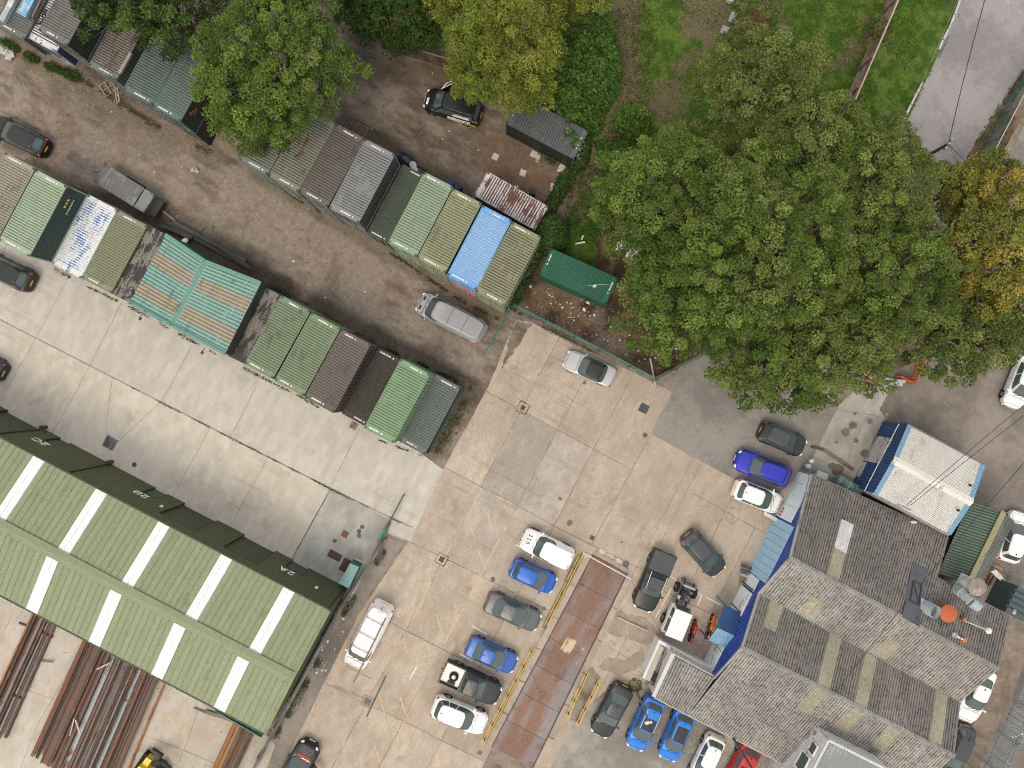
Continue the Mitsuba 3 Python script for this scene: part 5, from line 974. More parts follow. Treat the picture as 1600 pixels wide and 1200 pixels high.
car('parked_car', 'small silver white hatchback at the bottom edge beside the red car', 'hatch', (1086, 1226), (1121, 1151), 'off_white', W=1.70)
car('parked_car', 'red car at the bottom edge partly under the grey roof eave', 'hatch', (1138, 1240), (1177, 1164), 'red', W=1.74, glassroof=.4)
car('parked_car', 'white hatchback at the right edge beside the green lean-to', 'hatch', (1597, 801), (1573, 878), 'white', W=1.80)
car('parked_car', 'white saloon nosing out from under the grey roof on the right', 'saloon', (1507, 1127), (1543, 1044), 'white', W=1.84)
car('parked_car', 'dark slate car hidden half under the grey roof at the bottom right', 'hatch', (1476, 1216), (1512, 1134), 'dark_grey', W=1.76)
car('parked_car', 'white car at the right edge under the autumn coloured tree', 'hatch', (1581, 636), (1612, 558), 'white', W=1.78)
# ---------------------------------------------------------------- special vehicles and machines
def vehicle_frame(f, r):
    a, b = P(*f, .6), P(*r, .6); a[2] = b[2] = 0; L = np.linalg.norm(a - b); ce = (a + b) / 2; fx = (a - b) / L; fy = np.cross(UP, fx)
    def place(m):
        v, q = cat(m) if isinstance(m, list) else m
        return ce + np.asarray(v)[:, :1] * fx + np.asarray(v)[:, 1:2] * fy + np.asarray(v)[:, 2:] * UP, q
    return L, place
def wheel_at(t, place, c, rad, w=.22, axis=(0, 1, 0), nm='wheel'):
    wk = put(nm, place(lathe([(rad * .6, -w / 2), (rad * .93, -w / 2), (rad, -w * .3), (rad, w * .3), (rad * .93, w / 2), (rad * .6, w / 2)], c, axis, 20)), 'tyre', t, smooth=30)
    put('rim', place(lathe([(rad * .62, -w * .3), (rad * .55, w * .3), (rad * .2, w * .35), (0, w * .35)], c, axis, 14)), 'rim', wk)
def off_roader():
    t = thing('stripped_off_roader', 'white boxy off-roader with its front bodywork off and engine bared', 'off-roader')
    L, pl = vehicle_frame((1077, 911), (1046, 988))
    x = lambda s: L / 2 - s * L
    put('tub', pl([box((x(.72), 0, .85), (L * .56, 1.56, .62)), box((x(.72), .76, 1.0), (L * .56, .10, .5)), box((x(.72), -.76, 1.0), (L * .56, .10, .5))]), 'paint', t, col=(.64, .65, .66), wear=.15)
    put('cabin', pl(hexa(np.array([(x(.42), -.74, 1.2), (x(.985), -.74, 1.2), (x(.985), .74, 1.2), (x(.42), .74, 1.2)]), np.array([(x(.475), -.62, 1.93), (x(.98), -.64, 1.93), (x(.98), .64, 1.93), (x(.475), .62, 1.93)]))), 'paint', t, col=(.60, .61, .62), wear=.12)
    put('roof', pl([box((x(.735), 0, 1.97), (L * .52, 1.40, .07))] + [box((x(.76), y, 2.012), (L * .40, .05, .02)) for y in np.linspace(-.5, .5, 6)]), 'paint', t, col=(.82, .82, .82), wear=.08)
    put('windscreen', pl(hexa(np.array([(x(.414), -.64, 1.27), (x(.424), -.64, 1.27), (x(.424), .64, 1.27), (x(.414), .64, 1.27)]), np.array([(x(.462), -.56, 1.86), (x(.472), -.56, 1.86), (x(.472), .56, 1.86), (x(.462), .56, 1.86)]))), 'car_glass', t)
    for s in (-1, 1):
        for a, b in ((.50, .66), (.70, .95)):
            put('side_window', pl(hexa(np.array([(x(a), s * .755, 1.28), (x(b), s * .755, 1.28), (x(b), s * .72, 1.28), (x(a), s * .72, 1.28)]), np.array([(x(a + .01), s * .655, 1.85), (x(b), s * .665, 1.85), (x(b), s * .62, 1.85), (x(a + .01), s * .62, 1.85)]))), 'car_glass', t)
        wheel_at(t, pl, (x(.16), s * .74, .42), .42, .26, (0, s, 0)); wheel_at(t, pl, (x(.80), s * .80, .42), .42, .26, (0, s, 0))
        put('chassis_rail', pl(box((x(.22), s * .38, .62), (L * .5, .10, .16))), 'trim', t)
    put('engine', pl([box((x(.24), 0, .85), (.75, .42, .45)), box((x(.22), .28, .92), (.5, .2, .25)), box((x(.27), -.3, .9), (.5, .22, .3)), ball((x(.20), .1, 1.12), (.28, .16, .08)), tube([(x(.1), .3, .8), (x(.2), .35, 1.0), (x(.33), .25, 1.05)], .06, 8), tube([(x(.12), -.25, .9), (x(.25), -.1, 1.15), (x(.36), -.2, 1.0)], .05, 8)]), 'trim', t)
    put('engine_cover', pl([box((x(.26), -.1, 1.13), (.45, .30, .05)), box((x(.15), -.28, .95), (.2, .3, .2))]), 'paint', t, col=(.12, .125, .13)); put('battery', pl(box((x(.30), .5, .95), (.3, .2, .22))), 'paint', t, col=(.5, .5, .48))
    put('radiator', pl(box((x(.06), 0, .85), (.12, 1.0, .45))), 'paint', t, col=(.42, .43, .44)); put('front_bumper', pl(box((x(.01), 0, .55), (.1, 1.3, .16))), 'paint', t, col=(.1, .1, .1))
    put('rear_lamp_bracket', pl(box((x(1.0), .3, .8), (.1, .3, .2))), 'trim', t)
off_roader()
def bike(name, label, f, r, col):
    t = thing(name, label, 'motorbike', 'motorbikes beside the stripped off-roader')
    L, pl = vehicle_frame(f, r); x = lambda s: L / 2 - s * L
    for s in (.13, .86): wheel_at(t, pl, (x(s), 0, .31), .31, .15)
    put('tank', pl(ball((x(.42), 0, .88), (.30, .17, .15))), 'car_' + col, t, smooth=True); put('fairing', pl([ball((x(.24), 0, .80), (.26, .20, .26)), ball((x(.10), 0, .62), (.26, .09, .07))]), 'car_' + col, t, smooth=True)
    put('seat', pl(ball((x(.66), 0, .84), (.32, .13, .07))), 'trim', t, smooth=True); put('tail', pl(ball((x(.86), 0, .86), (.24, .11, .08))), 'car_' + col, t, smooth=True)
    put('handlebar', pl([tube([(x(.33), .36, 1.0), (x(.28), .12, 1.02), (x(.28), -.12, 1.02), (x(.33), -.36, 1.0)], .02, 6)]), 'trim', t)
    put('engine', pl([box((x(.48), 0, .48), (.5, .28, .38)), tube([(x(.16), .08, .32), (x(.26), .08, .85)], .03, 6), tube([(x(.16), -.08, .32), (x(.26), -.08, .85)], .03, 6), tube([(x(.5), -.16, .3), (x(.9), -.18, .42)], .05, 8)]), 'trim', t)
    for s in (-1, 1): put('mirror', pl(ball((x(.26), s * .30, 1.12), (.04, .07, .04))), 'trim', t, smooth=True)
bike('motorbike', 'red motorbike standing on the concrete between the stripped off-roader and the blue canopy', (1088, 971), (1078, 1003), 'red')
bike('motorbike', 'orange motorbike parked close against the blue canopy', (1116, 962), (1104, 1000), 'orange')
def trailer():
    t = thing('covered_trailer', 'grey covered trailer with shiny ribbed rear panel on the dirt track', 'trailer')
    L, pl = vehicle_frame((163, 274), (240, 322)); x = lambda s: L / 2 - s * L
    put('body', pl(box((x(.5), 0, .85), (L, 1.62, .75))), 'paint', t, col=(.10, .105, .11), wear=.3)
    put('cover', pl([grid(lambda u, v: (x(.0 + u * .80), v * .84, 1.32 + .14 * (1 - v * v) - .05 * math.sin(u * 9) * (1 - v * v) - (.12 if u < .35 else 0) * (.35 - u) / .35), np.linspace(0, 1, 14), np.linspace(-1, 1, 9)), box((x(.4), .84, 1.22), (L * .8, .03, .22)), box((x(.4), -.84, 1.22), (L * .8, .03, .22)), box((x(0.0), 0, 1.2), (.03, 1.66, .2))]), 'paint', t, col=(.135, .14, .148), patch=(.22, .215, .205), wear=.35)
    put('ribbed_panel', pl([box((x(.90), 0, 1.25), (L * .19, 1.66, .06))] + [box((x(.83 + .035 * i), 0, 1.30), (.06, 1.6, .05)) for i in range(5)]), 'paint', t, col=(.25, .28, .27), wear=.3)
    put('tailgate', pl(box((x(1.07), .0, .55), (L * .14, 1.4, .5))), 'paint', t, col=(.035, .033, .03), wear=.3); put('end_rail', pl(bar((x(1.0), .75, 1.1), (x(1.14), .68, .9), .06, .06)), 'trim', t)
    put('ramp_arm', pl([bar((x(0), .74, .7), (x(-.13), .85, .45), .07, .07), bar((x(0), -.74, .7), (x(-.14), -.9, .45), .07, .07)]), 'trim', t)
    for s in (-1, 1):
        wheel_at(t, pl, (x(.45), s * .85, .32), .32, .2, (0, s, 0)); wheel_at(t, pl, (x(.60), s * .85, .32), .32, .2, (0, s, 0))
        put('mudguard', pl(box((x(.52), s * .86, .69), (1.6, .26, .05))), 'trim', t)
trailer()
def digger():
    t = thing('yellow_loader', 'yellow compact loader with rusty bucket at the bottom edge of the steel yard', 'loader')
    L, pl = vehicle_frame((246, 1180), (204, 1242)); x = lambda s: L / 2 - s * L
    put('body', pl([box((x(.55), .0, 1.0), (L * .62, 1.3, .9)), box((x(.2), .32, .9), (L * .3, .5, .6))]), 'car_yellow', t)
    put('cab', pl(hexa(np.array([(x(.35), -.55, 1.45), (x(.78), -.55, 1.45), (x(.78), .55, 1.45), (x(.35), .55, 1.45)]), np.array([(x(.42), -.46, 2.25), (x(.74), -.46, 2.25), (x(.74), .46, 2.25), (x(.42), .46, 2.25)]))), 'car_yellow', t)
    put('roof_window', pl(box((x(.58), 0, 2.27), (.55, .6, .04))), 'car_glass', t); put('windscreen', pl(hexa(np.array([(x(.34), -.46, 1.5), (x(.355), -.46, 1.5), (x(.355), .46, 1.5), (x(.34), .46, 1.5)]), np.array([(x(.405), -.40, 2.2), (x(.42), -.40, 2.2), (x(.42), .40, 2.2), (x(.405), .40, 2.2)]))), 'car_glass', t)
    for s in (-1, 1):
        put('track', pl([box((x(.5), s * .78, .38), (L * .8, .36, .62))]), 'tyre', t)
    put('arm', pl([bar((x(.1), -.25, 1.2), (x(-.12), -.55, 1.5), .24, .3), bar((x(-.12), -.55, 1.5), (x(.05), -1.5, .8), .22, .26)]), 'trim', t)
    put('bucket', pl([tube([(x(.18), -.95, .45), (x(.34), -1.55, .42)], .42, 14)]), 'paint', t, col=(.12, .075, .055), patch=(.2, .11, .06), wear=.4)
    put('front_blade', pl([box((x(-.08), .1, .8), (.22, 1.0, .3))]), 'trim', t)
digger()

# ---------------------------------------------------------------- trees and shrubs
OLIVE = [(.102, .128, .038), (.128, .154, .046), (.084, .112, .034)]; LEAF = [(.086, .130, .030), (.118, .164, .038), (.064, .104, .026)]
DARKL = [(.040, .066, .018), (.055, .082, .026), (.034, .056, .020)]; YEL = [(.132, .155, .030), (.100, .134, .026), (.160, .168, .036)]
GOLD = [(.195, .165, .036), (.140, .145, .034), (.235, .190, .044), (.105, .126, .030), (.100, .122, .030)]; BRIGHT = [(.062, .128, .028), (.082, .150, .034), (.050, .104, .024)]
CONI = [(.055, .104, .026), (.076, .126, .032), (.042, .082, .024)]; IVY = [(.030, .070, .018), (.042, .090, .022), (.050, .104, .024)]
NLEAF = []
def leaf_mesh(c, nrm, size, colors, rng, aspect=.62):
    n = len(c); t = np.cross(nrm, rng.normal(size=(n, 3))); t /= np.linalg.norm(t, axis=1, keepdims=True) + 1e-9; b = np.cross(nrm, t)
    l = size[:, None] * .5; w = l * aspect
    v = np.stack([c - t * l, c - b * w + nrm * l * .12, c + t * l, c + b * w + nrm * l * .12], 1).reshape(-1, 3)
    i = np.arange(n)[:, None] * 4
    return v, np.vstack([i + [0, 1, 2], i + [0, 2, 3]]), np.repeat(colors, 4, 0)
def put_leaves(name, parent, v, f, col): 
    k = key(name, parent); scene[k] = mikit.ply(trimesh.Trimesh(v, f, process=False), 'leaves', smooth=False, color=np.clip(col, 0, 1)); return k
def sph(n, rng):
    i = np.arange(n) + .5; ph = np.arccos(1 - 2 * i / n); th = np.pi * (1 + 5 ** .5) * i + rng.uniform(0, 6)
    return np.stack([np.cos(th) * np.sin(ph), np.sin(th) * np.sin(ph), np.cos(ph)], -1)
def tree(name, label, px, rpx, ztop, pal_, seed, z0=None, boughs=13, leaf=.195, dens=1.0, group=None, cat_='tree', lean=(0, 0), clump=.85, bare=.0, aspect=.62, droop=0., sep=1.12):
    """A tapered trunk with limbs to every bough, and a crown of leaf clumps spread over the boughs. px: centre of the crown as it shows, rpx: its half axes there."""
    rng = np.random.default_rng(seed); t = thing(name, label, cat_, group)
    zm = ztop * .66; c0 = P(*px, zm); k = (H - zm) / F; R = np.array([rpx[0] * k, rpx[1] * k, ztop * .36])
    base = np.array([c0[0] + lean[0], c0[1] + lean[1], 0.0])
    # boughs
    bs = []
    boughs = int(boughs * 1.7); dirs = sph(int(boughs * 1.7), rng); dirs = dirs[dirs[:, 2] > -.2][:boughs]
    for d in dirs:
        rr = rng.uniform(.56, .80); br = rng.uniform(.22, .34)
        bs.append((c0 + d * R * rr * np.array([1.12, 1.12, .95]) , br * np.array([(R[0] + R[1]) / 2] * 2 + [min(R[2], (R[0] + R[1]) / 2) * .85])))
    bs.append((c0 + [0, 0, R[2] * .1], .42 * R))
    Rm = (R[0] + R[1]) / 2
    tr = [base, base + (c0 - base) * .5 + [rng.normal() * .1, rng.normal() * .1, 0], c0 + [0, 0, R[2] * .1]]; r0 = .035 * ztop ** 1.05 * .8
    put('trunk', tube(tr, [r0, r0 * .75, r0 * .4], 9), 'bark', t, smooth=True)
    limbs = []
    for b, _ in bs:
        s = base + (c0 - base) * rng.uniform(.45, .9); m = (s + b) / 2 + rng.normal(size=3) * .25
        limbs.append(tube([s, m, b, b + (b - s) * .12], [r0 * .35, r0 * .25, r0 * .14, .02], 6))
        for _ in range(3):
            e = b + rng.normal(size=3) * _bs(b, bs) * .55 + [0, 0, .2]; limbs.append(tube([m, (m + e) / 2 + rng.normal(size=3) * .15, e], [r0 * .14, r0 * .09, .015], 5))
    lk = put('limb', limbs, 'bark', t, smooth=True); labels[lk] = {'kind': 'stuff'}
    # clumps over the boughs
    C, Rc, B = [], [], []
    for bi, (b, br) in enumerate(bs):
        n = max(6, int(4 * br[0] ** 2 / (clump * .62) ** 2 * 1.3))
        for d in sph(n, rng):
            if d[2] < -.45: continue
            p = b + d * br * rng.uniform(.72, 1.06)
            ins = [np.linalg.norm((p - q) / qr) for qi, (q, qr) in enumerate(bs) if qi != bi]
            if min(ins, default=2) < .70 or p[2] < .4: continue
            if rng.random() < bare: continue
            if C and np.min(((np.array(C) - p) ** 2).sum(1)) < (clump * sep) ** 2: continue
            C.append(p); Rc.append(clump * rng.uniform(.6, 1.0)); B.append(bi)
    C, Rc, B = np.array(C), np.array(Rc), np.array(B)
    m = int(112 * dens * (clump / .85) ** 2 * (.26 / leaf) ** 1.6)
    n = len(C); ci = np.repeat(np.arange(n), m)
    d = rng.normal(size=(n * m, 3)) + [0, 0, .55]; d /= np.linalg.norm(d, axis=1, keepdims=True)
    rad = Rc[ci] * rng.uniform(.25, 1.0, n * m) ** .5 * .92
    p = C[ci] + d * rad[:, None] * [1, 1, .62] - np.array([0, 0, droop]) * (rad ** 2)[:, None]
    nr = d * .55 + [0, 0, .75] + rng.normal(size=p.shape) * .42; nr /= np.linalg.norm(nr, axis=1, keepdims=True)
    pl_ = np.array(pal_); base_c = pl_[rng.integers(len(pl_), size=n)] * .6 + pl_[rng.integers(len(pl_), size=len(bs))][B] * .4
    col = base_c[ci] * 1.22 * rng.uniform(.72, 1.3, (n, 1))[ci] * 1.06 * rng.uniform(.6, 1.4, (n * m, 1)) * rng.uniform(.9, 1.1, (n * m, 3))
    put_leaves('crown', t, *leaf_mesh(p, nr, leaf * rng.uniform(.6, 1.3, n * m), col, rng, aspect))
    NLEAF.append(n * m)
    return t
def _bs(b, bs): return next(r[0] for q, r in bs if q is b)
def conifer(name, label, px, rpx, ztop, pal_, seed, sprays=150, leaf=.30, cat_='tree', ratio=.30):
    """Flat drooping sprays in whorls round a straight stem."""
    rng = np.random.default_rng(seed); t = thing(name, label, cat_)
    b = P(*px, 0); top = P(*px, 0) + [0, 0, ztop]; k = (H - ztop * .5) / F; R = rpx * k
    put('trunk', tube([b, top], [.028 * ztop, .02], 8), 'bark', t, smooth=True)
    V, Nn, S, Cc = [], [], [], []; br = []
    for i in range(sprays):
        u = rng.random() ** .8; z = ztop * (.18 + .80 * u); L = R * (1 - u * .88) * rng.uniform(.7, 1.1) + .25; th = rng.uniform(0, 2 * np.pi)
        d = np.array([math.cos(th), math.sin(th), 0]); s = np.cross(UP, d); n = int(16 + 42 * L)
        a = rng.uniform(.15, 1, n); y = rng.normal(size=n) * ratio * L * (1 - .75 * np.abs(a - .45)) * .55
        p = b * [1, 1, 0] + UP * z + d * (a * L)[:, None] + s * y[:, None]; p[:, 2] += .25 * a - .5 * a ** 2 * L * .45 + rng.normal(size=n) * .07
        br.append(tube([b * [1, 1, 0] + UP * z, b * [1, 1, 0] + UP * (z + .1 - .2 * L * .5) + d * L * .9], [.035, .01], 4))
        c = np.array(pal_)[rng.integers(len(pal_))] * rng.uniform(.8, 1.2)
        V.append(p); Nn.append(np.tile(UP, (n, 1)) + rng.normal(size=(n, 3)) * .3 + d * .2); S.append(rng.uniform(.6, 1.4, n) * leaf); Cc.append(c * rng.uniform(.75, 1.3, (n, 1)))
    lk = put('branch', br, 'bark', t); labels[lk] = {'kind': 'stuff'}
    V, Nn = np.vstack(V), np.vstack(Nn); Nn /= np.linalg.norm(Nn, axis=1, keepdims=True)
    put_leaves('crown', t, *leaf_mesh(V, Nn, np.concatenate(S), np.vstack(Cc), rng, .38))
def mound(name, label, s, h, pal_, seed, n_m2=55, leaf=.20, cat_='hedge', kind=None, rnd=.5, rough_=.5):
    """A hedge or shrub mass that fills an outline, with an uneven leafy surface."""
    rng = np.random.default_rng(seed); pg = poly(s, h * .7) if isinstance(s, str) else s
    x0, y0, x1, y1 = pg.bounds; n = int((x1 - x0) * (y1 - y0) * n_m2); q = rng.uniform([x0, y0], [x1, y1], (n, 2))
    q = q[shapely.contains_xy(pg, q[:, 0], q[:, 1])]; dist = shapely.distance(shapely.points(q), pg.exterior)
    nz = meshkit.fbm(np.c_[q * .9, np.full(len(q), seed)], 3, seed); edge = 1 - np.exp(-dist / (rnd * .7))
    z = h * edge * (1 - rough_ + rough_ * 1.6 * nz) * np.where(rng.random(len(q)) < .3, rng.uniform(.35, 1, len(q)), rng.uniform(.9, 1.06, len(q)))
    c = np.c_[q, np.maximum(z, .05)]; nr = rng.normal(size=c.shape) * .5 + [0, 0, .8]; nr /= np.linalg.norm(nr, axis=1, keepdims=True)
    pl_ = np.array(pal_); tone = meshkit.noise(np.c_[q * .7, np.full(len(q), 3.3)], seed + 9); ix = np.clip((tone * len(pl_) + rng.normal(size=len(q)) * .5).astype(int), 0, len(pl_) - 1)
    col = pl_[ix] * 1.25 * rng.uniform(.6, 1.4, (len(q), 1)); m = leaf_mesh(c, nr, leaf * rng.uniform(.6, 1.4, len(q)), col, rng)
    if kind == 'stuff':
        k = put_leaves(name, None, *m); return tag(k, label, cat_, kind='stuff')
    t = thing(name, label, cat_); st = []
    for _ in range(max(4, int(pg.area * .5))):
        a = q[rng.integers(len(q))]; st.append(tube([(a[0], a[1], 0), (a[0] + rng.normal() * .15, a[1] + rng.normal() * .15, h * .6)], [.035, .012], 5))
    lk = put('stem', st, 'bark', t); labels[lk] = {'kind': 'stuff'}
    put_leaves('foliage', t, *m); return t
def circle(x, y, r, z, sq=1.0): return ' '.join(f'{x + r * math.cos(a):.1f},{y + r * sq * math.sin(a):.1f}' for a in np.linspace(0, 2 * np.pi, 20)[:-1])
# top left and top middle
tree('leafy_tree', 'large mid green tree between the upper and middle container rows', (428, 110), (118, 120), 11.5, LEAF, 21, boughs=16)
tree('leafy_tree', 'mid green tree lobe overhanging the leaf strewn containers', (402, 182), (66, 54), 8.5, LEAF, 22, boughs=9)
tree('dark_tree', 'dark blue green tree in the top left over the near black container', (190, 2), (85, 62), 10, DARKL, 23, boughs=9, leaf=.22)
tree('dark_tree', 'dark grey green tree left of the large mid green tree at the top', (272, 22), (72, 70), 11, DARKL + [LEAF[0]], 24, boughs=10, leaf=.22)
tree('leafy_tree', 'mid green tree at the top edge left of the conifers', (455, -15), (90, 55), 11, LEAF + [DARKL[1]], 25, boughs=9)
conifer('conifer_tree', 'dark feathery conifer at the top edge left of the black people carrier', (596, 32), 74, 10.5, CONI, 26, 260)
conifer('conifer_tree', 'dark conifer with low branches nearest the timber fence at the top', (652, 48), 66, 9.5, CONI + CONI + [(.075, .075, .028)], 27, 240)
conifer('conifer_tree', 'green conifer behind the two dark ones at the top edge', (560, -30), 62, 11, CONI + [LEAF[1]], 28, 200)
conifer('conifer_tree', 'green conifer at the top edge beside the yellow green tree', (690, -20), 60, 10, CONI + [LEAF[1]], 29, 200)
tree('yellow_green_tree', 'yellow green feathery tree overhanging the rear of the black people carrier', (783, 86), (92, 84), 9.5, YEL, 30, boughs=15, leaf=.24, aspect=.36, droop=.15, sep=.8, dens=1.35)
tree('yellow_green_tree', 'yellow green tree at the top edge right of the conifers', (735, 5), (66, 60), 10, YEL + [LEAF[1]], 31, boughs=10, leaf=.24, aspect=.36, droop=.15, sep=.8, dens=1.3)
tree('yellow_green_tree', 'yellow green tree top above the bright hedge at the top edge', (895, -6), (76, 36), 9, YEL, 32, boughs=9, leaf=.24, aspect=.36, droop=.15, sep=.8, dens=1.3)
mound('tall_hedge', 'bright green tall hedge between the yellow green tree and the garden lawn', '846,60 875,-15 950,-25 970,40 980,92 972,132 955,160 938,182 912,206 880,214 862,196 850,150', 3.4, BRIGHT, 33, 190, .26, rnd=.8, rough_=.62)
mound('round_bush', 'rounded green bush at the foot of the tall bright hedge', circle(920, 176, 30, 2), 2.6, BRIGHT + [LEAF[1]], 34, 190, .25, 'bush', rnd=1.1)
mound('round_bush', 'nearly round bright green bush standing alone by the lawn', circle(995, 181, 34, 2), 2.8, BRIGHT + [LEAF[1]], 35, 200, .26, 'bush', rnd=1.0, rough_=.4)
mound('ivy_hedge', 'ivy hedge along the right side of the back yard', '895,205 932,200 925,240 905,265 885,300 868,330 840,330 858,300 876,262 892,248', 2.2, IVY, 36, 150, .22, rnd=.7)
mound('ivy_bush', 'dark ivy mass over the end of the rusty roofed container', circle(862, 358, 33, 3, 1.05), 3.9, IVY + [DARKL[0]], 37, 190, .20, 'bush', rnd=.9)
mound('ivy_hedge', 'narrow ivy strip down the end of the olive container to the palisade', '842,368 856,385 838,420 818,455 806,486 796,480 806,450 822,410', 2.4, IVY + [LEAF[1]], 38, 170, .18, rnd=.5)
mound('climbing_shrub', 'pale flowering climber over the right end of the slate grey container', '858,172 896,190 928,222 906,254 884,236 868,210 852,196', 3.5, BRIGHT + [(.20, .22, .14), LEAF[1]], 58, 150, .22, 'bush', rnd=.6, rough_=.45)
mound('laurel_hedge', 'mid green shrub belt below the round bush', '930,210 985,208 1030,228 1042,262 1010,300 975,282 950,255', 2.4, IVY + [BRIGHT[0]], 39, 150, .22, rnd=.8)
mound('ground_ivy', 'dark ground cover between ivy hedge and big trees', '905,262 945,250 985,285 960,350 935,385 905,372 885,345 880,310', .45, [(.030, .075, .014), (.040, .095, .016)], 40, 60, .18, 'ground cover', 'stuff')
mound('yellow_shrub', 'yellow green shrub at the left foot of the big trees', '935,272 965,262 985,300 970,335 945,330', 2.0, [YEL[1], LEAF[1], LEAF[0]], 41, 90, .22, 'bush', rnd=.7)
tree('bramble_shrub', 'brown and green bramble by the timber fence on the lawn', (1368, 52), (22, 26), 2.6, [(.07, .055, .02), LEAF[0], (.09, .06, .03)], 42, boughs=5, clump=.4, leaf=.16, cat_='bush')
tree('bramble_shrub', 'brown twiggy shrub in the flower bed at the top of the lawn', (1176, 40), (26, 38), 1.8, [(.13, .075, .045), LEAF[1], (.15, .085, .05)], 43, boughs=6, clump=.45, leaf=.16, cat_='bush', bare=.2)
mound('flower_bed', 'leafy green bed along the edge of the garden lawn', '1140,40 1165,-20 1235,-20 1215,40 1180,75 1145,70', .8, BRIGHT + [DARKL[1]], 44, 60, .18, 'flower bed', rnd=.5)
# the big group
G_ = 'broadleaf trees of the big clump'
tree('big_tree', 'pale olive tree at the upper left of the big clump beside the lawn', (1180, 140), (112, 78), 12, OLIVE, 45, boughs=14, group=G_)
tree('big_tree', 'olive tree at the upper right of the big clump below the verge', (1262, 232), (92, 82), 12.5, OLIVE + [LEAF[0]], 46, boughs=12, group=G_)
tree('big_tree', 'bright mid green tree at the left of the big clump above the emerald container', (1045, 330), (112, 105), 12, LEAF, 47, boughs=15, group=G_)
tree('big_tree', 'tall bright green tree at the centre of the big clump', (1185, 385), (145, 132), 15, LEAF + [OLIVE[1]], 48, boughs=18, group=G_)
tree('big_tree', 'olive green tree right of the centre of the big clump below the road', (1350, 295), (104, 100), 12, OLIVE + [LEAF[1]], 49, boughs=14, group=G_)
tree('big_tree', 'mid green tree in the lower right middle of the big clump', (1370, 440), (112, 98), 13, LEAF + [OLIVE[0]], 50, boughs=14, group=G_)
tree('big_tree', 'mid green tree at the lower left of the big clump over the leaf litter', (1075, 470), (118, 92), 11.5, LEAF, 51, boughs=14, group=G_)
tree('big_tree', 'tree at the bottom of the big clump hanging over the dark asphalt', (1195, 568), (92, 74), 11, LEAF + [OLIVE[0]], 52, boughs=12, group=G_)
tree('big_tree', 'olive tree at the lower right of the big clump above the forecourt', (1300, 540), (98, 78), 11.5, OLIVE, 53, boughs=12, group=G_)
tree('big_tree', 'small tree at the upper left foot of the big clump next to the shrub belt', (1085, 242), (62, 46), 9, LEAF + [OLIVE[1]], 54, boughs=8, group=G_)
tree('autumn_tree', 'autumn gold tree at the right edge below the road', (1536, 372), (100, 122), 12.5, GOLD, 55, boughs=14)
tree('autumn_tree', 'turning yellow and green tree under the utility pole', (1500, 295), (58, 45), 9.5, GOLD[:2] + [OLIVE[1]], 56, boughs=8)
tree('olive_tree', 'dull olive tree at the right edge above the brown asphalt', (1490, 512), (104, 72), 9.5, OLIVE + [DARKL[1]], 57, boughs=13, leaf=.23)
tree('olive_tree', 'dull olive tree at the right edge next to the autumn gold one', (1588, 490), (64, 72), 9, OLIVE + [GOLD[3]], 58, boughs=9, leaf=.23)
# ---------------------------------------------------------------- weighbridge, rails, gates and fences
def weighbridge():
    t = thing('weighbridge', 'long rusty steel weighbridge deck set in a concrete surround', 'weighbridge')
    a, b, c, d = [P(*q, .09) for q in ((927, 868), (979, 896), (831, 1200), (769, 1167))]
    n = 7; rng = np.random.default_rng(2)
    for i in range(n):
        u0, u1 = i / n + .0008, (i + 1) / n - .0008
        q = [a + (d - a) * u0, b + (c - b) * u0, b + (c - b) * u1, a + (d - a) * u1]
        m = slab(q, .08); put('deck_plate', m, 'rust_plate', t, uv=np.tile([rng.random(), .5], (len(m[0]), 1)))
    dx = (b - a) / np.linalg.norm(b - a); ln = (d - a) / np.linalg.norm(d - a)
    for p_, q_, s in ((a, d, -1), (b, c, 1)):
        put('edge_angle', [bar(p_ + dx * s * .03, q_ + dx * s * .03, .06, .09)], 'paint', t, col=(.12, .06, .05), wear=.4)
        for i in range(6): 
            u = p_ + (q_ - p_) * (i / 6 + .002); w_ = p_ + (q_ - p_) * ((i + 1) / 6 - .002); m = bar(u + dx * s * .36 - UP * .02, w_ + dx * s * .36 - UP * .02, .52, .12)
            put('kerb_block', m, 'tan_concrete', t, uv=np.tile([rng.random(), .1], (8, 1)))
    m = bar(a - ln * .22, b - ln * .22, .36, .12); put('end_kerb', m, 'tan_concrete', t, uv=np.tile([.3, .1], (8, 1)))
    put('end_plate', [bar(a - ln * .03 + UP * .01, b - ln * .03 + UP * .01, .14, .10)], 'paint', t, col=(.10, .055, .045), wear=.3)
    X = lambda u, v: a + (b - a) * u + (d - a) * v + UP * .006
    pz = ragged(Polygon([X(.40, .385)[:2], X(.68, .385)[:2], X(.68, .455)[:2], X(.40, .455)[:2]]), .08, .12, 3)
    put('worn_patch', prism(pz, .08, .097), 'paint', t, col=(.50, .42, .30), patch=(.26, .12, .07), wear=.5, label='cream worn patch in the middle of the rusty deck')
    pz = ragged(Polygon([X(.90, .40)[:2], X(.95, .40)[:2], X(.95, .48)[:2], X(.90, .48)[:2]]), .05, .1, 4)
    put('worn_patch', prism(pz, .08, .097), 'paint', t, col=(.45, .36, .28), patch=(.26, .12, .07), wear=.6)
weighbridge()
one('barrier_pole', 'thin white pole lying across the top end of the weighbridge', 'barrier pole', [tube([P(911, 864, .9), P(986, 905, .9)], .04, 8), cyl(P(913, 866, 0), .06, .9, 8)], 'paint', col=(.68, .68, .70))
for i, (x, y, c_, lab) in enumerate(((940, 863, (.52, .46, .36), 'left pale square slab at the top end of the weighbridge'), (952, 870, (.55, .40, .36), 'pinkish square slab at the top end of the weighbridge'), (966, 877, (.52, .46, .36), 'right pale square slab at the top end of the weighbridge'))):
    one('paving_slab', lab, 'paving slab', box(P(x, y, .06), (.46, .46, .06), ANG), 'paint', col=c_, wear=.35)
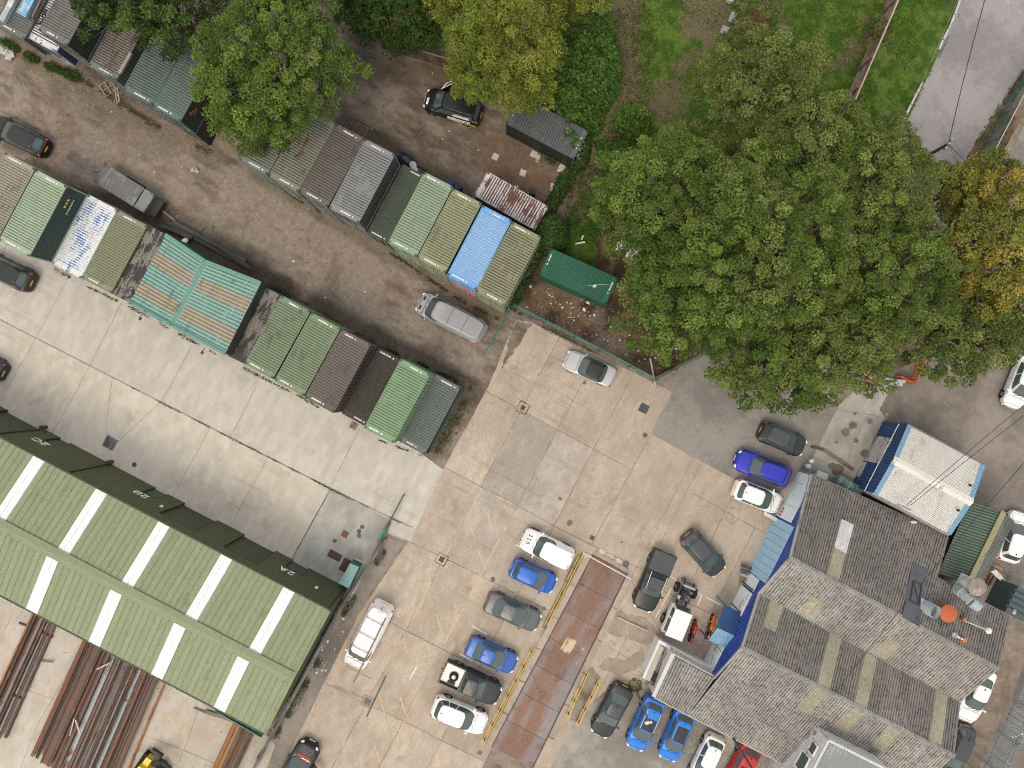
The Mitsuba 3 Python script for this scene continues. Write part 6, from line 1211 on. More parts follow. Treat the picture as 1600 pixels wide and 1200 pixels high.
one('pink_paint', 'splash of pink paint on the ground by the pinkish slab', 'paint splash', prism(ragged(Point(*P2(951, 874)).buffer(.22), .1, .1, 5), .03, .046), 'paint', col=(.62, .32, .36), wear=.3)
def guard_rail(a, b, label, posts=5):
    t = thing('guard_rail', label, 'guard rail', 'yellow guard rails along the weighbridge')
    a, b = P(*a, .0), P(*b, .0); s = np.cross(UP, b - a); s /= np.linalg.norm(s)
    for o, z in ((.10, .52), (-.10, .50)): put('rail', tube([a + s * o + UP * z, b + s * o + UP * z], .036, 6), 'paint', t, col=(.66, .43, .05), wear=.08)
    for i in range(posts):
        p_ = a + (b - a) * (i + .3) / (posts - .4); put('post', [box(p_ + UP * .25, (.09, .20, .48), math.atan2((b - a)[1], (b - a)[0]))], 'paint', t, col=(.10, .085, .04), wear=.3)
guard_rail((908, 862), (853, 973), 'yellow double guard rail left of the upper weighbridge, beside the white pickup', 6)
guard_rail((833, 1009), (753, 1159), 'yellow double guard rail left of the lower weighbridge, beside the black pickup', 7)
guard_rail((917, 1046), (884, 1118), 'left one of the two short yellow rails right of the weighbridge', 4)
guard_rail((935, 1061), (900, 1130), 'right one of the two short yellow rails right of the weighbridge, nearer the charcoal fastback', 4)
def palisade(name, label, px, h, col, post_col, pitch=.16, pw=.075, group=None, rails=True, ext=None, cat_='fence', top=.0):
    t = thing(name, label, cat_, group); rng = np.random.default_rng(len(px)); base = None
    for a, b in zip(px, px[1:]):
        a, b = P(*a), P(*b); L = np.linalg.norm(b - a); u = (b - a) / L; s = np.cross(UP, u); ang = math.atan2(u[1], u[0])
        if base is None:
            m = cat([box((0, 0, h / 2 + .05), (pw, .02, h - .1)), hexa(np.array([(-pw / 2, -.01, h), (pw / 2, -.01, h), (pw / 2, .01, h), (-pw / 2, .01, h)]), np.array([(-.008, -.01 + top, h + .12), (.008, -.01 + top, h + .12), (.008, .01 + top, h + .12), (-.008, .01 + top, h + .12)]))])
            base = [mikit.ply(trimesh.Trimesh(*m, process=False), 'paint', uv=np.tile([pal(tuple(x * f_ for x in col)) + .5, w_], (len(m[0]), 1))) for f_, w_ in ((1, .2), (.85, .35), (1.12, .25))]
        for i in range(int(L / pitch)):
            p_ = a + u * (i + .5) * pitch + UP * rng.uniform(-.02, .02); k = key('pale', t)
            scene[k] = {**base[rng.integers(3)], 'to_world': T().translate(list(p_)).rotate([0, 0, 1], math.degrees(ang) + rng.normal() * 2)}
        for z in (.4, h - .35): put('rail', bar(a + UP * z - s * .035, b + UP * z - s * .035, .045, .06), 'paint', t, col=post_col)
        for i in range(int(L / 2.7) + 1): put('post', box(a + u * min(L, i * 2.7) + UP * (h / 2 + .02) - s * .09, (.1, .1, h), ang), 'paint', t, col=post_col)
palisade('palisade_fence', 'green palisade fence with pale tips between the tan concrete and the leaf litter', [(804, 480), (850, 503), (935, 547), (1019, 592), (1048, 577), (1100, 551)], 2.2, (.20, .30, .27), (.02, .15, .115), .165)
palisade('boundary_fence', 'grey galvanised palisade fence along the end of the green warehouse', [(599, 846), (566, 900), (540, 938), (395, 1205)], 1.9, (.26, .27, .27), (.16, .165, .17), .17)
palisade('blue_grey_fence', 'pale blue grey palisade fence in the bottom right corner', [(1655, 940), (1605, 1048), (1512, 1246)], 2.3, (.38, .46, .485), (.30, .34, .35), .215, .125)
put('retaining_wall', [bar(P(603, 842, .16), P(541, 936, .16), .22, .36), bar(P(541, 936, .16), P(398, 1200, .16), .22, .36)], 'paint', 'boundary_fence', col=(.24, .24, .235), wear=.45)
palisade('green_fence', 'dark green fence along the end of the slate grey container', [(725, 610), (700, 662), (671, 709)], 1.7, (.03, .13, .10), (.03, .12, .10), .5, .05)
def gate(name, label, a, b, h, col, bars=5, post=True):
    t = thing(name, label, 'gate'); a, b = P(*a), P(*b)
    put('frame', [bar(a + UP * z, b + UP * z, .06, .07) for z in (.25, h)] + [bar(a + (b - a) * u + UP * .2, a + (b - a) * u + [.001, 0, h], .06, .06) for u in (0, .5, 1)], 'paint', t, col=col)
    for i in range(bars): put('bar', tube([a + (b - a) * (i + .5) / bars + UP * .25, a + (b - a) * (i + .5) / bars + UP * h], .018, 5), 'paint', t, col=col)
    put('post', box(a + UP * (h / 2 + .1), (.14, .14, h + .2), ANG), 'paint', t, col=col)
    return t
gate('track_gate', 'green bar gate standing open across the end of the dirt track', (795, 486), (761, 547), 1.3, (.03, .20, .13), 14)
gate('yard_gate', 'dark swing gate standing open on the pale concrete by the warehouse', (608, 818), (633, 771), 1.2, (.10, .115, .11), 12)
put('latch_box', bar(P(603, 824, .5), P(591, 845, .5), .18, 1.0), 'paint', 'yard_gate', col=(.03, .22, .15), label='green boxed gate post')
one('pedestrian_gate_post', 'pale grey post leaning over the corner of the green palisade fence', 'post', tube([P(1025, 607, .05), P(1016, 560, 1.6)], .07, 8), 'paint', col=(.40, .38, .36))
def board_fence(name, label, a, b, h, col, pitch=.16, side=1, rails=3):
    t = thing(name, label, 'fence'); a, b = P(*a), P(*b); L = np.linalg.norm(b - a); u = (b - a) / L; s = np.cross(UP, u) * side; rng = np.random.default_rng(int(L * 10)); ang = math.atan2(u[1], u[0])
    m = box((0, 0, h / 2), (pitch * .94, .022, h)); bs_ = [mikit.ply(trimesh.Trimesh(*m, process=False), 'paint', uv=np.tile([pal(tuple(x * f_ for x in col)) + .5, .35], (8, 1))) for f_ in (.8, 1, 1.2)]
    for i in range(int(L / pitch)):
        k = key('board', t); scene[k] = {**bs_[rng.integers(3)], 'to_world': T().translate(list(a + u * (i + .5) * pitch - UP * rng.uniform(0, .03))).rotate([0, 0, 1], math.degrees(ang) + rng.normal())}
    for i in range(rails): put('rail', bar(a + s * .06 + UP * (.3 + (h - .5) * i / (rails - 1)), b + s * .06 + UP * (.3 + (h - .5) * i / (rails - 1)), .08, .09), 'paint', t, col=tuple(.8 * x for x in col), wear=.4)
    for i in range(int(L / 2.5) + 1): put('post', box(a + u * (i * 2.5 + .1) + s * .11 + UP * h / 2, (.11, .11, h), ang), 'paint', t, col=tuple(.5 * x for x in col))
    put('capping', bar(a + UP * (h + .02), b + UP * (h + .02), .12, .04), 'paint', t, col=tuple(1.5 * x for x in col), wear=.2)
board_fence('timber_fence', 'weathered timber board fence between the garden lawn and the bright verge', (1398, -22), (1310, 182), 2.5, (.27, .20, .165), .17, -1)
board_fence('timber_fence', 'brown timber fence under the conifers at the top', (598, 76), (772, 128), 1.7, (.135, .095, .075), .19, 1)
def sheet_fence():
    t = thing('grey_fence', 'short run of grey ribbed fence panels left of the conifers', 'fence')
    a, b = P(536, 83), P(590, 94); u = (b - a) / np.linalg.norm(b - a)
    for i in range(12): put('panel', bar(a + u * (i + .5) * .24 + UP * .05, a + u * (i + .5) * .24 + np.array([.001, 0, 1.6]), .17, .03), 'paint', t, col=(.20, .22, .24))
    put('rail', [bar(a + UP * z, b + UP * z, .05, .05) for z in (.4, 1.4)], 'paint', t, col=(.16, .17, .18))
sheet_fence()
def mesh_fence():
    t = thing('green_mesh_fence', 'dark green wire mesh fence beside the footpath in the upper right', 'fence')
    a, b = P(1492, 312), P(1610, 86); L = np.linalg.norm(b - a); u = (b - a) / L
    for i in range(int(L / 2.5) + 1): put('post', cyl(a + u * i * 2.5, .04, 2.3, 8), 'paint', t, col=(.03, .09, .07))
    for i in range(14): put('wire', tube([a + UP * (.15 + .15 * i), b + UP * (.15 + .15 * i)], .014, 4), 'paint', t, col=(.02, .085, .075))
    k = put('mesh_wire', [tube([a + u * x, a + u * x + UP * 2.2], .008, 4, False) for x in np.arange(.1, L, .14)], 'paint', t, col=(.02, .085, .075)); labels[k] = {'kind': 'stuff'}
    put('top_rail', tube([a + UP * 2.28, b + UP * 2.28], .04, 8), 'paint', t, col=(.42, .44, .42))
mesh_fence()
mound('bank_vegetation', 'brown and green plants along the road bank', '1485,300 1524,228 1562,165 1603,104 1615,112 1572,190 1535,245 1500,305', .7, [(.13, .085, .035), (.055, .075, .02), (.10, .075, .03)], 61, 70, .16, 'ground cover', 'stuff')

# ---------------------------------------------------------------- poles and cables
def wire(a, b, sag, r=.022, n=14):
    q = np.linspace(0, 1, n)[:, None]; p_ = a * (1 - q) + b * q; p_[:, 2] -= 4 * sag * (q * (1 - q))[:, 0]; return tube(p_, r, 5)
PT = P(1482, 225, 8.0)
t_ = thing('utility_pole', 'dark wooden utility pole with insulators beside the road', 'utility pole')
put('pole', tube([P(1386, 278, 0), PT], [.16, .11], 10), 'paint', t_, col=(.075, .060, .052)); put('crossarm', [bar(PT + [-.25, -.35, -.1], PT + [.25, .35, -.1], .09, .09)], 'paint', t_, col=(.09, .08, .07))
for i in range(3): put('insulator', ball(PT + np.array([-.2 + .2 * i, -.28 + .28 * i, .05]), (.07, .07, .1)), 'paint', t_, smooth=True, col=(.45, .45, .45))
one('overhead_cable', 'overhead cable running up the road from the utility pole', 'cable', wire(PT, P(1562, -80, 8.0), .25, .03), 'trim')
one('overhead_cable', 'overhead cable from the utility pole to the right over the autumn tree', 'cable', wire(PT, P(1690, 420, 7.0), .3), 'trim')
one('overhead_cable', 'thin overhead cable from the utility pole down toward the lower right', 'cable', wire(PT, P(1600, 430, 7.2), .3, .016), 'trim')
one('overhead_cable', 'upper one of two cables over the white roof', 'cable', wire(P(1416, 790, 4.8), P(1700, 551, 8), .2), 'trim')
one('overhead_cable', 'lower one of two cables over the white roof', 'cable', wire(P(1421, 791, 4.8), P(1700, 574, 8), .2), 'trim')
one('overhead_cable', 'long cable crossing the grey ribbed roof and the green lean-to', 'cable', wire(P(1302, 1086, 6.4), P(1700, 612, 7.5), .5), 'trim')
one('cable_bracket', 'grey pole bracket on the eave where two cables meet', 'bracket', tube([P(1402, 788, 4.6), P(1423, 797, 4.7)], .09, 8), 'paint', col=(.3, .3, .29))
t_ = thing('lamp_post', 'grey lamp post standing over the bright blue hatchback', 'lamp post')
b_ = P(994, 1078); put('pole', tube([b_, b_ * [1, 1, 0] + UP * 5.4], [.10, .06], 10), 'paint', t_, col=(.17, .15, .13)); tp = b_ + UP * 5.4
put('arm', tube([tp, tp + [-.2, .02, .12]], .04, 6), 'paint', t_, col=(.3, .3, .3)); put('lamp', [ball(tp + [-.16, 0, .12], (.20, .13, .09), .2), ball(tp + [.12, .02, .08], (.10, .10, .08))], 'paint', t_, smooth=True, col=(.66, .62, .54))
t_ = thing('lamp_post', 'brown pole rising over the red car at the bottom edge', 'lamp post'); put('pole', tube([P(1133, 1133), P(1133, 1133) + UP * 7.2], [.12, .08], 10), 'paint', t_, col=(.10, .08, .065))
mound('ground_cover', 'dead leaves and low weeds along the garden hedge', '950,20 1010,-10 1028,60 1018,140 1008,210 965,250 940,235 962,150', .18, [(.075, .055, .03), (.05, .06, .02), (.09, .06, .035)], 63, 45, .14, 'ground cover', 'stuff')
mound('weeds', 'patch of grass at the foot of the lamp post', circle(993, 1072, 12, 0), .3, BRIGHT, 62, 260, .10, 'weeds', 'stuff', rnd=.3)

# ---------------------------------------------------------------- steel stock
def beam(a, b, z, w, h, col, label, kind='beam', wear=.35, patch=None):
    a, b = P(*a), P(*b); a[2] = b[2] = z
    n = 'steel_beam' if kind != 'pipe' else 'steel_pipe'
    if kind == 'beam': m = [bar(a + UP * h * .46, b + UP * h * .46, w, h * .08), bar(a - UP * h * .46, b - UP * h * .46, w, h * .08), bar(a, b, w * .1, h * .84)]
    elif kind == 'channel':
        s = np.cross(UP, b - a); s /= np.linalg.norm(s); m = [bar(a, b, w, h * .1), bar(a + s * w * .46 + UP * h * .4, b + s * w * .46 + UP * h * .4, w * .08, h * .7), bar(a - s * w * .46 + UP * h * .4, b - s * w * .46 + UP * h * .4, w * .08, h * .7)]
    elif kind == 'pipe': m = [tube([a, b], w / 2, 10)]
    else: m = [bar(a, b, w, h)]
    one(n, label, 'steel beam' if n == 'steel_beam' else 'steel pipe', m, 'paint', 'lengths of steel stacked in the steel yard', col=col, patch=patch or (.16, .07, .04), wear=wear)
RUST = (.155, .062, .034); DR = (.050, .034, .030); BRN = (.115, .072, .058); GAL = (.36, .39, .41); ORG = (.32, .135, .045); GRYB = (.14, .115, .105)
top0, top1, bot0, bot1 = np.array([135, 992]), np.array([262, 1058]), np.array([57, 1172]), np.array([190, 1240])
seq = [(0.0, RUST, .16, 'beam'), (.032, RUST, .10, 'flat'), (.065, DR, .14, 'channel'), (.10, RUST, .10, 'flat'), (.155, BRN, .42, 'channel'), (.215, DR, .14, 'beam'), (.25, RUST, .16, 'beam'), (.285, DR, .12, 'flat'), (.315, BRN, .14, 'beam'), (.365, GAL, .24, 'channel'), (.415, BRN, .14, 'beam'), (.45, GRYB, .12, 'flat'), (.48, DR, .14, 'beam'),
       (.51, GRYB, .10, 'flat'), (.54, (.24, .22, .22), .12, 'channel'), (.575, DR, .16, 'beam'), (.61, (.22, .20, .20), .12, 'flat'), (.645, DR, .13, 'channel'), (.685, GAL, .17, 'channel'), (.725, DR, .14, 'beam'), (.76, RUST, .14, 'beam'), (.80, BRN, .16, 'channel'), (.84, GRYB, .14, 'flat'), (.88, BRN, .30, 'channel'), (.975, ORG, .10, 'flat')]
names = {RUST: 'rust red', DR: 'dark brown', BRN: 'brown', GAL: 'pale galvanised', ORG: 'orange rusty', GRYB: 'grey brown'}
ords = ['first', 'second', 'third', 'fourth', 'fifth', 'sixth', 'seventh', 'eighth', 'ninth', 'tenth', 'eleventh', 'twelfth', 'thirteenth', 'fourteenth', 'fifteenth', 'sixteenth', 'seventeenth', 'eighteenth', 'nineteenth', 'twentieth', 'twenty-first', 'twenty-second', 'twenty-third', 'twenty-fourth', 'twenty-fifth']
rb = np.random.default_rng(4)
for i, (u, c_, w_, k_) in enumerate(seq):
    a = top0 + (top1 - top0) * u + np.array([14.5, -27]) * rb.uniform(.6, 1.4); b = bot0 + (bot1 - bot0) * u + np.array([-8, 16]) * rb.uniform(-.4, 1.2)
    beam(a, b, .22 + .25 * (i % 3) * .5, w_ * 1.5, .2, c_, f'{names.get(c_, "grey")} steel length, {ords[i]} from the left in the large stack', k_)
for i, (x0, x1, c_, w_, k_) in enumerate(((58, -12, ORG, .10, 'flat'), (64, -4, DR, .14, 'beam'), (70, 2, BRN, .16, 'channel'), (76, 8, (.20, .16, .16), .16, 'flat'), (82, 14, DR, .14, 'beam'), (92, 26, GRYB, .14, 'channel'), (99, 34, DR, .12, 'flat'))):
    beam((x0 + 6, 938), (x1 - 22, 1150), .22 + .1 * (i % 2), w_ * 1.45, .2, c_, f'{names.get(c_, "grey brown")} steel length, {ords[i]} from the left in the left hand stack', k_)
for i, (x0, c_, w_, k_) in enumerate(((371, ORG, .22, 'channel'), (379, ORG, .14, 'flat'), (386, DR, .14, 'beam'), (392, RUST, .14, 'channel'), (398, BRN, .16, 'beam'), (405, DR, .16, 'channel'))):
    beam((x0 + 6, 1112), (x0 - 45, 1222), .25 + .1 * (i % 2), w_ * 1.4, .2, c_, f'{names.get(c_, "grey")} steel length, {ords[i]} from the left in the stack at the warehouse corner', k_)
for i, (a, b) in enumerate((((30, 973), (83, 995)), ((4, 1080), (38, 1092)))):
    one('timber_bearer', ('upper' if i == 0 else 'lower') + ' dark timber bearer under the left hand steel stack', 'timber bearer', bar(P(*a, .07), P(*b, .07), .15, .12), 'paint', col=(.07, .055, .045))
one('steel_beam', 'grey brown steel plate lying across near the warehouse corner', 'steel beam', [bar(P(321, 1112, .15), P(368, 1126, .15), .3, .1), bar(P(303, 1106, .1), P(320, 1113, .1), .12, .08)], 'paint', col=(.16, .14, .125), wear=.4)
for i, (a, b, w_) in enumerate((((58, 1033), (83, 1034), .1), ((151, 1046), (173, 1035), .12), ((118, 1125), (126, 1150), .12), ((109, 1150), (116, 1122), .08))):
    one('offcut', ['thin steel offcut on the concrete left of the large stack', 'pale offcut lying across the top of the large stack', 'pale timber offcut lying in the large stack', 'second pale timber offcut beside the first in the large stack'][i], 'offcut', bar(P(*a, .2 if i == 0 else .75), P(*b, .2 if i == 0 else .75), w_, .05), 'paint', col=(.14, .11, .09) if i == 0 else (.46, .42, .36))
# dark steel along the back of the teal canopy
for i, (a, b, c_) in enumerate((((262, 348), (388, 418), (.05, .052, .055)), ((270, 346), (384, 408), (.075, .075, .08)), ((252, 352), (300, 372), (.06, .055, .05)), ((330, 376), (392, 420), (.055, .045, .04)))):
    one('dark_beam', ['longest dark steel beam on the track behind the teal canopy', 'lighter dark beam next to the longest behind the teal canopy', 'short dark beam at the left behind the teal canopy', 'brownish dark beam at the right behind the teal canopy'][i], 'steel beam', bar(P(*a, .25 + .1 * i), P(*b, .25 + .1 * i), .28, .22), 'paint', col=c_, wear=.3)
for i, (a, b) in enumerate((((255, 330), (282, 352)), ((288, 355), (302, 365)), ((306, 363), (322, 373)))):
    one('pale_pole', ['long pale pole lying on the track by the trailer', 'short pale pole in the middle behind the canopy', 'right hand short pale pole behind the canopy'][i], 'pole', tube([P(*a, .3), P(*b, .3)], .045, 6), 'paint', col=(.34, .31, .27))

# ---------------------------------------------------------------- ground fittings
def drain(name, label, x, y, s, col, frame=None, round_=False, n=0, z=.036):
    t = thing(name, label, 'drain cover')
    if frame: put('surround', [bar(P(x, y, z) + D * sx * frame / 2 + E * sy * frame / 2, P(x, y, z) + D * tx * frame / 2 + E * ty * frame / 2, .1, .03) for sx, sy, tx, ty in ((-1, -1, 1, -1), (1, -1, 1, 1), (1, 1, -1, 1), (-1, 1, -1, -1))], 'paint', t, col=(.26, .22, .18), wear=.4)
    put('cover', cyl(P(x, y, z - .01), s / 2, .022, 20) if round_ else box(P(x, y, z), (s, s, .024), ANG), 'paint', t, col=col, wear=.35)
    for i in range(n): put('slot', box(P(x, y, z + .014) + D * (-.4 + .8 * (i + .5) / n) * s, (.035, s * .8, .008), ANG), 'trim', t)
IR = (.085, .085, .09); BP = (.085, .042, .036)
for x, y, s, c_, f_, r_, n_, z_, lab in ((817, 637, .35, IR, .85, 0, 4, .036, 'gully grate in a square surround on the upper tan concrete'), (690, 874, .42, IR, .85, 0, 5, .036, 'gully grate in a square surround on the yellow hatching'), (574, 1096, .55, (.14, .17, .17), .8, 0, 5, .036, 'gully grate with pale surround near the lower hatching'),
        (1006, 638, .72, (.07, .07, .085), 0, 0, 0, .036, 'dark square plate on the tan concrete by the asphalt'), (1008, 680, .34, (.10, .085, .07), 0, 0, 0, .036, 'small square cover at the kerb line by the asphalt corner'), (925, 840, .34, (.10, .08, .065), 0, 0, 0, .036, 'small square cover near the top of the weighbridge'), (750, 1176, .34, (.13, .12, .11), 0, 0, 0, .036, 'small square cover below the lower guard rail'),
        (978, 881, .55, (.12, .12, .13), 0, 1, 0, .036, 'dark round cover right of the pale square slabs'), (172, 692, 1.0, (.22, .225, .235), 0, 0, 6, .055, 'grey rectangular grate on the pale concrete before the warehouse'), (210, 726, .38, IR, 0, 1, 0, .055, 'dark round cover on the pale concrete before the warehouse'),
        (566, 823, .36, (.10, .10, .12), 0, 1, 0, .050, 'uppermost of three round covers on the grey pad'), (561, 830, .36, (.10, .10, .12), 0, 1, 0, .050, 'middle one of three round covers on the grey pad'), (561, 837, .36, (.10, .10, .12), 0, 1, 0, .050, 'lowest of three round covers on the grey pad'), (523, 845, .34, (.085, .095, .10), 0, 1, 0, .050, 'single round cover left of the red brown plate'),
        (1359, 658, .5, (.17, .165, .16), 0, 1, 0, .034, 'grey round cover on the forecourt before the blue wall'), (553, 665, .6, (.24, .21, .19), 0, 0, 0, .055, 'brownish square cover at the foot of the bright green container')):
    drain('drain_cover', lab, x, y, s, c_, f_ or None, bool(r_), n_, z_)
for x, y, w_, h_, lab in ((539, 834.5, .52, .52, 'red brown square plate on the grey pad'), (523, 868, 1.1, .62, 'dark brown plate on the grey pad, left of its pair'), (539, 883, .62, 1.1, 'dark brown plate on the grey pad partly under the teal box')):
    one('steel_plate', lab, 'steel plate', box(P(x, y, .055), (w_, h_, .02), ANG), 'paint', col=BP if w_ != .52 else (.17, .065, .045), wear=.35)
def teal_box():
    t = thing('teal_tank', 'pale teal metal box tank standing at the corner of the grey pad', 'tank')
    q = [P(547, 880, 1.3), P(561, 886, 1.3), P(545, 919, 1.3), P(529, 912, 1.3)]; put('body', hexa(np.array([x * [1, 1, 0] + UP * .05 for x in q])[::-1], np.array(q)[::-1] - UP * .03), 'paint', t, col=(.03, .13, .11)); put('lid', slab(q, .03), 'paint', t, col=(.23, .43, .40), wear=.4, patch=(.25, .27, .27))
    put('plank', bar(P(554, 872, .9), P(570, 880, .9), .1, .06), 'paint', t, col=(.33, .30, .27))
teal_box()
# paving slabs and oddments of the back yard
for x, y, s, lab in ((774, 245, .5, 'pale square slab at the left on the back yard earth'), (817, 270, .5, 'pale square slab in the middle of the back yard earth'), (834, 241, .5, 'pale square slab against the slate grey container'), (879, 264, .7, 'larger pale slab at the right of the back yard'), (866, 293, .62, 'pale slab beside the ivy hedge'), (806, 294, .4, 'pale slab at the edge of the rusty roof')):
    one('garden_slab', lab, 'paving slab', box(P(x, y, .05), (s, s * 1.05, .06), ANG + .2 * (x % 3)), 'paint', col=(.50, .46, .43), wear=.3)
for x, y, r_, c_, lab in ((645, 257, .26, (.68, .68, .68), 'upper white drum behind the dark green low container'), (647.5, 265, .26, (.72, .72, .72), 'lower white drum behind the dark green low container'), (702, 284, .28, (.03, .06, .22), 'blue drum behind the pale green container'), (716, 290, .30, (.035, .045, .08), 'dark drum behind the pale green container'), (832, 299, .26, (.03, .03, .035), 'black drum beside the rusty roofed container'), (841, 245, .2, (.5, .5, .30), 'small pale bucket by the slate grey container')):
    t_ = thing('drum', lab, 'drum'); put('shell', cyl(P(x, y, .95) * [1, 1, 0], r_, .92, 18), 'paint', t_, col=c_); put('lid', cyl(P(x, y, .95) * [1, 1, 0] + UP * .922, r_ * .86, .015, 18), 'paint', t_, col=tuple(.8 * v for v in c_))
one('tarpaulin', 'dark blue black tarpaulin heap behind the dark green low container', 'tarpaulin', [ball(P(633, 250, .4), (.9, .55, .5), ANG), ball(P(655, 268, .3), (.6, .4, .4), ANG)], 'gloss', smooth=True, col=(.02, .025, .04))
def pallet(x, y, a, label, z=.0, n=6, col=(.26, .18, .11), tilt=0.):
    t = thing('pallet', label, 'pallet'); R = lambda u, v, zz: P(x, y, 0) + np.array([u * math.cos(a) - v * math.sin(a), u * math.sin(a) + v * math.cos(a), z + zz + tilt * v])
    for i in range(n): put('slat', bar(R(-.55, -.5 + i / (n - 1), .14), R(.55, -.5 + i / (n - 1), .14), .10, .022), 'paint', t, col=col, wear=.3)
    for u in (-.5, 0, .5): put('bearer', bar(R(u, -.5, .07), R(u, .5, .07), .09, .10), 'paint', t, col=tuple(.8 * c_ for c_ in col))
pallet(563, 206, ANG, 'brown pallet at the back of the leaf covered container'); pallet(541, 190, ANG, 'grey weathered pallet near the leafy tree at the back of the containers', col=(.17, .16, .15))
pallet(181, 153, ANG - .9, 'broken pale pallet leaning at the foot of the dark green grey containers', tilt=.8, col=(.33, .27, .19), n=4); pallet(170, 138, ANG - .5, 'pale broken timber frame left of the leaning pallet', col=(.28, .22, .16), n=3)
one('loose_panel', 'large grey white panel lying at the left edge of the track', 'panel', [box(P(9, 80, .1), (1.1, .7, .06), -.5), box(P(16, 86, .12), (.6, .55, .05), .3), box(P(13, 91, .14), (.5, .3, .04), -.3)], 'paint', col=(.42, .42, .43), wear=.3)
one('concrete_lump', 'pale rubble lump on the track right of the trailer', 'rubble', [ball(P(303, 265, .1), (.35, .2, .14), .4, 1), ball(P(308, 268, .08), (.2, .15, .1), .1, 1)], 'paint', col=(.42, .36, .30), wear=.3)
# top left oddments on the container roof
t_ = thing('blue_tub', 'blue plastic tub lying on the grey container roof in the top left corner', 'tub'); bz = 3.0
q = [P(31, 22, bz), P(44, 30, bz), P(61, -4, bz), P(48, -12, bz)]; put('tub', slab([x + UP * .3 for x in q], .35), 'paint', t_, col=(.12, .38, .62), wear=.25, patch=(.35, .48, .60)); put('rim', [bar(x + UP * .32, y + UP * .32, .06, .05) for x, y in zip(q, q[1:] + q[:1])], 'paint', t_, col=(.50, .48, .46))
one('plank', 'brown plank beside the blue tub on the roof', 'plank', bar(P(51, 26, 3.1), P(66, -6, 3.1), .14, .1), 'paint', col=(.20, .15, .115)); one('gutter_beam', 'pale blue grey beam along the left side of the roof in the top left corner', 'beam', [bar(P(4, 34, 3.1), P(28, -12, 3.1), .42, .35)], 'paint', col=(.33, .38, .43), wear=.2, patch=(.6, .6, .62))
one('cable_coil', 'black hose coil hanging over the side of the white roofed container', 'hose', [tube([P(62 + 9 * math.cos(a), 24 + 12 * math.sin(a), 3.2) for a in np.linspace(-.5, 2.6, 14)], .05, 6), tube([P(60 + 7 * math.cos(a), 28 + 10 * math.sin(a), 3.0) for a in np.linspace(-.5, 3.2, 14)], .05, 6)], 'trim')
one('timber_post', 'pale weathered post lying on the leaf littered container', 'timber post', bar(P(187, 115, 2.75), P(205, 83, 2.75), .22, .2), 'paint', col=(.36, .33, .31), wear=.3)
# rubbish under the big trees
one('white_bag', 'white rubbish bags showing through the left of the big clump', 'rubbish bag', [ball(P(965, 385, 1.2), (.5, .4, .35), .2), ball(P(988, 396, 1.2), (.6, .35, .3), .6), ball(P(975, 378, 1.3), (.3, .25, .2), .1)], 'paint', smooth=True, col=(.70, .69, .70))
one('white_pipe', 'short white pipe lying upright of two by the big trees', 'pipe', tube([P(911, 368, .5), P(909, 375, .5)], .07, 8), 'paint', col=(.68, .68, .67)); one('white_pipe', 'white pipe lying flat, lower of two by the big trees', 'pipe', tube([P(899, 381, .5), P(914, 378, .5)], .07, 8), 'paint', col=(.68, .68, .67))
one('antenna', 'thin aerial with white box on the emerald green container', 'aerial', [tube([P(918, 446, 2.8), P(951, 444, 3.0)], .015, 5), box(P(929, 447, 2.75), (.25, .2, .2), .3)], 'paint', col=(.6, .62, .6))
one('lawn_slab', 'upper grey slab by the flower bed', 'paving slab', box(P(1145, 27, .05), (.5, .85, .06), -.35), 'paint', col=(.27, .29, .30)); one('lawn_slab', 'lower grey slab by the flower bed', 'paving slab', box(P(1133, 47, .05), (.65, .65, .06), -.35), 'paint', col=(.25, .28, .28))
t_ = thing('garden_seat', 'round wicker garden table cut by the top edge on the lawn', 'table'); put('top', cyl(P(1140, 0, 0), .35, .5, 18), 'paint', t_, col=(.5, .48, .42)); put('rim', lathe([(.36, 0), (.40, .03), (.36, .06)], P(1140, 0, .48), UP, 20), 'trim', t_)
# skip corner below the trees
t_ = thing('cardboard_box', 'open brown cardboard box on the ground at the edge of the big clump', 'box'); put('box', box(P(1363, 591, .3), (.8, .7, .5), -.5), 'paint', t_, col=(.36, .24, .13)); put('flap', [slab([P(1352, 588, .6), P(1360, 583, .6), P(1356, 578, .8), P(1349, 582, .8)], .02), slab([P(1366, 588, .6), P(1373, 596, .6), P(1370, 583, .85), P(1362, 580, .85)], .02)], 'paint', t_, col=(.46, .35, .22))
one('blue_sheet', 'crumpled pale blue sheeting beside the cardboard box', 'sheeting', [grid(lambda u, v: P(1375 + 38 * u + 3 * math.sin(v * 7), 589 + 13 * v + 4 * u, .5 + .18 * math.sin(u * 9 + v * 5) + .1 * math.sin(v * 14)), np.linspace(0, 1, 14), np.linspace(0, 1, 8)), ball(P(1383, 599, .3), (.55, .3, .3), -.2)], 'paint', smooth=True, col=(.20, .33, .50), patch=(.5, .55, .62), wear=.5)
def orange_barrier():
    for i, (a, b) in enumerate((((1433, 563), (1419, 598)), ((1397, 588), (1419, 600)))):
        t = thing('orange_barrier', ['orange plastic barrier along the right edge of the rubbish by the big clump', 'orange plastic barrier below the blue sheeting'][i], 'barrier'); a, b = P(*a), P(*b)
        put('panel', [bar(a + UP * z, b + UP * z, .06, .1) for z in (.2, .5, .8, 1.1)], 'paint', t, col=(.55, .12, .035), wear=.25)
        for j in range(8): put('slat', bar(a + (b - a) * j / 7 + UP * .15, a + (b - a) * j / 7 + [.001, 0, 1.1], .06, .05), 'paint', t, col=(.55, .12, .035))
orange_barrier()
one('kerb_board', 'brown board edge below the cardboard box', 'board', bar(P(1341, 600, .15), P(1402, 607, .15), .1, .25), 'paint', col=(.16, .10, .075))
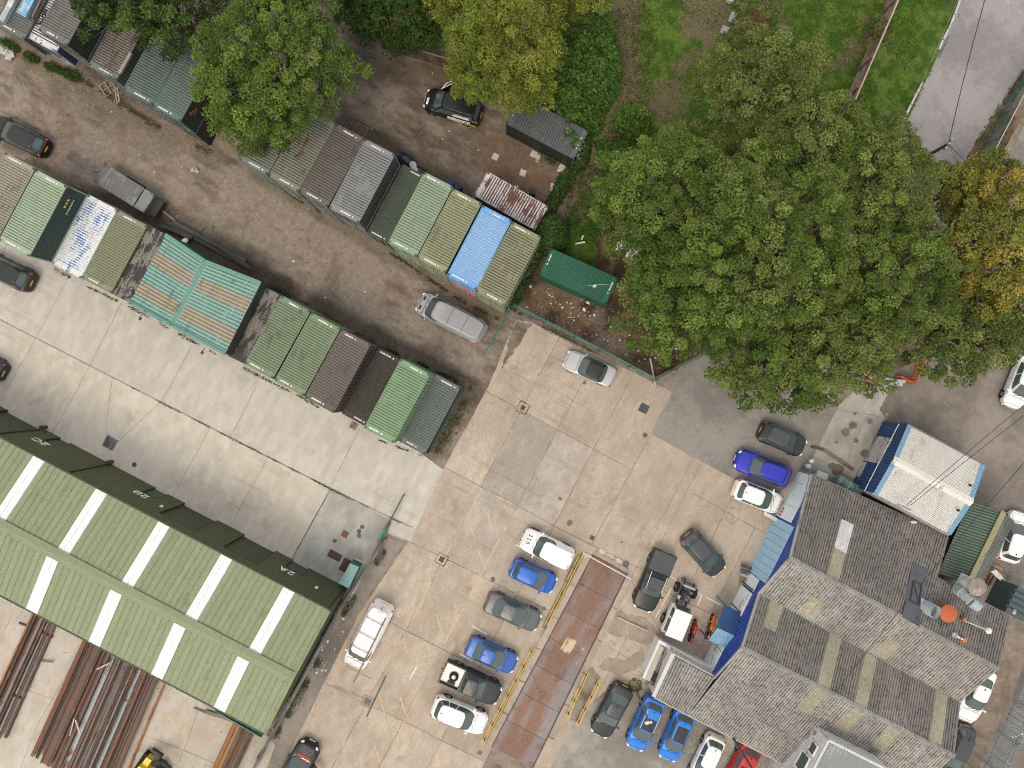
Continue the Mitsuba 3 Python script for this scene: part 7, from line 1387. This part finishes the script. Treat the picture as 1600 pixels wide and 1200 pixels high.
one('dark_tarpaulin', 'dark blue tarpaulin showing through the lower leaves of the big clump', 'tarpaulin', [ball(P(1334, 577, .7), (1.3, .7, .5), .5), ball(P(1363, 569, .6), (.5, .4, .4), .2)], 'gloss', smooth=True, col=(.02, .03, .05))
# by the mint roof
t_ = thing('teal_cylinder', 'pale teal steel cylinder tank lying between the grey roof and the white roof', 'tank'); put('tank', [lathe([(0, 0), (.4, .05), (.5, .2), (.5, 2.0), (.4, 2.2), (0, 2.25)], P(1306, 748, .9), P(1347, 772, .9) - P(1306, 748, .9), 20)], 'paint', t_, smooth=True, col=(.15, .26, .25), wear=.35); put('band', [lathe([(.515, .95), (.52, 1.0), (.515, 1.05)], P(1306, 748, .9), P(1347, 772, .9) - P(1306, 748, .9), 20)], 'paint', t_, col=(.32, .45, .44))
one('washing_machine', 'white appliance parts by the corner of the mint roof', 'appliance', [box(P(1283, 742, .5), (.9, .5, .5), -.4), cyl(P(1266, 720, .4), .16, .3, 12), box(P(1262, 728, .4), (.3, .3, .5), .3)], 'paint', col=(.62, .64, .65), wear=.2)
one('timber_beam', 'long weathered timber lying across the stained forecourt', 'timber', bar(P(1285, 702, .12), P(1333, 734, .12), .22, .18), 'paint', col=(.17, .145, .12), wear=.4); one('timber_beam', 'short dark timber at the upper left of the forecourt timber', 'timber', bar(P(1268, 698, .12), P(1288, 703, .12), .2, .18), 'paint', col=(.07, .06, .055))
for i in range(5):
    one('gas_pipe', ['first', 'second', 'third', 'fourth', 'fifth'][i] + ' pipe from the top in the bundle by the pale blue awning', 'pipe', tube([P(1158 - i * .6, 883 + 7 * i, .4 + .1 * (i % 2)), P(1181 - i * .8, 891 + 6 * i, .5)], .11, 8), 'paint', col=[(.06, .07, .09), (.10, .11, .12), (.42, .42, .40), (.20, .18, .12), (.24, .21, .14)][i], wear=.3)
one('lying_pole', 'grey pole lying on broken concrete below the covered black pickup', 'pole', tube([P(964, 964, .15), P(1012, 986, .2)], .07, 8), 'paint', col=(.42, .40, .38)); one('roof_tube', 'dark thin tube lying on the lower yellow hatching', 'tube', tube([P(603, 1056, .1), P(573, 1120, .1)], .05, 6), 'paint', col=(.10, .085, .07))
one('pole_stub', 'thin bent cable lying on the weighbridge deck', 'cable', [tube([P(828, 1043, .2), P(835, 1060, .13), P(840, 1075, .12)], .02, 5), ball(P(840, 1078, .14), (.1, .1, .05))], 'paint', col=(.2, .2, .2))

# ---------------------------------------------------------------- weeds, stones, scraps
def weed_strip(label, s, w, h, pal_, seed, dens=120, leaf=.10): 
    rng = np.random.default_rng(seed); L = LineString(pts(s)); n = int(L.length * dens * w * 2); u = rng.uniform(0, L.length, n); nz = meshkit.noise(np.c_[u * 1.1, np.full(n, seed), np.zeros(n)], seed); keep = nz > .42; u, nz = u[keep], nz[keep]
    q = np.array([L.interpolate(x).coords[0] for x in u]) + rng.normal(size=(len(u), 2)) * w * (nz[:, None] - .2)
    c = np.c_[q, .04 + rng.uniform(0, 1, len(u)) * h * nz]; nr = rng.normal(size=c.shape) * .5 + [0, 0, .8]; nr /= np.linalg.norm(nr, axis=1, keepdims=True)
    tag(put_leaves('weeds', None, *leaf_mesh(c, nr, leaf * rng.uniform(.5, 1.5, len(c)), np.array(pal_)[rng.integers(len(pal_), size=len(c))] * rng.uniform(.7, 1.3, (len(c), 1)), rng, .5)), label, 'weeds', kind='stuff')
WD = [(.055, .085, .022), (.075, .085, .030), (.045, .075, .018)]; DRY = [(.13, .10, .045), (.09, .085, .03), (.06, .075, .022)]
weed_strip('weeds growing in the long joint of the pale concrete yard', '195,600 400,704 517,764 615,811 642,823', .09, .12, WD, 71, 420, .08)
weed_strip('weeds along the joint between pale concrete and grey pad', '517,764 450,884', .05, .08, WD, 72, 300, .07)
weed_strip('weeds at the foot of the middle row of containers', '395,262 470,315 560,365 640,415 720,470 780,500', .22, .16, DRY + WD, 73, 260)
weed_strip('weeds at the foot of the upper left containers', '5,64 60,97 122,122', .34, .35, BRIGHT + WD, 74, 900, .14); weed_strip('dry grass below the dark green grey containers', '120,120 170,150 250,200 330,240', .3, .16, DRY, 75, 240)
weed_strip('small dark green leaves along the back of the lower container row', '425,450 500,492 580,535 660,570 725,602', .35, .10, [(.03, .045, .016), (.04, .05, .02)], 76, 260); weed_strip('weeds at the south foot of the lower container row', '85,420 130,445 200,478 350,560', .14, .14, WD + DRY, 77, 240)  # first strip: small dark leaves in a band behind the lower row
weed_strip('weeds at the south foot of the green lower row containers', '380,575 470,620 570,680 660,712', .12, .14, WD, 78, 300); weed_strip('weeds by the dark green fence at the row end', '735,605 715,655 680,708', .45, .2, WD + DRY, 79, 240)
weed_strip('weeds along the grey boundary fence', '612,840 575,905 545,945 480,1065 430,1150', .42, .22, WD + DRY, 80, 300); weed_strip('weeds along the green palisade fence', '810,490 850,512 930,552', .2, .25, BRIGHT + DRY, 81, 240)
weed_strip('weeds by the slate grey container in the back yard', '800,215 830,235 860,252 885,262', .4, .25, BRIGHT + DRY, 82, 260, .13); weed_strip('weeds between the container row and the pale concrete at the left', '55,270 100,295 130,310', .3, .2, BRIGHT + WD, 83, 240, .13)
weed_strip('weeds at the edge of the right hand asphalt and the road kerb', '1500,20 1470,82 1403,216', .07, .1, WD + DRY, 84, 240, .08); weed_strip('dry tufts along the guard rails', '905,875 858,968 835,1020 762,1160', .14, .06, DRY, 85, 120, .07)
def tufts(name, label, regions, n_m2, h, pal_, seed):
    rng = np.random.default_rng(seed); V = []; Cc = []
    for s in regions:
        pg = poly(s); x0, y0, x1, y1 = pg.bounds; n = int((x1 - x0) * (y1 - y0) * n_m2); q = rng.uniform([x0, y0], [x1, y1], (n, 2)); q = q[shapely.contains_xy(pg, q[:, 0], q[:, 1])]
        keep = meshkit.fbm(np.c_[q * .5, np.full(len(q), 2.2)], 3, 5) < rng.uniform(.42, .62, len(q)); q = q[keep]
        V.append(np.c_[q, np.full(len(q), .03) + rng.uniform(0, h, len(q))]); Cc.append(np.array(pal_)[rng.integers(len(pal_), size=len(q))] * rng.uniform(.7, 1.35, (len(q), 1)))
    c = np.vstack(V); nr = rng.normal(size=c.shape) * .45 + [0, 0, .8]; nr /= np.linalg.norm(nr, axis=1, keepdims=True)
    tag(put_leaves(name, None, *leaf_mesh(c, nr, .13 * rng.uniform(.5, 1.5, len(c)), np.vstack(Cc), rng, .45)), label, 'grass', kind='stuff')
tufts('lawn_grass', 'grass tufts of the garden lawn', ['1000,-20 1410,-20 1375,30 1318,185 1240,200 1100,210 1000,180 985,60'], 70, .05, [(.060, .125, .016), (.085, .150, .022), (.075, .105, .025), (.11, .12, .04)], 91)
tufts('verge_grass', 'bright grass tufts of the verge by the road', ['1412,-20 1508,-20 1470,75 1403,215 1330,270 1318,185'], 110, .06, [(.050, .135, .012), (.070, .165, .016), (.060, .12, .018)], 92)
def stones(name, label, regions, n, smin, smax, col, seed, z=.0, flat=.6):
    rng = np.random.default_rng(seed); pg = unary_union([poly(s) for s in regions]); x0, y0, x1, y1 = pg.bounds; q = np.zeros((0, 2))
    while len(q) < n:
        a = rng.uniform([x0, y0], [x1, y1], (n * 2, 2)); q = np.vstack([q, a[shapely.contains_xy(pg, a[:, 0], a[:, 1])]])
    q = q[:n]; o = np.array([(1, 0, 0), (0, 1, 0), (-1, 0, 0), (0, -1, 0), (0, 0, 1)], float); f = np.array([(0, 1, 4), (1, 2, 4), (2, 3, 4), (3, 0, 4)])
    s = (smin + (smax - smin) * rng.random(n) ** 4)[:, None, None]; an = rng.uniform(0, 6.3, n); R = np.stack([np.stack([np.cos(an), -np.sin(an)], -1), np.stack([np.sin(an), np.cos(an)], -1)], 1)
    v = o[None] * s * rng.uniform(.5, 1.2, (n, 5, 1)); v[:, :, :2] = np.einsum('nij,nkj->nki', R, v[:, :, :2]); v[:, :, 2] *= flat; v += np.c_[q, np.full(n, z)][:, None]
    c = np.array(col)[rng.integers(len(col), size=n)] * rng.uniform(.7, 1.2, (n, 1)); k = key(name)
    scene[k] = mikit.ply(trimesh.Trimesh(v.reshape(-1, 3), (f[None] + np.arange(n)[:, None, None] * 5).reshape(-1, 3), process=False), 'plain', smooth=False, color=np.repeat(c, 5, 0)); tag(k, label, 'stones', kind='stuff')
TRK = ['0,90 120,130 330,245 400,270 560,370 780,505 760,600 700,600 430,440 260,350 130,300 0,230', '540,95 740,120 790,200 860,330 740,270 640,230 560,200']
stones('gravel', 'loose stones on the dirt track', TRK, 5200, .015, .075, [(.20, .17, .145), (.15, .12, .10), (.24, .21, .18), (.10, .085, .075)], 101)
stones('track_scraps', 'pale scraps scattered over the dirt track', TRK, 120, .02, .11, [(.62, .60, .57), (.5, .46, .40), (.66, .66, .66)], 102, .0, .4)
stones('litter_scraps', 'white scraps by the warehouse fence', ['505,960 545,950 525,1035 500,1060 485,1040'], 90, .03, .17, [(.7, .7, .7), (.62, .6, .56)], 103, .01, .5)
stones('leaf_scraps', 'scraps and leaves under the big trees', ['820,480 1022,585 1090,552 960,480 860,440'], 900, .03, .12, [(.16, .09, .05), (.22, .14, .08), (.12, .09, .07), (.5, .48, .45)], 104, .01, .3)
stones('bin_litter', 'white litter below the emerald green container', ['825,440 880,465 935,490 920,510 840,480'], 26, .06, .2, [(.68, .68, .68), (.6, .58, .55)], 105, .02, .5)
stones('rubble', 'broken concrete pieces at the ragged edge of the forecourt', ['1368,628 1380,650 1395,662 1400,655 1378,625', '940,985 1000,960 1020,990 985,1040'], 130, .04, .17, [(.36, .33, .29), (.28, .25, .22)], 106, .02, .6)
stones('yard_scraps', 'small scraps and dirt on the steel yard floor', ['0,930 420,1150 380,1200 0,1200'], 420, .02, .12, [(.10, .07, .05), (.2, .13, .08), (.4, .38, .35)], 107, .02, .4)
stones('concrete_specks', 'small leaves and specks on the tan concrete', ['780,520 1040,620 930,850 600,1200 520,1200 690,740'], 700, .015, .055, [(.12, .09, .06), (.2, .16, .12), (.09, .08, .07)], 108, .034, .3)
NLEAF_TOTAL = sum(NLEAF)
PALR = mi.Float(np.array(PAL, np.float32).ravel()); dr.eval(PALR)
